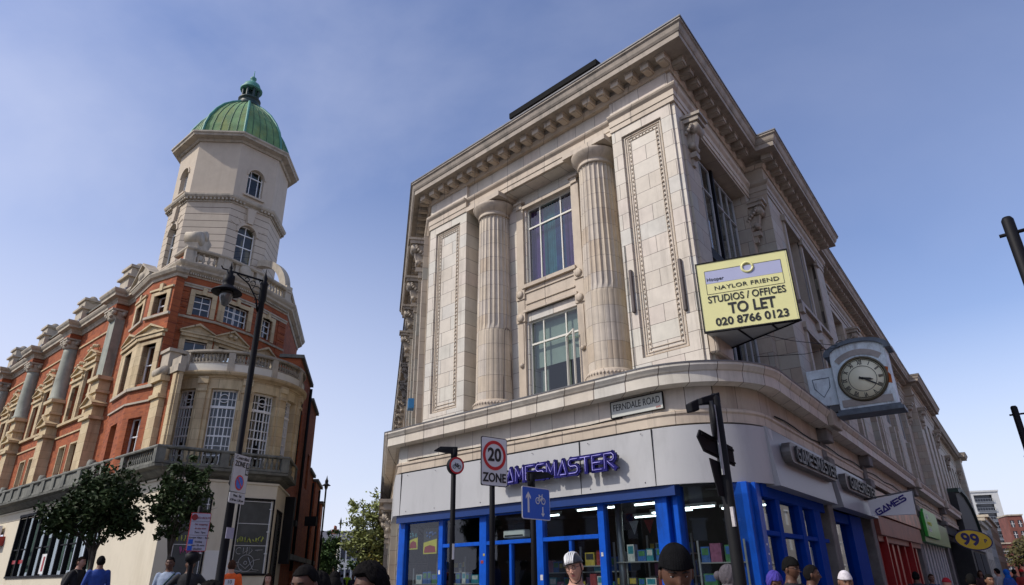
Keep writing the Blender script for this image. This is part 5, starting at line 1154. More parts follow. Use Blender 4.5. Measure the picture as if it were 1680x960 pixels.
# clock
CV = 5.93
FK = Frame(xy(FBm.p(CV, 0, 0)), 126, -1)     # u outward from wall, d towards camera? adjusted below
if (FK.n.dot(-FBm.t)) < 0: FK = Frame(xy(FBm.p(CV, 0, 0)), 126, 1)
t = thing('street_clock', FBm.p(CV, 1.7, 5.1), 'pale blue double sided street clock with peeling rust on a wall bracket', 'clock')
cb1 = mat('peeling_pale_blue_paint', (.70, .80, .84), .55, .2, 4, dirt=(.16, .15, .13), dscale=1.6); cb2 = mat('grey_weathered_panel', (.36, .33, .30), .6, .2, 4)
a0, a1, zb, zt = 1.14, 2.40, 5.20, 6.62; ac = (a0+a1)/2
top = [(a1, zt)]+[(ac+.63*cos(radians(x))*1.0, zt+.26*sin(radians(x))) for x in range(10, 171, 10)]+[(a0, zt)]
mb = MB(); mb.poly(FK, [(a0, zb), (a1, zb)]+top, -.26, .26); mb.build('case', cb1, t, bevel=.012)
mb = MB(); pr = [(a1+.12, zt-.02)]+[(ac+.76*cos(radians(x)), zt+.33*sin(radians(x))) for x in range(0, 181, 10)]+[(a0-.12, zt-.02)]
pin = [(a1-.02, zt-.02)]+[(ac+.62*cos(radians(x)), zt+.24*sin(radians(x))) for x in range(0, 181, 10)]+[(a0+.02, zt-.02)]
for i in range(len(pr)-1): mb.poly(FK, [pr[i], pr[i+1], pin[i+1], pin[i]], -.33, .33)
mb.box(FK, a0-.10, a1+.10, -.33, .33, zb-.10, zb-.02); mb.box(FK, a0-.05, a1+.05, -.30, .30, zb-.02, zb+.04); mb.build('hood_and_base', mat('dark_blue_grey_trim', (.10, .13, .16), .5, .3, 4, dirt=(.04, .04, .04)), t)
dc = FK.p(ac+.01, .26, 5.93); rr_ = FK.t; 
if True:
    mb = MB(); mb.lathe(dc, [(.52, 0), (.56, .03), (.54, .07), (.50, .07), (.49, .03)], 40, axis=FK.n); mb.build('bezel', mat('bronze_bezel', (.10, .085, .05), .4, .2, metal=.5), t)
    mb = MB(); mb.lathe(dc, [(.02, .0), (.495, .0), (.495, .035), (.02, .036)], 48, axis=FK.n); dl = mb.build('dial', mat('cream_dial', (.86, .84, .62), .5, .05), t)
    nn = FK.n; e1_ = FK.t; 
    right = Z.cross(nn); right = right.normalized(); rt2 = right if (right.cross(Z)).dot(nn) > 0 else -right
    mb = MB()
    for r in (.47, .31): P = [dc+nn*.04+rt2*(r*cos(a))+Z*(r*sin(a)) for a in [2*pi*i/48 for i in range(49)]]; mb.tube(P, .006, 4)
    for i in range(60): a = 2*pi*i/60; mb.tube([dc+nn*.04+(rt2*cos(a)+Z*sin(a))*.455, dc+nn*.04+(rt2*cos(a)+Z*sin(a))*.475], .004, 4)
    mb.build('dial_ring', blktxt, dl)
    for i, s_ in enumerate(('XII', 'I', 'II', 'III', 'IIII', 'V', 'VI', 'VII', 'VIII', 'IX', 'X', 'XI')):
        a = pi/2-i*pi/6; u_ = rt2*cos(a)+Z*sin(a); text(s_, .145, dc+nn*.04+u_*.395, u_.cross(nn)*-1 if (u_.cross(nn)*-1).cross(u_).dot(nn) > 0 else u_.cross(nn), u_, blktxt, dl, 'numeral', sx=.6, bold=.003)
    mb = MB()
    for ang, L2, w in ((-14, .24, .022), (-33, .40, .014)):
        a = radians(ang); u_ = rt2*cos(a)+Z*sin(a); p_ = u_.cross(nn); b0 = dc+nn*.055
        q = [b0-u_*.08-p_*w, b0-u_*.08+p_*w, b0+u_*L2*.7+p_*w*1.2, b0+u_*L2, b0+u_*L2*.7-p_*w*1.2]; mb.prism(q, [v+nn*.01 for v in q])
    mb.lathe(dc+nn*.05, [(.03, 0), (.03, .02)], 12, axis=nn); mb.lathe(dc+nn*.05+(rt2*cos(radians(-5))+Z*sin(radians(-5)))*.0, [(.02, 0), (.02, .03)], 10, axis=nn); mb.build('clock_hand', blktxt, t)
mb = MB(); ar = [(x, 1) for x in range(40, 141, 10)]
arcs = [(ac+.80*cos(radians(x)), 5.88+.80*sin(radians(x))) for x in range(48, 133, 7)]; ar2 = [(ac+.66*cos(radians(x)), 5.88+.66*sin(radians(x))) for x in range(48, 133, 7)]
for i in range(len(arcs)-1): mb.poly(FK, [arcs[i], arcs[i+1], ar2[i+1], ar2[i]], .262, .275)
mb.box(FK, a0+.08, a1-.08, .262, .28, zb+.10, zb+.27); mb.build('name_panel', cb2, t)
mb = MB(); mb.poly(FK, [(a1-.10, 5.75), (a1-.02, 5.72), (a1-.01, 5.92), (a1-.06, 6.0), (a1-.03, 6.12), (a1-.11, 6.15), (a1-.15, 5.98)], .262, .268); mb.build('rust_patch', mat('orange_rust', (.42, .10, .01), .8, .2, 8), t)
mb = MB(); mb.box(FK, .50, a0, -.16, .16, 5.42, 6.36); sd2 = mb.build('bracket_box', cb1, t, bevel=.01)
mb = MB(); sh = [FK.p(.82+a, .165, 5.9+b) for a, b in ((-.2, .22), (-.18, -.02), (0, -.26), (.18, -.02), (.2, .22), (-.2, .22))]; mb.tube(sh, .01, 4); mb.build('shield_emblem', mat('faded_blue_line', (.10, .14, .18), .6), sd2)
mb = MB(); mb.box(FK, .9, 1.25, -.14, .14, 5.25, 5.42); mb.tube([FK.p(.5, 0, 5.3), FK.p(1.4, 0, 5.15)], .035, 6); mb.lathe(FK.p(ac-.1, 0, 6.9), [(.02, 0), (.02, .1)], 6)
P = [FK.p(ac-.35+.1*cos(a), 0, 6.98+.08*sin(a)) for a in [2*pi*i/12 for i in range(13)]]; mb.tube(P, .014, 5); mb.tube([p+FK.t*.2 for p in P], .014, 5); mb.build('hanging_loop', steel, t)
# stay wires
for (a, b) in ((FBm.p(1.2, .1, 6.35), FK.p(ac-.3, 0, 6.9)), (FBm.p(3, .1, 6.15), FK.p(ac-.2, 0, 6.9))):
    m = MB(); m.tube([a, a.lerp(b, .5)-Z*.08, b], .008, 4); tag(m.build('stay_wire', blk2, None), 'thin stay wire running from the wall to the street clock', 'wire', 'stay wires holding the clock')
# hanging GAMES sign
t = thing('hanging_sign', FBm.p(8.9, 1.3, 3.0), 'white hanging sign with dark blue GAMES lettering over the side street shops', 'sign')
FH = Frame(xy(FBm.p(8.9, 0, 0)), 126, -1); FH = FH if FH.n.dot(-FBm.t) > 0 else Frame(xy(FBm.p(8.9, 0, 0)), 126, 1)
pts = [(.82, 3.0), (1.86, 2.98), (1.90, 3.56), (.80, 3.40)]
mb = MB(); mb.poly(FH, pts, -.06, .06); mb.build('panel', mat('sign_white_panel', (.78, .78, .78), .5, .03), t)
ug = (FH.t*.9+Z*.42).normalized(); strokes('GAMES', FH.p(1.33, .065, 3.24), ug, ug.cross(FH.n)*(-1 if ug.cross(FH.n).z < 0 else 1), .13, .13, .04, .018, mat('indigo_lettering', (.03, .02, .22), .5), t, depth=.008)
mb = MB(); mb.tube([FH.p(.6, 0, 3.42), FH.p(1.9, 0, 3.58)], .02, 6); mb.tube([FH.p(1.9, 0, 3.56), FH.p(1.9, 0, 2.9)], .02, 6); mb.build('bracket', steel, t)
# 99p sign
t = thing('oval_shop_sign', FBm.p(42.5, 1.4, 3.5), 'yellow oval hanging sign reading 99p further down the side street', 'sign')
cS = P3(33.15, 52, 3.38); nS = Vector((-sin(radians(24)), -cos(radians(24)), 0)); rS = Vector((cos(radians(24)), -sin(radians(24)), 0)).normalized(); upS = (Z+rS*0.0).normalized()
def oval(rx, rz, d0, d1, m, nm, tilt=-.18):
    mb = MB(); P = []
    for i in range(40):
        a = 2*pi*i/40; x, z = rx*cos(a), rz*sin(a); P.append(rS*(x*cos(tilt)-z*sin(tilt))+Z*(x*sin(tilt)+z*cos(tilt)))
    mb.prism([cS+p+nS*d0 for p in P], [cS+p+nS*d1 for p in P]); return mb.build(nm, m, t)
oval(1.0, .60, -.1, .0, mat('navy_rim', (.02, .015, .10), .5), 'rim'); oval(.93, .54, .0, .02, mat('sign_bright_yellow', (.75, .50, .02), .45), 'face')
text('99', .95, cS+nS*.03-rS*.15, (rS-Z*.12), Z, mat('navy_lettering', (.02, .015, .12), .5), t, bold=.03); text('P', .30, cS+nS*.03+rS*.62-Z*.1, rS, Z, MATS['navy_lettering'], t, bold=.01)
mb = MB(); mb.tube([cS-rS*1.0+Z*.3, cS-rS*1.8+Z*.6], .05, 6); mb.build('bracket', black, t)

# ================================================================== FAR BUILDINGS, RIGHT SIDE
DB = thing('gabled_shop', FBm.p(44, .5, 0), 'black painted shop front with a curved gable after the pale building', 'shop')
mb = MB(); pts = [(43.6, .0), (62, 0), (62, 4.2), (60, 5.6), (57, 6.4), (52, 6.9), (47, 6.9), (44.6, 6.6), (43.6, 6.6)]; mb.poly(FBm, pts, -.5, .95); mb.build('wall', mat('black_painted_front', (.018, .02, .02), .7, .3), DB)
mb = MB()
for i in range(len(pts)-3):
    a, b = pts[i+2], pts[i+3]; mb.prism([FBm.p(a[0], -.5, a[1]), FBm.p(b[0], -.5, b[1]), FBm.p(b[0], -.5, b[1]+.25), FBm.p(a[0], -.5, a[1]+.25)], [FBm.p(a[0], 1.15, a[1]), FBm.p(b[0], 1.15, b[1]), FBm.p(b[0], 1.15, b[1]+.25), FBm.p(a[0], 1.15, a[1]+.25)])
mb.build('gable_coping', mat('dark_green_coping', (.02, .045, .03), .6), DB)
mb = MB(); mb.box(FBm, 45.5, 51, .95, 1.0, .3, 2.8); mb.box(FBm, 53, 59, .95, 1.0, .3, 2.8); mb.build('doorway', dark, DB)
mb = MB(); mb.box(FBm, 44.5, 61, .95, 1.1, 3.0, 3.7); mb.build('fascia', mat('grey_sign_band', (.22, .22, .23), .5, .3), DB); text('nta', .7, FBm.p(58, 1.12, 3.3), FBm.t, Z, white, DB)
def block(name, label, D0, u0, u1, d0, d1, h, wm, rows_, cols_, F=FBm, wmat=None, cat='building', grp=None):
    t = thing(name, F.p(u0, d1, 0), label, cat, grp); wmat = wmat or mat('far_window_dark', (.05, .055, .07), .2)
    ops = []; cw = (u1-u0)/cols_; rh = (h-1.6)/rows_
    for i in range(cols_):
        for j in range(rows_): ops.append((u0+cw*(i+.22), u0+cw*(i+.78), .8+rh*(j+.2), .8+rh*(j+.85)))
    mb = MB(); wall_open(mb, F, u0, u1, 0, h, d1-.3, d1, ops); mb.box(F, u0, u1, d0, d1-.6, 0, h-.1); mb.build('wall', wm, t)
    mb = MB(); mb.box(F, u0-.2, u1+.2, d0, d1+.3, h, h+.35); mb.build('cornice', stone, t)
    for (a, b, c, d) in ops:
        m = MB(); m.box(F, a, b, d1-.28, d1-.22, c, d); f = m.build('window', wmat, t); m = MB(); m.box(F, (a+b)/2-.05, (a+b)/2+.05, d1-.215, d1-.17, c, d); m.box(F, a, b, d1-.215, d1-.17, (c+d)/2-.05, (c+d)/2+.05); m.build('frame', white, f)
    return t
palew = mat('pale_far_wall', (.42, .38, .33), .8, .15, 1); redw = mat('far_red_brick', (.30, .09, .05), .85, .2, 1); brw = mat('far_brown_brick', (.22, .13, .07), .85, .2, 1)
block('shop_building', 'low pale building beyond the black gabled shop', 0, 77, 92, -8, .4, 6.2, palew, 2, 4)
block('shop_building', 'low grey building further down the side street', 0, 93, 112, -8, .3, 7.4, mat('grey_far_wall', (.25, .25, .25), .8, .2, 1), 2, 5)
block('shop_building', 'brown brick building far down the side street', 0, 113, 150, -8, .2, 9, brw, 3, 8)
# white apartment block far away
FT = Frame(xy(P3(33.2, 300)), 108, -1)
if FT.n.y > 0: FT = Frame(xy(P3(33.2, 300)), 108, 1)
t = thing('apartment_block', (FT.P.x, FT.P.y, 0), 'white apartment block with balconies far down the side street', 'building')
ops = []
for j in range(8):
    z = 3+3.1*j; ops += [(1.2, 2.6, z, z+2.0), (3.6, 9.4, z, z+2.3)]
mb = MB(); wall_open(mb, FT, 0, 11.5, 0, 28, -.6, 0, ops); mb.box(FT, 0, 11.5, -10, -1.6, 0, 27.8); mb.build('wall', mat('white_far_render', (.6, .6, .58), .8, .05), t)
mb = MB(); mb.box(FT, -.2, 11.7, -10, .3, 28, 28.6); mb.build('cornice', mat('white_far_render', (.6, .6, .58)), t)
mb = MB(); mb.box(FT, .4, 11.2, -1.58, -1.5, 0, 27.8); mb.build('window', mat('far_window_dark', (.05, .055, .07), .2), t)
for j in range(8):
    z = 3+3.1*j; mb = MB(); mb.box(FT, 3.6, 9.4, -.3, .5, z-.15, z); mb.box(FT, 3.6, 9.4, .44, .48, z+.95, z+1.05)
    for q in range(8): mb.box(FT, 3.6+q*.82, 3.66+q*.82, .44, .48, z, z+.95)
    mb.build('balcony', mat('far_balcony_grey', (.25, .27, .3), .5), t)
FT2 = Frame(xy(P3(35.4, 240)), 112, 1); FT2 = FT2 if FT2.n.y < 0 else Frame(xy(P3(35.4, 240)), 112, -1)
darkr = mat('far_dark_red_brick', (.17, .06, .045), .85, .3, .5)
block('terrace_building', 'narrow red brick building beside the white apartment block', 0, 0, 3.6, -10, 0, 15.8, darkr, 5, 2, F=FT2)
block('terrace_building', 'red brick building at the far right end of the street', 0, -9.5, -.8, -10, -1, 8.5, darkr, 3, 3, F=FT2)
block('terrace_building', 'low dark red building at the very end of the street', 0, 4.2, 9, -10, -3, 10.5, brw, 3, 3, F=FT2)
# ================================================================== FAR TERRACE AT THE END OF THE LEFT STREET
FTm = Frame(xy(P3(-18.5, 92)), 82, -1); FTm = FTm if FTm.n.y < 0 else Frame(xy(P3(-18.5, 92)), 82, 1)
slate = mat('slate_roof', (.10, .10, .11), .7, .2, 2); tile = mat('red_roof_tile', (.28, .09, .05), .8, .2, 3)
for k_ in range(3):
    u = k_*6.1; t = thing('terraced_house', FTm.p(u, 0, 0), ('brown brick terraced house with white bays, leftmost of the far row', 'brown brick terraced house with white bays, middle of the far row', 'brown brick terraced house with white bays, rightmost of the far row')[k_], 'house', 'terraced houses at the end of the street')
    h = 6.1; ops = [(u+3.9, u+5.0, 1.4, 2.9), (u+3.9, u+5.0, 4.0, 5.4)]
    mb = MB(); wall_open(mb, FTm, u, u+6.08, .2, h, -.3, 0, ops); mb.box(FTm, u, u+6.08, -7, -.6, .2, h); mb.build('wall', brw, t)
    for (a, b, c, d) in ops: window(FTm, a, b, c, d, -.1, t, white, [(a+b)/2], [(c+d)/2], .09, gl=mat('far_window_dark', (.05, .055, .07), .2))
    mb = MB(); mb.plan([xy(FTm.p(u+.6, 0, 0)), xy(FTm.p(u+1.1, .9, 0)), xy(FTm.p(u+2.7, .9, 0)), xy(FTm.p(u+3.2, 0, 0))], .2, 5.7); by = mb.build('bay', mat('white_house_trim', (.62, .62, .60), .7), t)
    for z in (1.5, 4.0):
        for (a, b) in ((1.25, 1.8), (2.0, 2.55)): mb = MB(); mb.box(FTm, u+a, u+b, .88, .92, z, z+1.35); mb.build('window', mat('far_window_dark', (.05, .055, .07), .2), by)
    mb = MB(); mb.box(FTm, u, u+6.08, -.1, .25, h-.1, h+.15); mb.box(FTm, u, u+6.08, -.02, .15, 3.2, 3.4); mb.build('cornice', MATS['white_house_trim'], t)
    mb = MB(); mb.prism([FTm.p(u, .3, h+.15), FTm.p(u, -7, h+.15), FTm.p(u, -3.5, h+1.5)], [FTm.p(u+6.08, .3, h+.15), FTm.p(u+6.08, -7, h+.15), FTm.p(u+6.08, -3.5, h+1.5)]); rf = mb.build('roof', slate, t)
    mb = MB(); mb.box(FTm, u+5.6, u+6.3, -4.4, -2.2, h, h+1.6)
    for q in range(4): mb.lathe(FTm.p(u+5.95, -4.1+q*.5, h+1.6), [(.14, 0), (.11, .5)], 8)
    mb.build('chimney', redw, rf)
# ================================================================== TREES
def leaf_mat(nm, c, v=.4):
    m = mat(nm, c, .55, v, 2.5, spec=.12); b = m.node_tree.nodes['Principled BSDF']; return m
bark = mat('tree_bark', (.07, .055, .04), .9, .3, 6)
def tree(name, base, h_trunk, blobs, nleaf, lsize, lm, label, grp=None, r0=.09, seed=1, gap=.0):
    rn = random.Random(seed); t = thing(name, base, label, 'tree', grp); mb = MB(); B = Vector(base); top = B+Vector((0, 0, h_trunk))
    mb.tube([B, B+Vector((.03, .02, h_trunk*.5)), top], [r0, r0*.8, r0*.6], 8)
    for c, r in blobs:
        cc = B+Vector(c); st = B+Z*(h_trunk*rn.uniform(.75, 1.0)); mid = st.lerp(cc, .5)+Vector((rn.uniform(-.1, .1), rn.uniform(-.1, .1), .1)); mb.tube([st, mid, cc], [r0*.5, r0*.3, r0*.1], 5)
        for q in range(4):
            e = cc+Vector((rn.uniform(-1, 1), rn.uniform(-1, 1), rn.uniform(-.6, 1)))*r; mb.tube([mid, mid.lerp(e, .6)+Z*.05*r, e], [r0*.22, r0*.14, r0*.05], 4)
    mb.build('trunk', bark, t); m = MB(); tot = sum(r**2 for _, r in blobs)
    for c, r in blobs:
        n = int(nleaf*r*r/tot); cc = B+Vector(c)
        cl = [(cc+Vector((rn.gauss(0, 1), rn.gauss(0, 1), rn.gauss(0, 1))).normalized()*r*rn.uniform(.35, 1.02)) for _ in range(max(6, int(n/26)))]
        for i in range(n):
            k = rn.choice(cl); p = k+Vector((rn.gauss(0, 1), rn.gauss(0, 1), rn.gauss(0, .8)))*r*.17
            a = Vector((rn.uniform(-1, 1), rn.uniform(-1, 1), rn.uniform(-1, .6))).normalized(); b = a.orthogonal().normalized(); b.rotate(Matrix.Rotation(rn.uniform(0, 6.28), 3, a)) if False else None
            s = lsize*rn.uniform(.7, 1.3); m.add([p-a*s, p-b*s*.42, p+a*s, p+b*s*.42+a.cross(b)*s*.12], [(0, 1, 2, 3)])
    o = m.build('crown', lm, t, recalc=False); return t
dl_ = leaf_mat('dark_green_leaves', (.028, .045, .014)); 
b1 = P3(-31.15, 18.3); b1.z = gz(b1.x)-.15
tree('street_tree', b1, 2.15, [((0, 0, 3.1), .72), ((-.55, .1, 2.85), .55), ((-1.05, 0, 2.75), .38), ((.5, 0, 2.9), .48), ((.72, -.1, 2.6), .30), ((-.3, .1, 3.45), .36), ((.2, 0, 2.55), .5), ((-.7, 0, 2.5), .32)], 6800, .064, dl_, 'dark leafed street tree in front of the long shop window', 'street trees by the brick building', .06, 3)
b2 = P3(-26.3, 17.6); b2.z = gz(b2.x)+.12
tree('street_tree', b2, 2.0, [((0, 0, 2.75), .58), ((-.2, 0, 3.35), .36), ((.3, 0, 3.2), .42), ((.42, 0, 2.6), .42), ((-.36, 0, 2.6), .30), ((.6, 0, 2.15), .25), ((.05, 0, 3.6), .25), ((-.1, 0, 2.2), .3)], 3700, .062, dl_, 'thin dark street tree in front of the graffitied boards', 'street trees by the brick building', .05, 8)
lg = leaf_mat('spring_green_leaves', (.27, .31, .12)); lgy = leaf_mat('yellow_green_leaves', (.42, .36, .08)); mg = leaf_mat('mid_green_leaves', (.045, .08, .02)); olive = leaf_mat('olive_leaves', (.09, .08, .03))
b3 = P3(-12.2, 46); b3.z = .4
tree('spring_tree', b3, 2.2, [((0, 0, 4.2), 1.5), ((.9, 0, 5.4), 1.1), ((-.6, 0, 5.2), .9), ((.4, 0, 3.0), 1.3), ((1.3, 0, 6.2), .7), ((-.9, 0, 3.4), .8), ((1.4, .2, 3.6), 1.3)], 4200, .13, lg, 'loose light green spring tree beside the pale building flank', 'trees along the left street', .14, 5)
b4 = P3(-11.2, 52); b4.z = .4
tree('spring_tree', b4, 1.2, [((0, 0, 2.4), 1.2), ((.8, 0, 2.2), 1.0)], 1500, .15, lgy, 'low yellow leafed tree behind the light green spring tree', 'trees along the left street', .1, 6)
b5 = P3(-14.9, 60); b5.z = .4
tree('round_tree', b5, 1.6, [((0, 0, 3.4), 1.3), ((0, 0, 2.4), 1.2), ((.2, 0, 4.3), .8)], 2200, .16, mg, 'dark green tree between the two far lamp posts', 'trees along the left street', .12, 7)
b6 = P3(-12.6, 66); b6.z = .4
tree('round_tree', b6, 1.3, [((0, 0, 2.4), .9)], 700, .16, mg, 'small dark green tree in front of the far terrace', 'trees along the left street', .1, 9)
for i, (az_, D, h, r) in enumerate(((35.9, 190, 8.5, 4), (36.6, 170, 8.0, 4), (37.4, 150, 7.5, 4), (38.3, 135, 7, 4), (39.2, 120, 6.4, 4))):
    bb = P3(az_, D); tree('plane_tree', bb, h*.35, [((0, 0, h*.6), r*.8), ((r*.6, 0, h*.5), r*.6), ((-r*.6, 0, h*.5), r*.6), ((0, 0, h*.85), r*.5)], 1300, .42, olive, ('olive street tree at the far right edge, number %s from the road end' % ('one', 'two', 'three', 'four', 'five')[i]), 'far trees on the right', .25, 20+i)

# ================================================================== STREET FURNITURE
greyback = mat('sign_back_grey', (.16, .16, .165), .5, .1)
signw = mat('sign_white', (.66, .66, .66), .4, .02); signred = mat('sign_red', (.52, .015, .02), .4, .03); signblue = mat('sign_blue', (.012, .10, .50), .4, .03)
def plate_frame(a1, D1, a2, D2):
    return FR(xy(P3(a1, D1)), xy(P3(a2, D2)))
def rrect(F, w, z0, z1, r, d0, d1, m, nm, parent, ins=0):
    P = []
    for cx_, cz_, s in ((w-r-ins, z1-r-ins, 0), (r+ins, z1-r-ins, 90), (r+ins, z0+r+ins, 180), (w-r-ins, z0+r+ins, 270)):
        P += [(cx_+r*cos(radians(s+q)), cz_+r*sin(radians(s+q))) for q in (0, 30, 60, 90)]
    mb = MB(); mb.poly(F, P, d0, d1); return mb.build(nm, m, parent)
def ringp(F, u, z, r0, r1, d0, d1, m, nm, parent, n=40):
    mb = MB()
    for i in range(n):
        a, b = 2*pi*i/n, 2*pi*(i+1)/n; q = [(u+r*cos(t), z+r*sin(t)) for r, t in ((r0, a), (r1, a), (r1, b), (r0, b))]; mb.add([F.p(x, d1, y) for x, y in q], [(0, 1, 2, 3)])
    return mb.build(nm, m, parent, recalc=False)
def disc(F, u, z, r, d, m, nm, parent, n=40):
    mb = MB(); mb.add([F.p(u+r*cos(2*pi*i/n), d, z+r*sin(2*pi*i/n)) for i in range(n)], [tuple(range(n))]); return mb.build(nm, m, parent, recalc=False)
def post_(t, x, y, z0, z1, r, m=None):
    mb = MB(); mb.lathe((x, y, 0), [(r, z0), (r, z1-.01), (r*.6, z1+.01)], 16); return mb.build('pole', m or black, t)
def bike(F, u, z, s, d, m, parent, r=.006, flip=1):
    mb = MB(); q = lambda a, b: F.p(u+a*s*flip, d, z+b*s)
    for cx_ in (-.55, .55): mb.tube([q(cx_+.36*cos(t), -.25+.36*sin(t)) for t in [2*pi*i/20 for i in range(21)]], r, 5)
    for a, b in (((-.55, -.25), (-.2, .28)), ((-.2, .28), (.33, .32)), ((.33, .32), (0, -.25)), ((0, -.25), (-.2, .28)), ((-.55, -.25), (0, -.25)), ((.55, -.25), (.3, .48)), ((.3, .48), (.42, .52)), ((-.2, .28), (-.24, .42)), ((-.36, .42), (-.12, .42))): mb.tube([q(*a), q(*b)], r, 5)
    return mb.build('bicycle_symbol', m, parent)
# --- 20 zone sign
FZ = plate_frame(-2.87, 11.0, -.63, 11.34); wz = FZ.len; cz = FZ.p(wz/2, -.06, 0)
t = thing('speed_zone_sign', (cz.x, cz.y, 0), 'tall white 20 ZONE sign with a red ring on a black pole', 'sign'); za, zb_ = 2.99, 3.79
post_(t, cz.x, cz.y, .0, 3.7, .045); rrect(FZ, wz, za, zb_, .03, -.012, 0, black, 'plate_edge', t); pf = rrect(FZ, wz, za, zb_, .03, 0, .004, signw, 'plate', t, .012)
rc = wz/2; zc = zb_-.30; ringp(FZ, rc, zc, .19, .245, 0, .007, signred, 'red_ring', t)
text('20', .30, FZ.p(rc, .007, zc), FZ.t, Z, blktxt, t, bold=.008, sx=.95); text('ZONE', .20, FZ.p(rc, .007, za+.13), FZ.t, Z, blktxt, t, bold=.005, sx=.88)
# --- lamp heads
def small_lamp(t, top, dirv_, L_=.34):
    mb = MB(); d = Vector((dirv_[0], dirv_[1], 0)).normalized(); s = Vector((d.y, -d.x, 0)); x, y, z = top; o = Vector(top)
    mb.prism([o-d*.06-s*.05-Z*.08, o-d*.06+s*.05-Z*.08, o+d*L_+s*.06-Z*.02, o+d*L_-s*.06-Z*.02], [o-d*.06-s*.05+Z*.05, o-d*.06+s*.05+Z*.05, o+d*L_*.7+s*.05+Z*.05, o+d*L_*.7-s*.05+Z*.05]); mb.lathe(o-Z*.1, [(.055, -.1), (.06, .12)], 12); return mb.build('lamp_head', black, t)
# --- no cycling sign (lit drum)
cb_ = P3(-5.2, 12.05); t = thing('no_cycling_sign', (cb_.x, cb_.y, 0), 'round red ringed bicycle sign in a black drum on a black pole', 'sign')
post_(t, cb_.x, cb_.y, 0, 3.65, .045)
na = 147; nB_ = Vector((sin(radians(na)), cos(radians(na)), 0)); FD = Frame((cb_.x, cb_.y), na-90, -1); dc = cb_+nB_*.07+Z*3.44-FD.t*.03
mb = MB(); mb.lathe(dc-nB_*.02, [(.13, 0), (.152, .02), (.152, .11), (.148, .12), (.01, .12)], 32, axis=nB_); mb.build('drum', black, t)
uD = (dc-FD.P).dot(FD.t); disc(FD, uD, 3.44, .145, .172, signw, 'face', t); ringp(FD, uD, 3.44, .115, .147, 0, .174, signred, 'red_ring', t); bike(FD, uD, 3.44, .085, .176, blktxt, t, .005, -1)
small_lamp(t, (cb_.x, cb_.y, 3.74), (-1, -.2), .36); mb = MB(); mb.box(FD, -.02, .02, .046, .05, 1.9, 2.15); mb.build('sticker', signw, t)
# --- blue contraflow sign
FBl = plate_frame(.58, 10.6, 2.9, 11.15); wz = FBl.len; cz = FBl.p(wz*.48, -.06, 0)
t = thing('contraflow_cycle_sign', (cz.x, cz.y, 0), 'blue sign with arrows and a white bicycle on a black pole', 'sign'); za, zb_ = 2.435, 2.925
post_(t, cz.x, cz.y, 0, 3.1, .045); rrect(FBl, wz, za, zb_, .03, -.012, 0, greyback, 'plate_edge', t); rrect(FBl, wz, za, zb_, .03, 0, .003, signw, 'border', t); rrect(FBl, wz, za, zb_, .025, .003, .006, signblue, 'plate', t, .012)
bike(FBl, wz*.64, zb_-.17, .13, .010, signw, t, .0075)
mb = MB(); mb.poly(FBl, [(wz*.21-.02, za+.10), (wz*.21+.02, za+.10), (wz*.21+.02, zb_-.15), (wz*.21+.06, zb_-.19), (wz*.21+.06, zb_-.15), (wz*.21, zb_-.08), (wz*.21-.06, zb_-.15), (wz*.21-.06, zb_-.19), (wz*.21-.02, zb_-.15)], .007, .010)
u_ = wz*.72; mb.poly(FBl, [(u_-.012, zb_-.29), (u_+.012, zb_-.29), (u_+.012, za+.09), (u_+.035, za+.11), (u_+.035, za+.085), (u_, za+.05), (u_-.035, za+.085), (u_-.035, za+.11), (u_-.012, za+.09)], .007, .010); mb.build('arrows', signw, t)
small_lamp(t, (cz.x-.02, cz.y, 3.12), (1, .25), .38)
# --- fingerpost seen from behind
pr_ = P3(17.36, 7.0); t = thing('fingerpost', (pr_.x, pr_.y, 0), 'tall black fingerpost with sign boards seen from behind and a lamp arm', 'signpost')
mb = MB(); mb.lathe(pr_, [(.075, 0), (.072, 1.2), (.06, 1.3), (.055, 3.28), (.03, 3.33)], 16); mb.build('pole', blk2, t)
FF = plate_frame(15.6, 6.75, 18.25, 7.1); L_ = FF.len
mb = MB(); mb.poly(FF, [(0, 2.86), (.04, 2.93), (L_, 2.79), (L_, 2.60), (.07, 2.72)], -.02, .0); mb.poly(FF, [(.05, 2.90), (L_, 2.765), (L_, 2.745), (.05, 2.88)], .0, .012); mb.poly(FF, [(.08, 2.75), (L_, 2.635), (L_, 2.62), (.08, 2.735)], .0, .012); mb.build('finger_board', black, t)
FF2 = plate_frame(16.35, 6.85, 17.3, 6.98); mb = MB(); mb.poly(FF2, [(0, 2.66), (FF2.len, 2.62), (FF2.len, 2.30), (.06, 2.30)], -.015, 0); mb.box(FF2, .03, .08, .0, .002, 2.42, 2.44); mb.build('side_board', black, t)
nd = P3(17.1-90, 1); mb = MB(); cD = P3(17.0, 6.93, 3.04); ax_ = Vector((cos(radians(12)), -sin(radians(12)), 0)).normalized(); mb.lathe(cD-ax_*.015, [(.01, 0), (.20, 0), (.20, .03), (.01, .03)], 28, axis=ax_); mb.build('round_sign', black, t)
mb = MB(); mb.box(FF, L_*.52, L_*.58, .015, .03, 2.5, 3.2); mb.build('grey_strap', mat('grey_strap', (.35, .36, .37), .5), t)
mb = MB(); o = Vector((pr_.x, pr_.y, 3.28)); tip = P3(15.1, 6.8, 3.17); d = (tip-o).normalized(); s = Vector((d.y, -d.x, 0)).normalized()
mb.prism([o-s*.04-Z*.06-d*.05, o+s*.04-Z*.06-d*.05, o+d*.20+s*.035-Z*.02, o+d*.20-s*.035-Z*.02], [o-s*.04+Z*.05-d*.05, o+s*.04+Z*.05-d*.05, o+d*.20+s*.035+Z*.05, o+d*.20-s*.035+Z*.05])
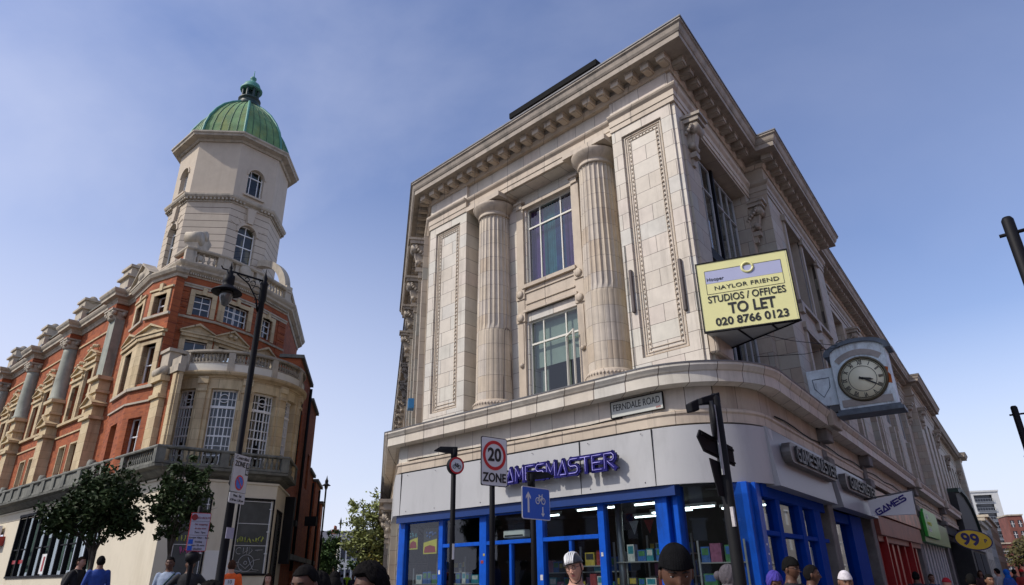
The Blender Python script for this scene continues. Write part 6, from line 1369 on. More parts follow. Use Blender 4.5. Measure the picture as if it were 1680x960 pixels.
mb.prism([tip-s*.05-Z*.06-d*.01, tip+s*.05-Z*.06-d*.01, tip-d*.11+s*.05-Z*.07, tip-d*.11-s*.05-Z*.07], [tip-s*.05+Z*.03, tip+s*.05+Z*.03, tip-d*.11+s*.05+Z*.05, tip-d*.11-s*.05+Z*.05]); mb.build('lamp_arm', black, t, bevel=.008)
mb = MB(); mb.box(FF, L_*.60, L_*.64, -.0, .06, 2.02, 2.2); mb.build('sticker', mat('torn_sticker', (.45, .42, .42), .7, .3, 20), t)
# --- ornate lamp post, built at origin then placed
def lamp_post():
    t = thing('street_lamp', (0, 0, 0), 'tall ornate black street lamp with controlled zone sign, nearest on the left', 'street lamp', 'ornate street lamps')
    mb = MB(); mb.lathe((0, 0, 0), [(.15, 0), (.15, .25), (.12, .3), (.11, 1.5), (.125, 1.56), (.10, 1.62), (.07, 1.75), (.065, 3.35), (.095, 3.40), (.08, 3.45), (.09, 3.50), (.065, 3.58), (.06, 3.75), (.085, 3.8), (.055, 3.9), (.055, 6.75), (.075, 6.8), (.07, 7.1), (.085, 7.14), (.04, 7.2), (.05, 7.26), (.015, 7.36), (.005, 7.46)], 16); mb.build('pole', black, t)
    mb = MB(); mb.tube([(0, 0, 6.95), (.72, 0, 6.95)], .02, 8)
    for i in range(2): mb.tube([(.06, 0, 6.3+.05*i), (.12, 0, 6.55), (.3, 0, 6.8), (.55, 0, 6.93)], .014, 6)
    for cx_, cz_, r in ((.13, 6.72, .08), (.22, 6.84, .05), (.34, 6.88, .04), (.1, 6.5, .05), (.06, 6.9, .04)): mb.tube([(cx_+r*cos(a), 0, cz_+r*sin(a)) for a in [1.7*pi*i/14 for i in range(15)]], .009, 5)
    mb.tube([(.72, 0, 6.95), (.82, 0, 6.95), (.86, 0, 7.0)], .014, 6); mb.build('arm', black, t)
    L = MB(); c = (.68, 0, 0); L.lathe(c, [(.004, 7.14), (.02, 7.05), (.035, 7.0), (.02, 6.97), (.06, 6.93), (.06, 6.86), (.10, 6.84), (.105, 6.70), (.085, 6.66), (.12, 6.62), (.265, 6.52), (.27, 6.50), (.13, 6.52), (.1, 6.54)], 24); la = L.build('lantern', black, t)
    g = MB(); g.lathe(c, [(.115, 6.52), (.115, 6.45), (.10, 6.36), (.06, 6.26), (.01, 6.23)], 24); g.build('glass_bowl', mat('lantern_glass', (.10, .10, .09), .12, .1, spec=.7), la)
    return t
lp = lamp_post()
for o_ in lp.children:
    if o_.name.startswith(('arm', 'lantern')):
        o_.data.transform(Matrix.Translation((0, 0, .25)))
        for c_ in o_.children: c_.data.transform(Matrix.Translation((0, 0, .25)))
pl = P3(-22.62, 12.5); far = []
for (a_z, D, lab) in ((-15.6, 45, 'black street lamp beside the brick flank, nearer of the two far ones'), (-14.2, 76, 'small distant black street lamp in front of the far terrace')):
    c = copy_tree(lp); q = P3(a_z, D); c.location = (q.x, q.y, gz(q.x)-.1); c.rotation_euler = (0, 0, radians(-90-a_z)); c['label'] = lab
tt = P3(-25.4, 12.25)-pl; lp.location = (pl.x, pl.y, -.25); lp.rotation_euler = (0, 0, atan2(tt.y, tt.x))
ORG[lp.name] = Vector((0, 0, 0))
FCz = plate_frame(-22.85, 12.15, -21.68, 12.53); wz = FCz.len
t = thing('parking_zone_sign', (FCz.P.x, FCz.P.y, 2.8), 'white controlled zone sign with a no stopping roundel strapped to the lamp post', 'sign'); za, zb_ = 2.80, 3.60
rrect(FCz, wz, za+.18, zb_, .02, -.01, 0, greyback, 'plate_edge', t); rrect(FCz, wz, za+.18, zb_, .02, 0, .003, mat('sign_offwhite', (.50, .50, .50), .5), 'plate', t, .008)
rrect(FCz, wz, za, za+.175, .02, -.008, .003, MATS['sign_offwhite'], 'lower_plate', t, .004)
text('Controlled', .085, FCz.p(wz/2, .004, zb_-.06), FCz.t, Z, blktxt, t); text('ZONE', .12, FCz.p(wz*.40, .004, zb_-.16), FCz.t, Z, blktxt, t, bold=.003, sx=.9)
for z_, s_ in ((zb_-.16, 'B'), (zb_-.27, 'B5')):
    mb = MB(); mb.box(FCz, wz*.78, wz*.97, .003, .006, z_-.05, z_+.05); mb.build('black_box', blktxt, t); text(s_, .085, FCz.p(wz*.875, .007, z_), FCz.t, Z, signw, t, sx=.8)
disc(FCz, wz*.5, za+.34, .125, .005, signred, 'roundel', t); disc(FCz, wz*.5, za+.34, .098, .007, signblue, 'roundel_centre', t); mb = MB(); mb.poly(FCz, [(wz*.5-.085, za+.41), (wz*.5-.07, za+.425), (wz*.5+.085, za+.27), (wz*.5+.07, za+.255)], .008, .010); mb.build('red_bar', signred, t)
text('Mon - Sat', .06, FCz.p(wz/2, .004, za+.125), FCz.t, Z, blktxt, t); text('8.30 am - 5.30 pm', .05, FCz.p(wz/2, .004, za+.055), FCz.t, Z, blktxt, t)
mb = MB(); mb.box(FCz, wz*.15, wz*.6, -.0, .01, 2.25, 2.42); mb.build('small_notice', mat('lilac_notice', (.35, .33, .42), .6), t)
# --- red route sign
FRr = plate_frame(-25.25, 13.9, -23.95, 14.0); wz = FRr.len*1.05; za, zb_ = 2.12, 2.78; pc = FRr.p(wz*.45, -.08, 0)
t = thing('red_route_sign', (pc.x, pc.y, 0), 'white red route parking sign on a thin pole in front of the street tree', 'sign'); post_(t, pc.x, pc.y, .1, 2.9, .04, black)
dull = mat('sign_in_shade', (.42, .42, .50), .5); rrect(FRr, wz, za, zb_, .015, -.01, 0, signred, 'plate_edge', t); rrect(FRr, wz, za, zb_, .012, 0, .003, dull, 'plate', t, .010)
mb = MB()
for z_ in (zb_-.15, zb_-.39): mb.box(FRr, .01, wz-.01, .003, .005, z_, z_+.004)
mb.build('rule', blktxt, t); disc(FRr, wz*.18, zb_-.08, .055, .005, mat('dull_red', (.25, .02, .02), .5), 'roundel', t)
text('RED ROUTE', .05, FRr.p(wz*.64, .004, zb_-.09), FRr.t, Z, MATS['dull_red'], t)
for s_, z_ in (('No stopping', .20), ('at any time', .27), ('7am - 7pm', .34), ('Except 10am - 4pm', .43), ('loading', .50), ('max 20 mins', .56), ('disabled', .62)): text(s_, .045, FRr.p(wz*.56, .004, zb_-z_), FRr.t, Z, MATS['dull_red'] if z_ < .3 else blktxt, t)
for z_ in (.50, .61): mb = MB(); mb.box(FRr, .02, .10, .003, .006, zb_-z_-.04, zb_-z_+.04); mb.build('blue_square', signblue, t)
mb = MB(); mb.lathe(FRr.p(wz*.45, -.05, 2.02), [(.02, -.12), (.12, -.06), (.13, .05), (.05, .1)], 16); mb.build('sign_bracket', black, t)
# --- camera poles at right edge
for k_, (a_z, D, zt_, r) in enumerate(((40.9, 12, 6.7, .085), (37.66, 27, 6.55, .10))):
    q = P3(a_z, D); t = thing('tall_pole', (q.x, q.y, 0), ('tall dark pole with a cable hook at the upper right edge', 'tall dark pole with a cable hook, lower one at the right edge')[k_], 'pole', 'tall poles at the right edge')
    mb = MB(); mb.lathe(q, [(r*1.2, 0), (r, 3), (r, zt_-.02), (r*.7, zt_+.03)], 14); mb.build('pole', black, t); mb = MB(); s = Vector((cos(radians(a_z)), -sin(radians(a_z)), 0))
    mb.tube([q+Z*(zt_-.25)-s*(r+.08), q+Z*(zt_-.25)+s*(r+.14)], .03, 6); mb.tube([q+s*(r+.12)+Z*(zt_-.25), q+s*(r+.2)+Z*(zt_-.5), q+s*(r+.6)+Z*(zt_-.8)], .02, 6); mb.tube([q-s*(r+.05)+Z*(zt_-1.6), q+Z*(zt_-1.6)], .03, 6); mb.build('cable_bracket', black, t)
# terrace across the road on the right (outside the picture, mirrored in the side shop windows)
FO = Frame(xy(FBm.p(-30, 21, 0)), 36, 1)
for k_, (a, b, h) in enumerate(((0, 40, 12.5), (40.1, 90, 14), (90.1, 150, 12), (150.1, 250, 13.5))):
    t = thing('terrace_block', FO.p(a, 0, 0), ('red brick terrace block across the road, nearest', 'red brick terrace block across the road, second', 'pale terrace block across the road', 'red brick terrace block across the road, furthest')[k_], 'building', 'terrace across the road')
    n = int((b-a)/3.2); cw = (b-a)/n; ops = [(a+cw*(i+.28), a+cw*(i+.72), z, z+1.7) for i in range(n) for z in (1, 4.4, 7.4, 10) if z+2.2 < h]
    mb = MB(); wall_open(mb, FO, a, b, 0, h, -.3, 0, ops); mb.box(FO, a, b, -8, -.5, 0, h); mb.build('wall', palew if k_ == 2 else redw, t)
    mb = MB()
    for (p_, q_, c, d) in ops: mb.box(FO, p_, q_, -.2, -.12, c, d); mb.box(FO, p_-.15, q_+.15, 0, .06, d, d+.2)
    mb.build('window', white, t, label=None)

# ================================================================== PEOPLE
def hp(x, y, z, off=0):           # unit direction -> point on the head, relative to the head centre; +Y is the face
    X = .076*x; Y = (.094 if y > 0 else .102)*y; Zz = .119*z
    if z < 0:
        X *= 1-.30*(-z)**1.6
        if y < 0: Y *= 1-.42*(-z)
        else: Y *= 1+.02*(-z)
    if y > 0:
        t = max(0, min(1, (.14-z)/.40)); nb = .024*t*(1 if z > -.27 else math.exp(-((z+.27)/.045)**2)); Y += nb*math.exp(-(x/(.10+.07*t))**2)*y
        Y -= .009*math.exp(-((abs(x)-.42)/.17)**2-((z-.07)/.10)**2)
        Y += .004*math.exp(-((abs(x)-.35)/.3)**2-((z-.24)/.07)**2)
        Y += .006*math.exp(-(x/.27)**2)*(math.exp(-((z+.45)/.035)**2)+math.exp(-((z+.55)/.035)**2))
        Y += .008*math.exp(-(x/.3)**2-((z+.88)/.12)**2)-.004*math.exp(-(x/.3)**2-((z+.68)/.05)**2)
        Y += .004*math.exp(-((abs(x)-.62)/.2)**2-((z+.15)/.2)**2)
    v = Vector((X, Y, Zz)); return v+Vector((x, y, z))*off
def head_mb(mb, Mh, skin=0, lip=4, white_=5, iris=6):
    nl, nz_ = 56, 40; vs = []
    for j in range(nz_+1):
        la = -pi/2+pi*j/nz_
        for i in range(nl):
            lo = 2*pi*i/nl; f = lo+ .28*sin(2*lo)*0; x, y, z = cos(la)*sin(f), cos(la)*cos(f), sin(la); vs.append(Mh@hp(x, y, z))
    mb.cur = skin; b0 = len(mb.f); mb.add(vs, [(j*nl+i, j*nl+(i+1) % nl, (j+1)*nl+(i+1) % nl, (j+1)*nl+i) for j in range(nz_) for i in range(nl)], True)
    for j in range(nz_):
        for i in range(nl):
            la = -pi/2+pi*(j+.5)/nz_; lo = 2*pi*(i+.5)/nl; x, y, z = cos(la)*sin(lo), cos(la)*cos(lo), sin(la)
            if y > 0 and abs(x) < .27*(1-((z+.5)/.14)**2*.5) and -.60 < z < -.40: mb.m[b0+j*nl+i] = lip
    R3 = Mh.to_3x3()
    for sg in (-1, 1):
        mb.cur = skin; mb.ball(Mh@Vector((sg*.077, -.008, -.004)), .032, 10, 8, (.38, .62, 1.0), R3)
        mb.ball(Mh@Vector((sg*.012, .108, -.030)), .009, 8, 6, (1, 1, .8), R3)
        mb.cur = white_; mb.ball(Mh@Vector((sg*.0315, .0705, .0075)), .0125, 12, 8, (1.05, 1, .72), R3)
        mb.cur = iris; mb.ball(Mh@Vector((sg*.0315, .0795, .0075)), .0058, 8, 6, (1, .8, 1), R3)
        mb.cur = skin; mb.ball(Mh@Vector((sg*.0315, .0715, .0128)), .0142, 12, 6, (1.15, .92, .62), R3)
    mb.cur = 0
def shell(mb, Mh, zmin, off, n=44, rows=16, rim=.0, zmax=1.0):
    """cap or hair over the head: zmin(lon) lower edge, off(lon,z) thickness"""
    vs = []
    for j in range(rows+2):
        for i in range(n):
            lo = 2*pi*i/n; z0 = zmin(lo); t = max(0, (j-1))/rows; la0 = math.asin(max(-1, min(1, z0))); la = la0+(pi/2*.995-la0)*t; z = sin(la)
            o = rim if j == 0 else off(lo, z); vs.append(Mh@hp(cos(la)*sin(lo), cos(la)*cos(lo), z, o))
    mb.add(vs, [(j*n+i, j*n+(i+1) % n, (j+1)*n+(i+1) % n, (j+1)*n+i) for j in range(rows+1) for i in range(n)], True)
BODY = {}
def seg_d(p, a, b):
    ab = b-a; t = max(0, min(1, (p-a).dot(ab)/ab.length_squared)); return (p-(a+ab*t)).length
def hand(mb, w, d, curl=.5, side=1):
    """hand from wrist w pointing along d"""
    d = d.normalized(); s = Vector((0, 1, 0)) if abs(d.z) > .6 else Vector((0, 0, 1)); s = (s-d*s.dot(d)).normalized(); n = d.cross(s)*side
    q = lambda a, b, c: w+d*a+s*b+n*c
    mb.prism([q(0, -.025, -.014), q(0, .025, -.014), q(0, .025, .014), q(0, -.025, .014)], [q(.085, -.038, -.012), q(.085, .036, -.012), q(.085, .036, .012), q(.085, -.038, .012)])
    for k, (b, L_) in enumerate(((-.031, .060), (-.010, .075), (.011, .080), (.030, .070))):
        mb.tube([q(.075, b, 0), q(.085+L_*.45, b*1.05, .010*curl), q(.085+L_*.8, b*1.08, .035*curl), q(.085+L_*.95, b*1.08, .058*curl)], [.0095, .009, .008, .006], 7)
    mb.tube([q(.015, .022, 0), q(.045, .050, .012), q(.075, .058, .028)], [.012, .0105, .008], 7)
def body(pose):
    if pose in BODY: return BODY[pose]
    V = Vector; mb = MB(); seated = pose == 'ride'; lean = .30 if seated else 0
    sh = [V((sg*.185, .0, 1.42)) for sg in (-1, 1)]; hips = [V((sg*.09, 0, .92)) for sg in (-1, 1)]
    if pose == 'hips': el = [V((-.42, -.08, 1.17)), V((.42, -.08, 1.17))]; wr = [V((-.20, .06, 1.03)), V((.20, .06, 1.03))]
    elif pose == 'phone': el = [V((-.25, .02, 1.13)), V((.25, .06, 1.13))]; wr = [V((-.27, .08, .87)), V((.10, .27, 1.22))]
    elif seated: el = [V((-.27, .28, 1.18)), V((.27, .28, 1.18))]; wr = [V((-.25, .50, 1.05)), V((.25, .50, 1.05))]
    elif pose == 'walk': el = [V((-.24, .10, 1.13)), V((.24, -.10, 1.13))]; wr = [V((-.24, .26, .92)), V((.25, -.06, .87))]
    else: el = [V((-.245, -.01, 1.13)), V((.245, -.01, 1.13))]; wr = [V((-.26, .05, .87)), V((.26, .05, .87))]
    if seated: kn = [V((-.12, .36, .78)), V((.12, .30, .62))]; an = [V((-.12, .28, .38)), V((.12, .10, .22))]
    elif pose == 'walk': kn = [V((-.095, .02, .50)), V((.095, .17, .51))]; an = [V((-.095, -.22, .12)), V((.095, .26, .08))]
    else: kn = [V((-.10, .03, .50)), V((.10, .03, .50))]; an = [V((-.105, 0, .08)), V((.105, 0, .08))]
    rings = [(.80, .150, .105, 0), (.90, .168, .118, 0), (1.0, .160, .112, 0), (1.10, .152, .108, 0), (1.24, .172, .120, .005), (1.36, .188, .118, 0), (1.425, .165, .095, -.005), (1.465, .10, .078, -.01), (1.50, .064, .066, -.008), (1.60, .056, .060, .012)]
    n = 20; vs = []
    for z, a, b, yo in rings:
        for i in range(n): t = 2*pi*i/n; vs.append(V((a*cos(t), b*sin(t)+yo, z)))
    mb.add(vs, [(j*n+i, j*n+(i+1) % n, (j+1)*n+(i+1) % n, (j+1)*n+i) for j in range(len(rings)-1) for i in range(n)]+[tuple(range(n))[::-1], tuple((len(rings)-1)*n+i for i in range(n))])
    def limb(P, Rr):
        mb.tube([P[0], P[0].lerp(P[1], .5), P[1], P[1].lerp(P[2], .35), P[2]], Rr, 12)
        for p, r in zip((P[0], P[1], P[2]), (Rr[0], Rr[2], Rr[4])): mb.ball(p, r, 12, 8)
    for k in (0, 1):
        limb([sh[k]+V((-.01 if k else .01, 0, -.01)), el[k], wr[k]], [.064, .056, .048, .046, .034])
        limb([hips[k], kn[k], an[k]], [.098, .086, .062, .062, .044])
        f = an[k]; mb.ball(f+V((0, .06, -.03)), .05, 12, 8, (.9, 2.4, .8))
    me = bpy.data.meshes.new('t'); me.from_pydata([tuple(v) for v in mb.v], [], mb.f); b = bmesh.new(); b.from_mesh(me); bmesh.ops.recalc_face_normals(b, faces=b.faces); b.to_mesh(me); b.free()
    o = bpy.data.objects.new('t', me); COL.objects.link(o); md = o.modifiers.new('r', 'REMESH'); md.mode = 'VOXEL'; md.voxel_size = .016; md.use_smooth_shade = True; sm = o.modifiers.new('s', 'SMOOTH'); sm.factor = .5; sm.iterations = 6
    bpy.context.view_layer.update(); ev = o.evaluated_get(bpy.context.evaluated_depsgraph_get()).to_mesh()
    out = MB(); 
    out.v = [Vector(v.co) for v in ev.vertices]
    for p in ev.polygons:
        c = p.center; mi = 1
        arm = min(min(seg_d(c, sh[k], el[k]), seg_d(c, el[k], wr[k])) for k in (0, 1)); hd = min((c-wr[k]).length for k in (0, 1))
        leg = min(min(seg_d(c, hips[k], kn[k]), seg_d(c, kn[k], an[k])) for k in (0, 1)); 
        if c.z > 1.475 and abs(c.x) < .08+.0*c.z: mi = 0
        elif hd < .035: mi = 0
        elif min((c-an[k]).length for k in (0, 1)) < .16 and c.z < an[0].z+.04 and not seated: mi = 3
        elif c.z < .86 and arm > .07: mi = 2
        elif seated and leg < arm and c.z < .98: mi = 2
        out.f.append(tuple(p.vertices)); out.m.append(mi); out.smooth.append(True)
    bpy.data.objects.remove(o); out.cur = 0
    for k in (0, 1): hand(out, wr[k], wr[k]-el[k], .6, 1 if k else -1)
    BODY[pose] = out; return out
SKIN = {'pale': ((.50, .27, .19), (.42, .13, .11)), 'dark': ((.105, .048, .028), (.12, .045, .04)), 'brown': ((.20, .10, .06), (.22, .09, .07)), 'tan': ((.36, .20, .13), (.34, .12, .10))}
def person(a_z, D, top, face, label, pose='stand', skin='dark', hat='short', topc=(.03, .03, .035), legc=(.03, .035, .05), tilt=(0, 0, 0), hatc=(.012, .011, .011), H=1.75, group='people in the street', extra=(), bodyrot=None):
    """top = tangent of the elevation of the top of the head as seen from 1.6 m"""
    q = P3(a_z, D); g = gz(q.x); zt = 1.6+top*D-{'beanie': .028, 'afro': .034, 'helmet': .032, 'short': .008, 'long': .012, 'headscarf': .018, 'hijab': .018, 'cap': .02}.get(hat, 0); sc_ = (zt-g)/H; sc_ = max(.88, min(1.08, sc_)); g = zt-H*sc_ if abs(zt-H*sc_-g) < .14 else g
    t = thing('person', (q.x, q.y, g), label, 'person', None)
    if group: t['group'] = group
    t.scale = (sc_,)*3; t.rotation_euler = (0, 0, radians(-(bodyrot if bodyrot is not None else face))); ORG[t.name] = Vector((0, 0, 0))
    src = body(pose); mb = MB(); mb.v = list(src.v); mb.f = list(src.f); mb.m = list(src.m); mb.smooth = list(src.smooth)
    yaw = radians(-(face-(bodyrot if bodyrot is not None else face))+tilt[0])
    Mh = Matrix.Translation((0, .02, 1.628))@Matrix.Rotation(yaw, 4, 'Z')@Matrix.Rotation(radians(tilt[1]), 4, 'X')@Matrix.Rotation(radians(tilt[2]), 4, 'Y')
    head_mb(mb, Mh)
    sk, lp_ = SKIN[skin]; hc = '%02d%02d%02d' % tuple(int(c*99) for c in topc); lc = '%02d%02d%02d' % tuple(int(c*99) for c in legc)
    ms = [mat('skin_'+skin, sk, .5, .1, 14, spec=.4), mat('cloth_'+hc, topc, .85, .2, 10, bump=.3), mat('trouser_'+lc, legc, .85, .2, 10), mat('dark_shoes', (.02, .018, .016), .5), mat('lips_'+skin, lp_, .45, .05), mat('eye_white', (.6, .57, .54), .25, .02), mat('iris_dark', (.015, .01, .008), .15, 0)]
    body_ = mb.build('body', ms, t, recalc=False)
    hm = mat('hat_%02d%02d%02d' % tuple(int(c*99) for c in hatc), hatc, .95, .25, 30, bump=.4, spec=.05)
    def brows():
        m = MB()
        for sg in (-1, 1): m.tube([Mh@Vector((sg*.014, .093, .026)), Mh@Vector((sg*.032, .091, .031)), Mh@Vector((sg*.052, .078, .026))], [.003, .0035, .002], 5)
        m.build('eyebrows', mat('brow_hair', (.012, .01, .009), .9), t)
    rn = random.Random(int(D*100))
    if hat != 'none': brows()
    if hat in ('short', 'afro', 'grey', 'long'):
        o0 = {'short': .010, 'afro': .030, 'grey': .010, 'long': .016}[hat]; m = MB()
        fr = .56 if hat != 'afro' else .60
        zf = lambda lo: (fr if cos(lo) > .55 else (fr-.35*min(1, (.55-cos(lo))/.4) if cos(lo) > -.1 else -.18-.35*min(1, (-.1-cos(lo))/.5)))
        shell(m, Mh, zf, lambda lo, z: o0*(1+.25*sin(lo*9+z*7)*(.25)+rn.uniform(-.22, .22))+ (.012*max(0, z) if hat in ('afro',) else 0), 56, 18)
        if hat == 'long':
            m.tube([Mh@Vector((0, -.06, .02)), Mh@Vector((0, -.085, -.1)), Mh@Vector((0, -.08, -.22))], [.085, .09, .06], 14)
            for sg in (-1, 1): m.tube([Mh@Vector((sg*.07, .02, .03)), Mh@Vector((sg*.085, .03, -.1)), Mh@Vector((sg*.09, .04, -.2))], [.02, .025, .015], 8)
        m.build('hair', hm, t)
    elif hat == 'beanie':
        m = MB(); shell(m, Mh, lambda lo: .30 if cos(lo) > .3 else .30-.42*min(1, (.3-cos(lo))/.8), lambda lo, z: .013+.018*max(0, z-.3)+.0012*sin(lo*38), 120, 22)
        m.build('beanie', hm, t); m = MB(); shell(m, Mh, lambda lo: .28 if cos(lo) > .3 else .28-.42*min(1, (.3-cos(lo))/.8), lambda lo, z: .017, 44, 1) if False else None
    elif hat == 'cap':
        m = MB(); shell(m, Mh, lambda lo: .34-.1*(1-cos(lo))/2, lambda lo, z: .012+.016*max(0, z-.5), 44, 14); m.build('knitted_cap', hm, t)
    elif hat in ('headscarf', 'hijab'):
        m = MB(); shell(m, Mh, lambda lo: (.45 if cos(lo) > .75 else (.45-1.1*min(1, (.75-cos(lo))/.35)) if cos(lo) > .4 else -.75), lambda lo, z: .016+.003*sin(lo*11+z*9), 56, 20)
        m.tube([Mh@Vector((0, -.01, -.06)), Mh@Vector((0, -.015, -.12)), Mh@Vector((0, -.01, -.19))], [.075, .085, .12], 20)
        if hat == 'hijab': m.ball(Mh@Vector((.09, -.03, -.11)), .045, 10, 8)
        else: m.ball(Mh@Vector((0, -.12, .03)), .05, 10, 8)
        m.build('headscarf', hm, t)
    elif hat == 'helmet':
        m = MB(); shell(m, Mh, lambda lo: .26+.08*cos(lo), lambda lo, z: .024, 44, 14); hl = m.build('helmet', mat('helmet_black', (.03, .03, .033), .4), t)
        m = MB()
        for k in (-3, -1.9, -.65, .65, 1.9, 3):
            P = []
            for i in range(13):
                a = radians(22+136*i/12); x = .17*k*(.55+.45*sin(a)); yy = cos(a); zz = sin(a); L_ = sqrt(x*x+yy*yy+zz*zz); P.append(Mh@hp(x/L_, yy/L_, zz/L_, .027))
            P = [p for i, p in enumerate(P)]
            for (i0, i1) in ((0, 4), (4, 9), (9, 13)): m.tube(P[i0:i1+1 if i1 < 13 else 13], [.0075]*(len(P[i0:i1+1 if i1 < 13 else 13])), 6)
        m.build('helmet_ribs', white, hl)
        m = MB()
        for sg in (-1, 1): m.tube([Mh@Vector((sg*.08, .03, .03)), Mh@Vector((sg*.078, .03, -.04)), Mh@Vector((sg*.04, .05, -.115)), Mh@Vector((0, .055, -.13))], .005, 6)
        m.build('chin_strap', black, t)
    if 'pack' in extra:
        m = MB(); m.ball((0, -.20, 1.22), .2, 14, 10, (.78, .55, 1.15)); m.build('backpack', mat('black_backpack', (.012, .012, .014), .7), t); 
    if 'strap' in extra or 'pack' in extra:
        m = MB()
        for sg in (-1, 1): m.tube([(sg*.12, -.08, 1.44), (sg*.125, .02, 1.478), (sg*.12, .10, 1.40), (sg*.12, .125, 1.25)], .018, 6)
        m.build('strap', mat('black_strap', (.012, .012, .013), .7), t)
    if 'sash' in extra:
        m = MB(); m.tube([(-.14, -.06, 1.46), (-.12, .09, 1.43), (0, .135, 1.27), (.13, .11, 1.08), (.17, 0, 1.0)], .014, 6); m.build('bag_strap', mat('dark_green_strap', (.02, .06, .05), .7), t)
    if 'collar' in extra:
        m = MB(); m.lathe((0, -.005, 0), [(.075, 1.50), (.095, 1.47), (.13, 1.44), (.10, 1.44), (.07, 1.49)], 20); m.build('collar', mat('collar_cloth', (.42, .42, .40), .8), t)
    if 'glasses' in extra:
        m = MB()
        for sg in (-1, 1): m.tube([Mh@Vector((sg*.032+.019*cos(a), .096, .006+.014*sin(a))) for a in [2*pi*i/14 for i in range(15)]], .002, 5); m.tube([Mh@Vector((sg*.052, .094, .01)), Mh@Vector((sg*.08, .0, .01))], .002, 5)
        m.tube([Mh@Vector((-.012, .098, .01)), Mh@Vector((.012, .098, .01))], .002, 5); m.build('glasses', black, t)
    if 'vest' in extra:
        n = 24; silver = mat('reflective_silver', (.5, .5, .52), .3)
        for nm, mm, (z0, z1) in (('vest_band', silver, (1.02, 1.07)), ('vest_band', silver, (1.16, 1.21))):
            m = MB(); vs = []
            for z in (z0, z1):
                for i in range(n): a = 2*pi*i/n; vs.append((.186*cos(a), .135*sin(a)+.003, z))
            m.add(vs, [(i, (i+1) % n, n+(i+1) % n, n+i) for i in range(n)]); m.build(nm, mm, t, recalc=False)
        m = MB(); m.box(W, -.10, .10, -.138, -.128, 1.24, 1.36); m.build('back_panel', signw, t)
        o = text('10', .10, (0, -.141, 1.30), (1, 0, 0), Z, blktxt, t, 'back_number')
    return t
G = 'people in the street'
person(-31.73, 18.5, .031, 95, 'man in a dark jacket with a backpack, walking past the long shop window', 'walk', 'pale', 'short', (.012, .012, .014), (.015, .016, .02), hatc=(.05, .03, .02), extra=('pack',))
person(-30.5, 17.6, .032, -40, 'person in a blue jacket standing beside the larger street tree', 'phone', 'brown', 'short', (.02, .06, .28), (.015, .02, .05))
person(-26.1, 16.0, .031, 170, 'man in a pale blue shirt with a bag strap under the smaller street tree', 'stand', 'dark', 'short', (.30, .36, .46), (.06, .08, .14), extra=('sash',))
person(-24.75, 15.7, .030, 160, 'man in a dark top with hands on his hips beside the red route sign', 'hips', 'dark', 'short', (.015, .018, .02), (.015, .015, .02))
person(-21.9, 18.0, .027, -22, 'worker in an orange high visibility vest seen from behind', 'stand', 'pale', 'short', (.85, .12, .015), (.80, .12, .02), hatc=(.06, .03, .02), extra=('vest',))
person(-23.1, 4.6, .004, -20, 'dark haired head at the bottom edge under the nearest lamp post', 'stand', 'dark', 'afro', (.02, .02, .02), (.02, .02, .02), H=1.76)
person(-19.2, 17.5, .010, 165, 'woman with long dark hair and a dark coat in front of the brick flank', 'stand', 'pale', 'long', (.02, .02, .028), (.02, .02, .025), hatc=(.03, .016, .01))
person(-16.35, 4.7, .021, 200, 'dark haired person in shadow close to the camera, left of the far lamp post', 'stand', 'dark', 'short', (.015, .015, .018), (.02, .02, .02), tilt=(0, -8, 0))
person(-15.5, 5.6, .012, -14, 'dark hooded figure walking away behind the close dark haired person', 'walk', 'dark', 'afro', (.01, .01, .012), (.01, .01, .012))
person(-11.4, 4.4, .024, 235, 'young man with curly black hair in profile at the bottom, left of the pale building', 'stand', 'dark', 'afro', (.02, .02, .022), (.02, .02, .02), tilt=(0, -6, 0))
person(-14.3, 12, .012, -14, 'long haired person in black walking away down the left street', 'walk', 'brown', 'long', (.01, .01, .012), (.01, .01, .012))
person(-13.35, 40, .010, -10, 'person in a bright yellow high visibility jacket far down the left street', 'walk', 'pale', 'short', (.45, .75, .02), (.02, .02, .03))
for i, (a, D, tp, c, lb) in enumerate(((-13.75, 38, .008, (.02, .02, .03), 'dark dressed person left of the distant yellow jacket'), (-12.9, 34, .008, (.03, .03, .05), 'dark dressed person just right of the distant yellow jacket'), (-12.5, 32, .007, (.02, .03, .06), 'second dark figure right of the distant yellow jacket'), (-14.0, 36, .006, (.35, .33, .40), 'person in a pale lilac top far down the left street'), (-12.2, 42, .006, (.02, .02, .02), 'small dark figure by the far spring tree'))):
    person(a, D, tp, -12+170*(i % 2), lb, 'walk', 'brown', 'short', c, (.02, .02, .03))
cyc = person(4.75, 7.0, .034, 190, 'cyclist in a white shirt with a white and black helmet in front of the shop', 'ride', 'pale', 'helmet', (.72, .72, .73), (.03, .03, .04), tilt=(-14, -8, 12), hatc=(.3, .3, .3), extra=('strap', 'glasses'), bodyrot=205)
person(12.6, 3.65, .044, 178, 'man in a black beanie looking down, closest to the camera', 'stand', 'dark', 'beanie', (.10, .10, .11), (.03, .03, .04), tilt=(-6, -17, 0), hatc=(.010, .010, .011), extra=('collar',))
person(16.5, 8.0, .014, 120, 'woman in a grey head scarf and red jacket looking right beside the fingerpost', 'stand', 'tan', 'headscarf', (.20, .02, .03), (.03, .03, .04), tilt=(0, 6, 0), hatc=(.10, .09, .10), extra=('collar',))
person(19.8, 8.2, .006, 185, 'person in a violet head scarf at the bottom of the corner window', 'stand', 'brown', 'hijab', (.03, .03, .12), (.02, .02, .03), tilt=(0, -25, 0), hatc=(.07, .055, .30))
person(21.05, 9.2, .022, 145, 'man in a black beanie and glasses behind the violet head scarf', 'stand', 'dark', 'beanie', (.012, .012, .013), (.02, .02, .03), hatc=(.010, .010, .010), extra=('glasses',))
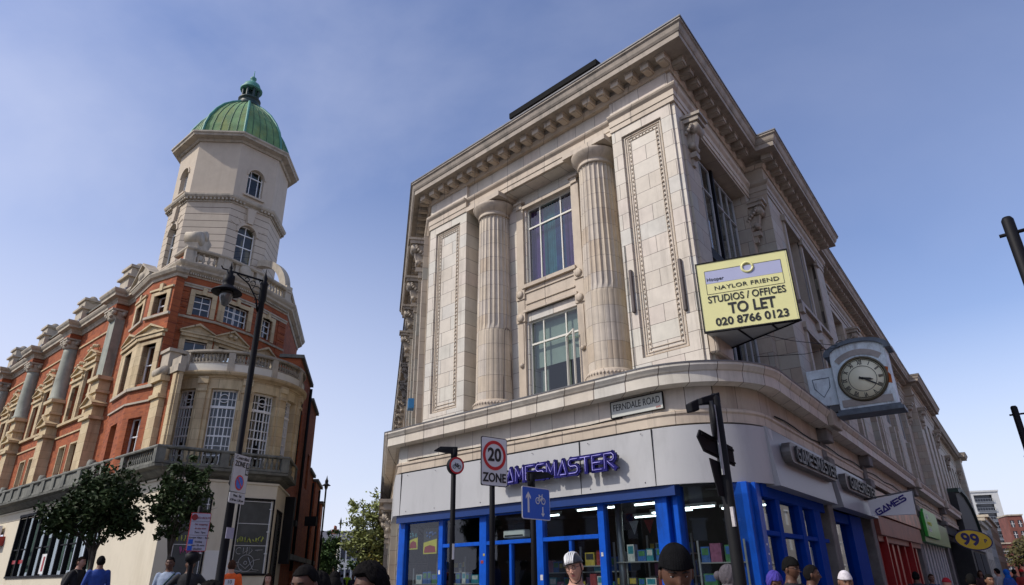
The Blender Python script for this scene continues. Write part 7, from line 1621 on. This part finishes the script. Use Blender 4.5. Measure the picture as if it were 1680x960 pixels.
person(22.4, 10.0, .011, 110, 'dark haired man in profile in front of the side shop window', 'stand', 'dark', 'short', (.012, .012, .014), (.02, .02, .03))
person(24.65, 9.0, .004, 190, 'man in a white knitted cap by the side shop doorway', 'stand', 'brown', 'cap', (.05, .05, .05), (.03, .03, .04), tilt=(0, -10, 0), hatc=(.66, .62, .64))
for i, (a, D, tp, c, hat, lb, hc) in enumerate(((29.2, 19, .001, (.02, .02, .03), 'short', 'dark haired person in front of the red shop doors', (.01, .01, .01)), (30.1, 22, -.002, (.03, .05, .10), 'short', 'person in a dark blue jacket between the red and grey shops', (.05, .03, .02)), (31.0, 17, -.006, (.30, .02, .03), 'cap', 'person in a red and white cap before the grey shutters', (.42, .03, .04)), (32.4, 14.5, -.002, (.02, .03, .06), 'short', 'person in a navy coat below the oval yellow sign', (.01, .01, .01)), (33.4, 15.5, -.003, (.012, .015, .03), 'short', 'second dark coated person right of the oval yellow sign', (.01, .01, .01)),
      (34.5, 30, .002, (.02, .08, .35), 'hijab', 'person in a bright blue head scarf at the far right', (.02, .14, .55)), (35.3, 32, .002, (.3, .03, .02), 'cap', 'person in a red cap at the far right edge', (.5, .03, .03)), (35.6, 19, -.008, (.08, .18, .26), 'short', 'person in a pale blue jacket at the bottom right corner', (.03, .02, .02)), (34.0, 30, .003, (.35, .34, .33), 'short', 'person in a pale coat in the right hand crowd', (.02, .02, .02)), (34.9, 34, .002, (.02, .02, .02), 'short', 'small dark figure deep in the right hand crowd', (.02, .02, .02)), (33.0, 34, .001, (.05, .02, .02), 'long', 'long haired person behind the navy coats', (.03, .02, .01)), (36.6, 20, -.006, (.02, .02, .03), 'short', 'dark haired person cut by the right edge', (.01, .01, .01)))):
    person(a, D, tp, 36+150*(i % 3)/1.0, lb, 'walk' if i % 2 else 'stand', ('dark', 'brown', 'pale')[i % 3], hat, c, (.02, .02, .03), hatc=hc)
# bicycle under the cyclist
q = P3(4.75, 7.0); t = thing('bicycle', (q.x, q.y, 0), 'black bicycle ridden by the cyclist in the white shirt', 'bicycle'); t.rotation_euler = (0, 0, radians(-205)); ORG[t.name] = Vector((0, 0, 0))
mb = MB()
for a, b in (((0, -.18, .88), (0, -.02, .30)), ((0, -.14, .80), (0, .42, .84)), ((0, -.02, .30), (0, .42, .80)), ((0, -.02, .30), (0, -.45, .34)), ((0, -.14, .80), (0, -.45, .34)), ((0, .40, .95), (0, .55, .34))): mb.tube([a, b], .016, 8)
mb.build('frame', black, t); mb = MB(); mb.tube([(-.28, .48, 1.02), (-.06, .46, 1.0), (.06, .46, 1.0), (.28, .48, 1.02)], .014, 8); mb.tube([(0, .46, 1.0), (0, .40, .93)], .014, 8); mb.build('handlebar', black, t)
mb = MB(); mb.ball((0, -.2, .90), .09, 12, 8, (.8, 1.5, .35)); mb.build('saddle', black, t)
for y in (-.45, .55):
    mb = MB(); mb.tube([(0, y+.33*cos(a), .34+.33*sin(a)) for a in [2*pi*i/28 for i in range(29)]], .014, 6); wh = mb.build('wheel', black, t); mb = MB()
    for i in range(12): mb.tube([(0, y, .34), (0, y+.32*cos(pi*i/6), .34+.32*sin(pi*i/6))], .0015, 3)
    mb.build('spokes', steel, wh)

# buildings on the far left side of the road (outside the picture, mirrored in the shop windows)
FX = Frame(xy(P3(-72, 46)), -190, 1)
if FX.n.dot(Vector((1, .2, 0))) < 0: FX = Frame(xy(P3(-72, 46)), -190, -1)
for k_, (a, b, h) in enumerate(((0, 26, 12), (26.1, 52, 10.5), (52.1, 80, 12.5))):
    t = thing('terrace_block', FX.p(a, 0, 0), ('brown brick block left of the camera, first', 'brown brick block left of the camera, second', 'brown brick block left of the camera, third')[k_], 'building', 'blocks on the far left of the road')
    n = int((b-a)/3.2); cw = (b-a)/n; ops = [(a+cw*(i+.28), a+cw*(i+.72), z, z+1.7) for i in range(n) for z in (1, 4.4, 7.4)]
    mb = MB(); wall_open(mb, FX, a, b, 0, h, -.3, 0, ops); mb.box(FX, a, b, -8, -.5, 0, h); mb.build('wall', brw, t)
    mb = MB()
    for (p_, q_, c, d) in ops: mb.box(FX, p_, q_, -.2, -.12, c, d); mb.box(FX, p_-.15, q_+.15, 0, .06, d, d+.2)
    mb.build('window', white, t)

# small wear and fittings on the corner building: cables, bolts, stickers
def cable(pts, nm, label, r=.012, m=None):
    mb = MB(); mb.tube(pts, r, 5); o = mb.build(nm, m or blk2, CB); return o
P_ = [FAm.p(8.4-.42*i, .585, 4.42+.012*sin(i*1.7)) for i in range(17)]; cable(P_, 'cable', '')
P_ = [FBm.p(1.6+.7*i, .60, 4.46+.03*sin(i*1.3)) for i in range(50)]; cable(P_, 'cable', '', .014)
P_ = [FAm.p(1.66, .02, 5.2), FAm.p(1.66, .02, 6.6), FAm.p(1.64, .02, 8.4)]; cable(P_, 'cable', '', .008)
for k_, u in enumerate((1.25, 2.5, 4.0, 5.6, 7.2, 8.3)):
    for z in (3.16, 4.04): 
        mb = MB(); mb.ball(FAm.p(u, .665, z), .012, 6, 4); mb.build('fixing', greyback, fasc)
for u, z, w, h, c in ((3.97, 1.55, .07, .10, 0), (2.44, 1.95, .05, .07, 0), (5.7, 1.9, .08, .06, 2), (7.15, 1.7, .06, .09, 0), (.76, 1.9, .05, .12, 0), (5.66, 2.05, .05, .05, 5)):
    mb = MB(); mb.box(FAm, u, u+w, .462, .466, z, z+h); mb.build('sticker', bcols[c], CB)
for v, z in ((.22, 1.75), (.30, 1.9), (.26, 2.05), (.33, 1.62)):
    mb = MB(); mb.box(FBm, v, v+.05, .442, .446, z, z+.03); mb.build('sticker', signw, CB)
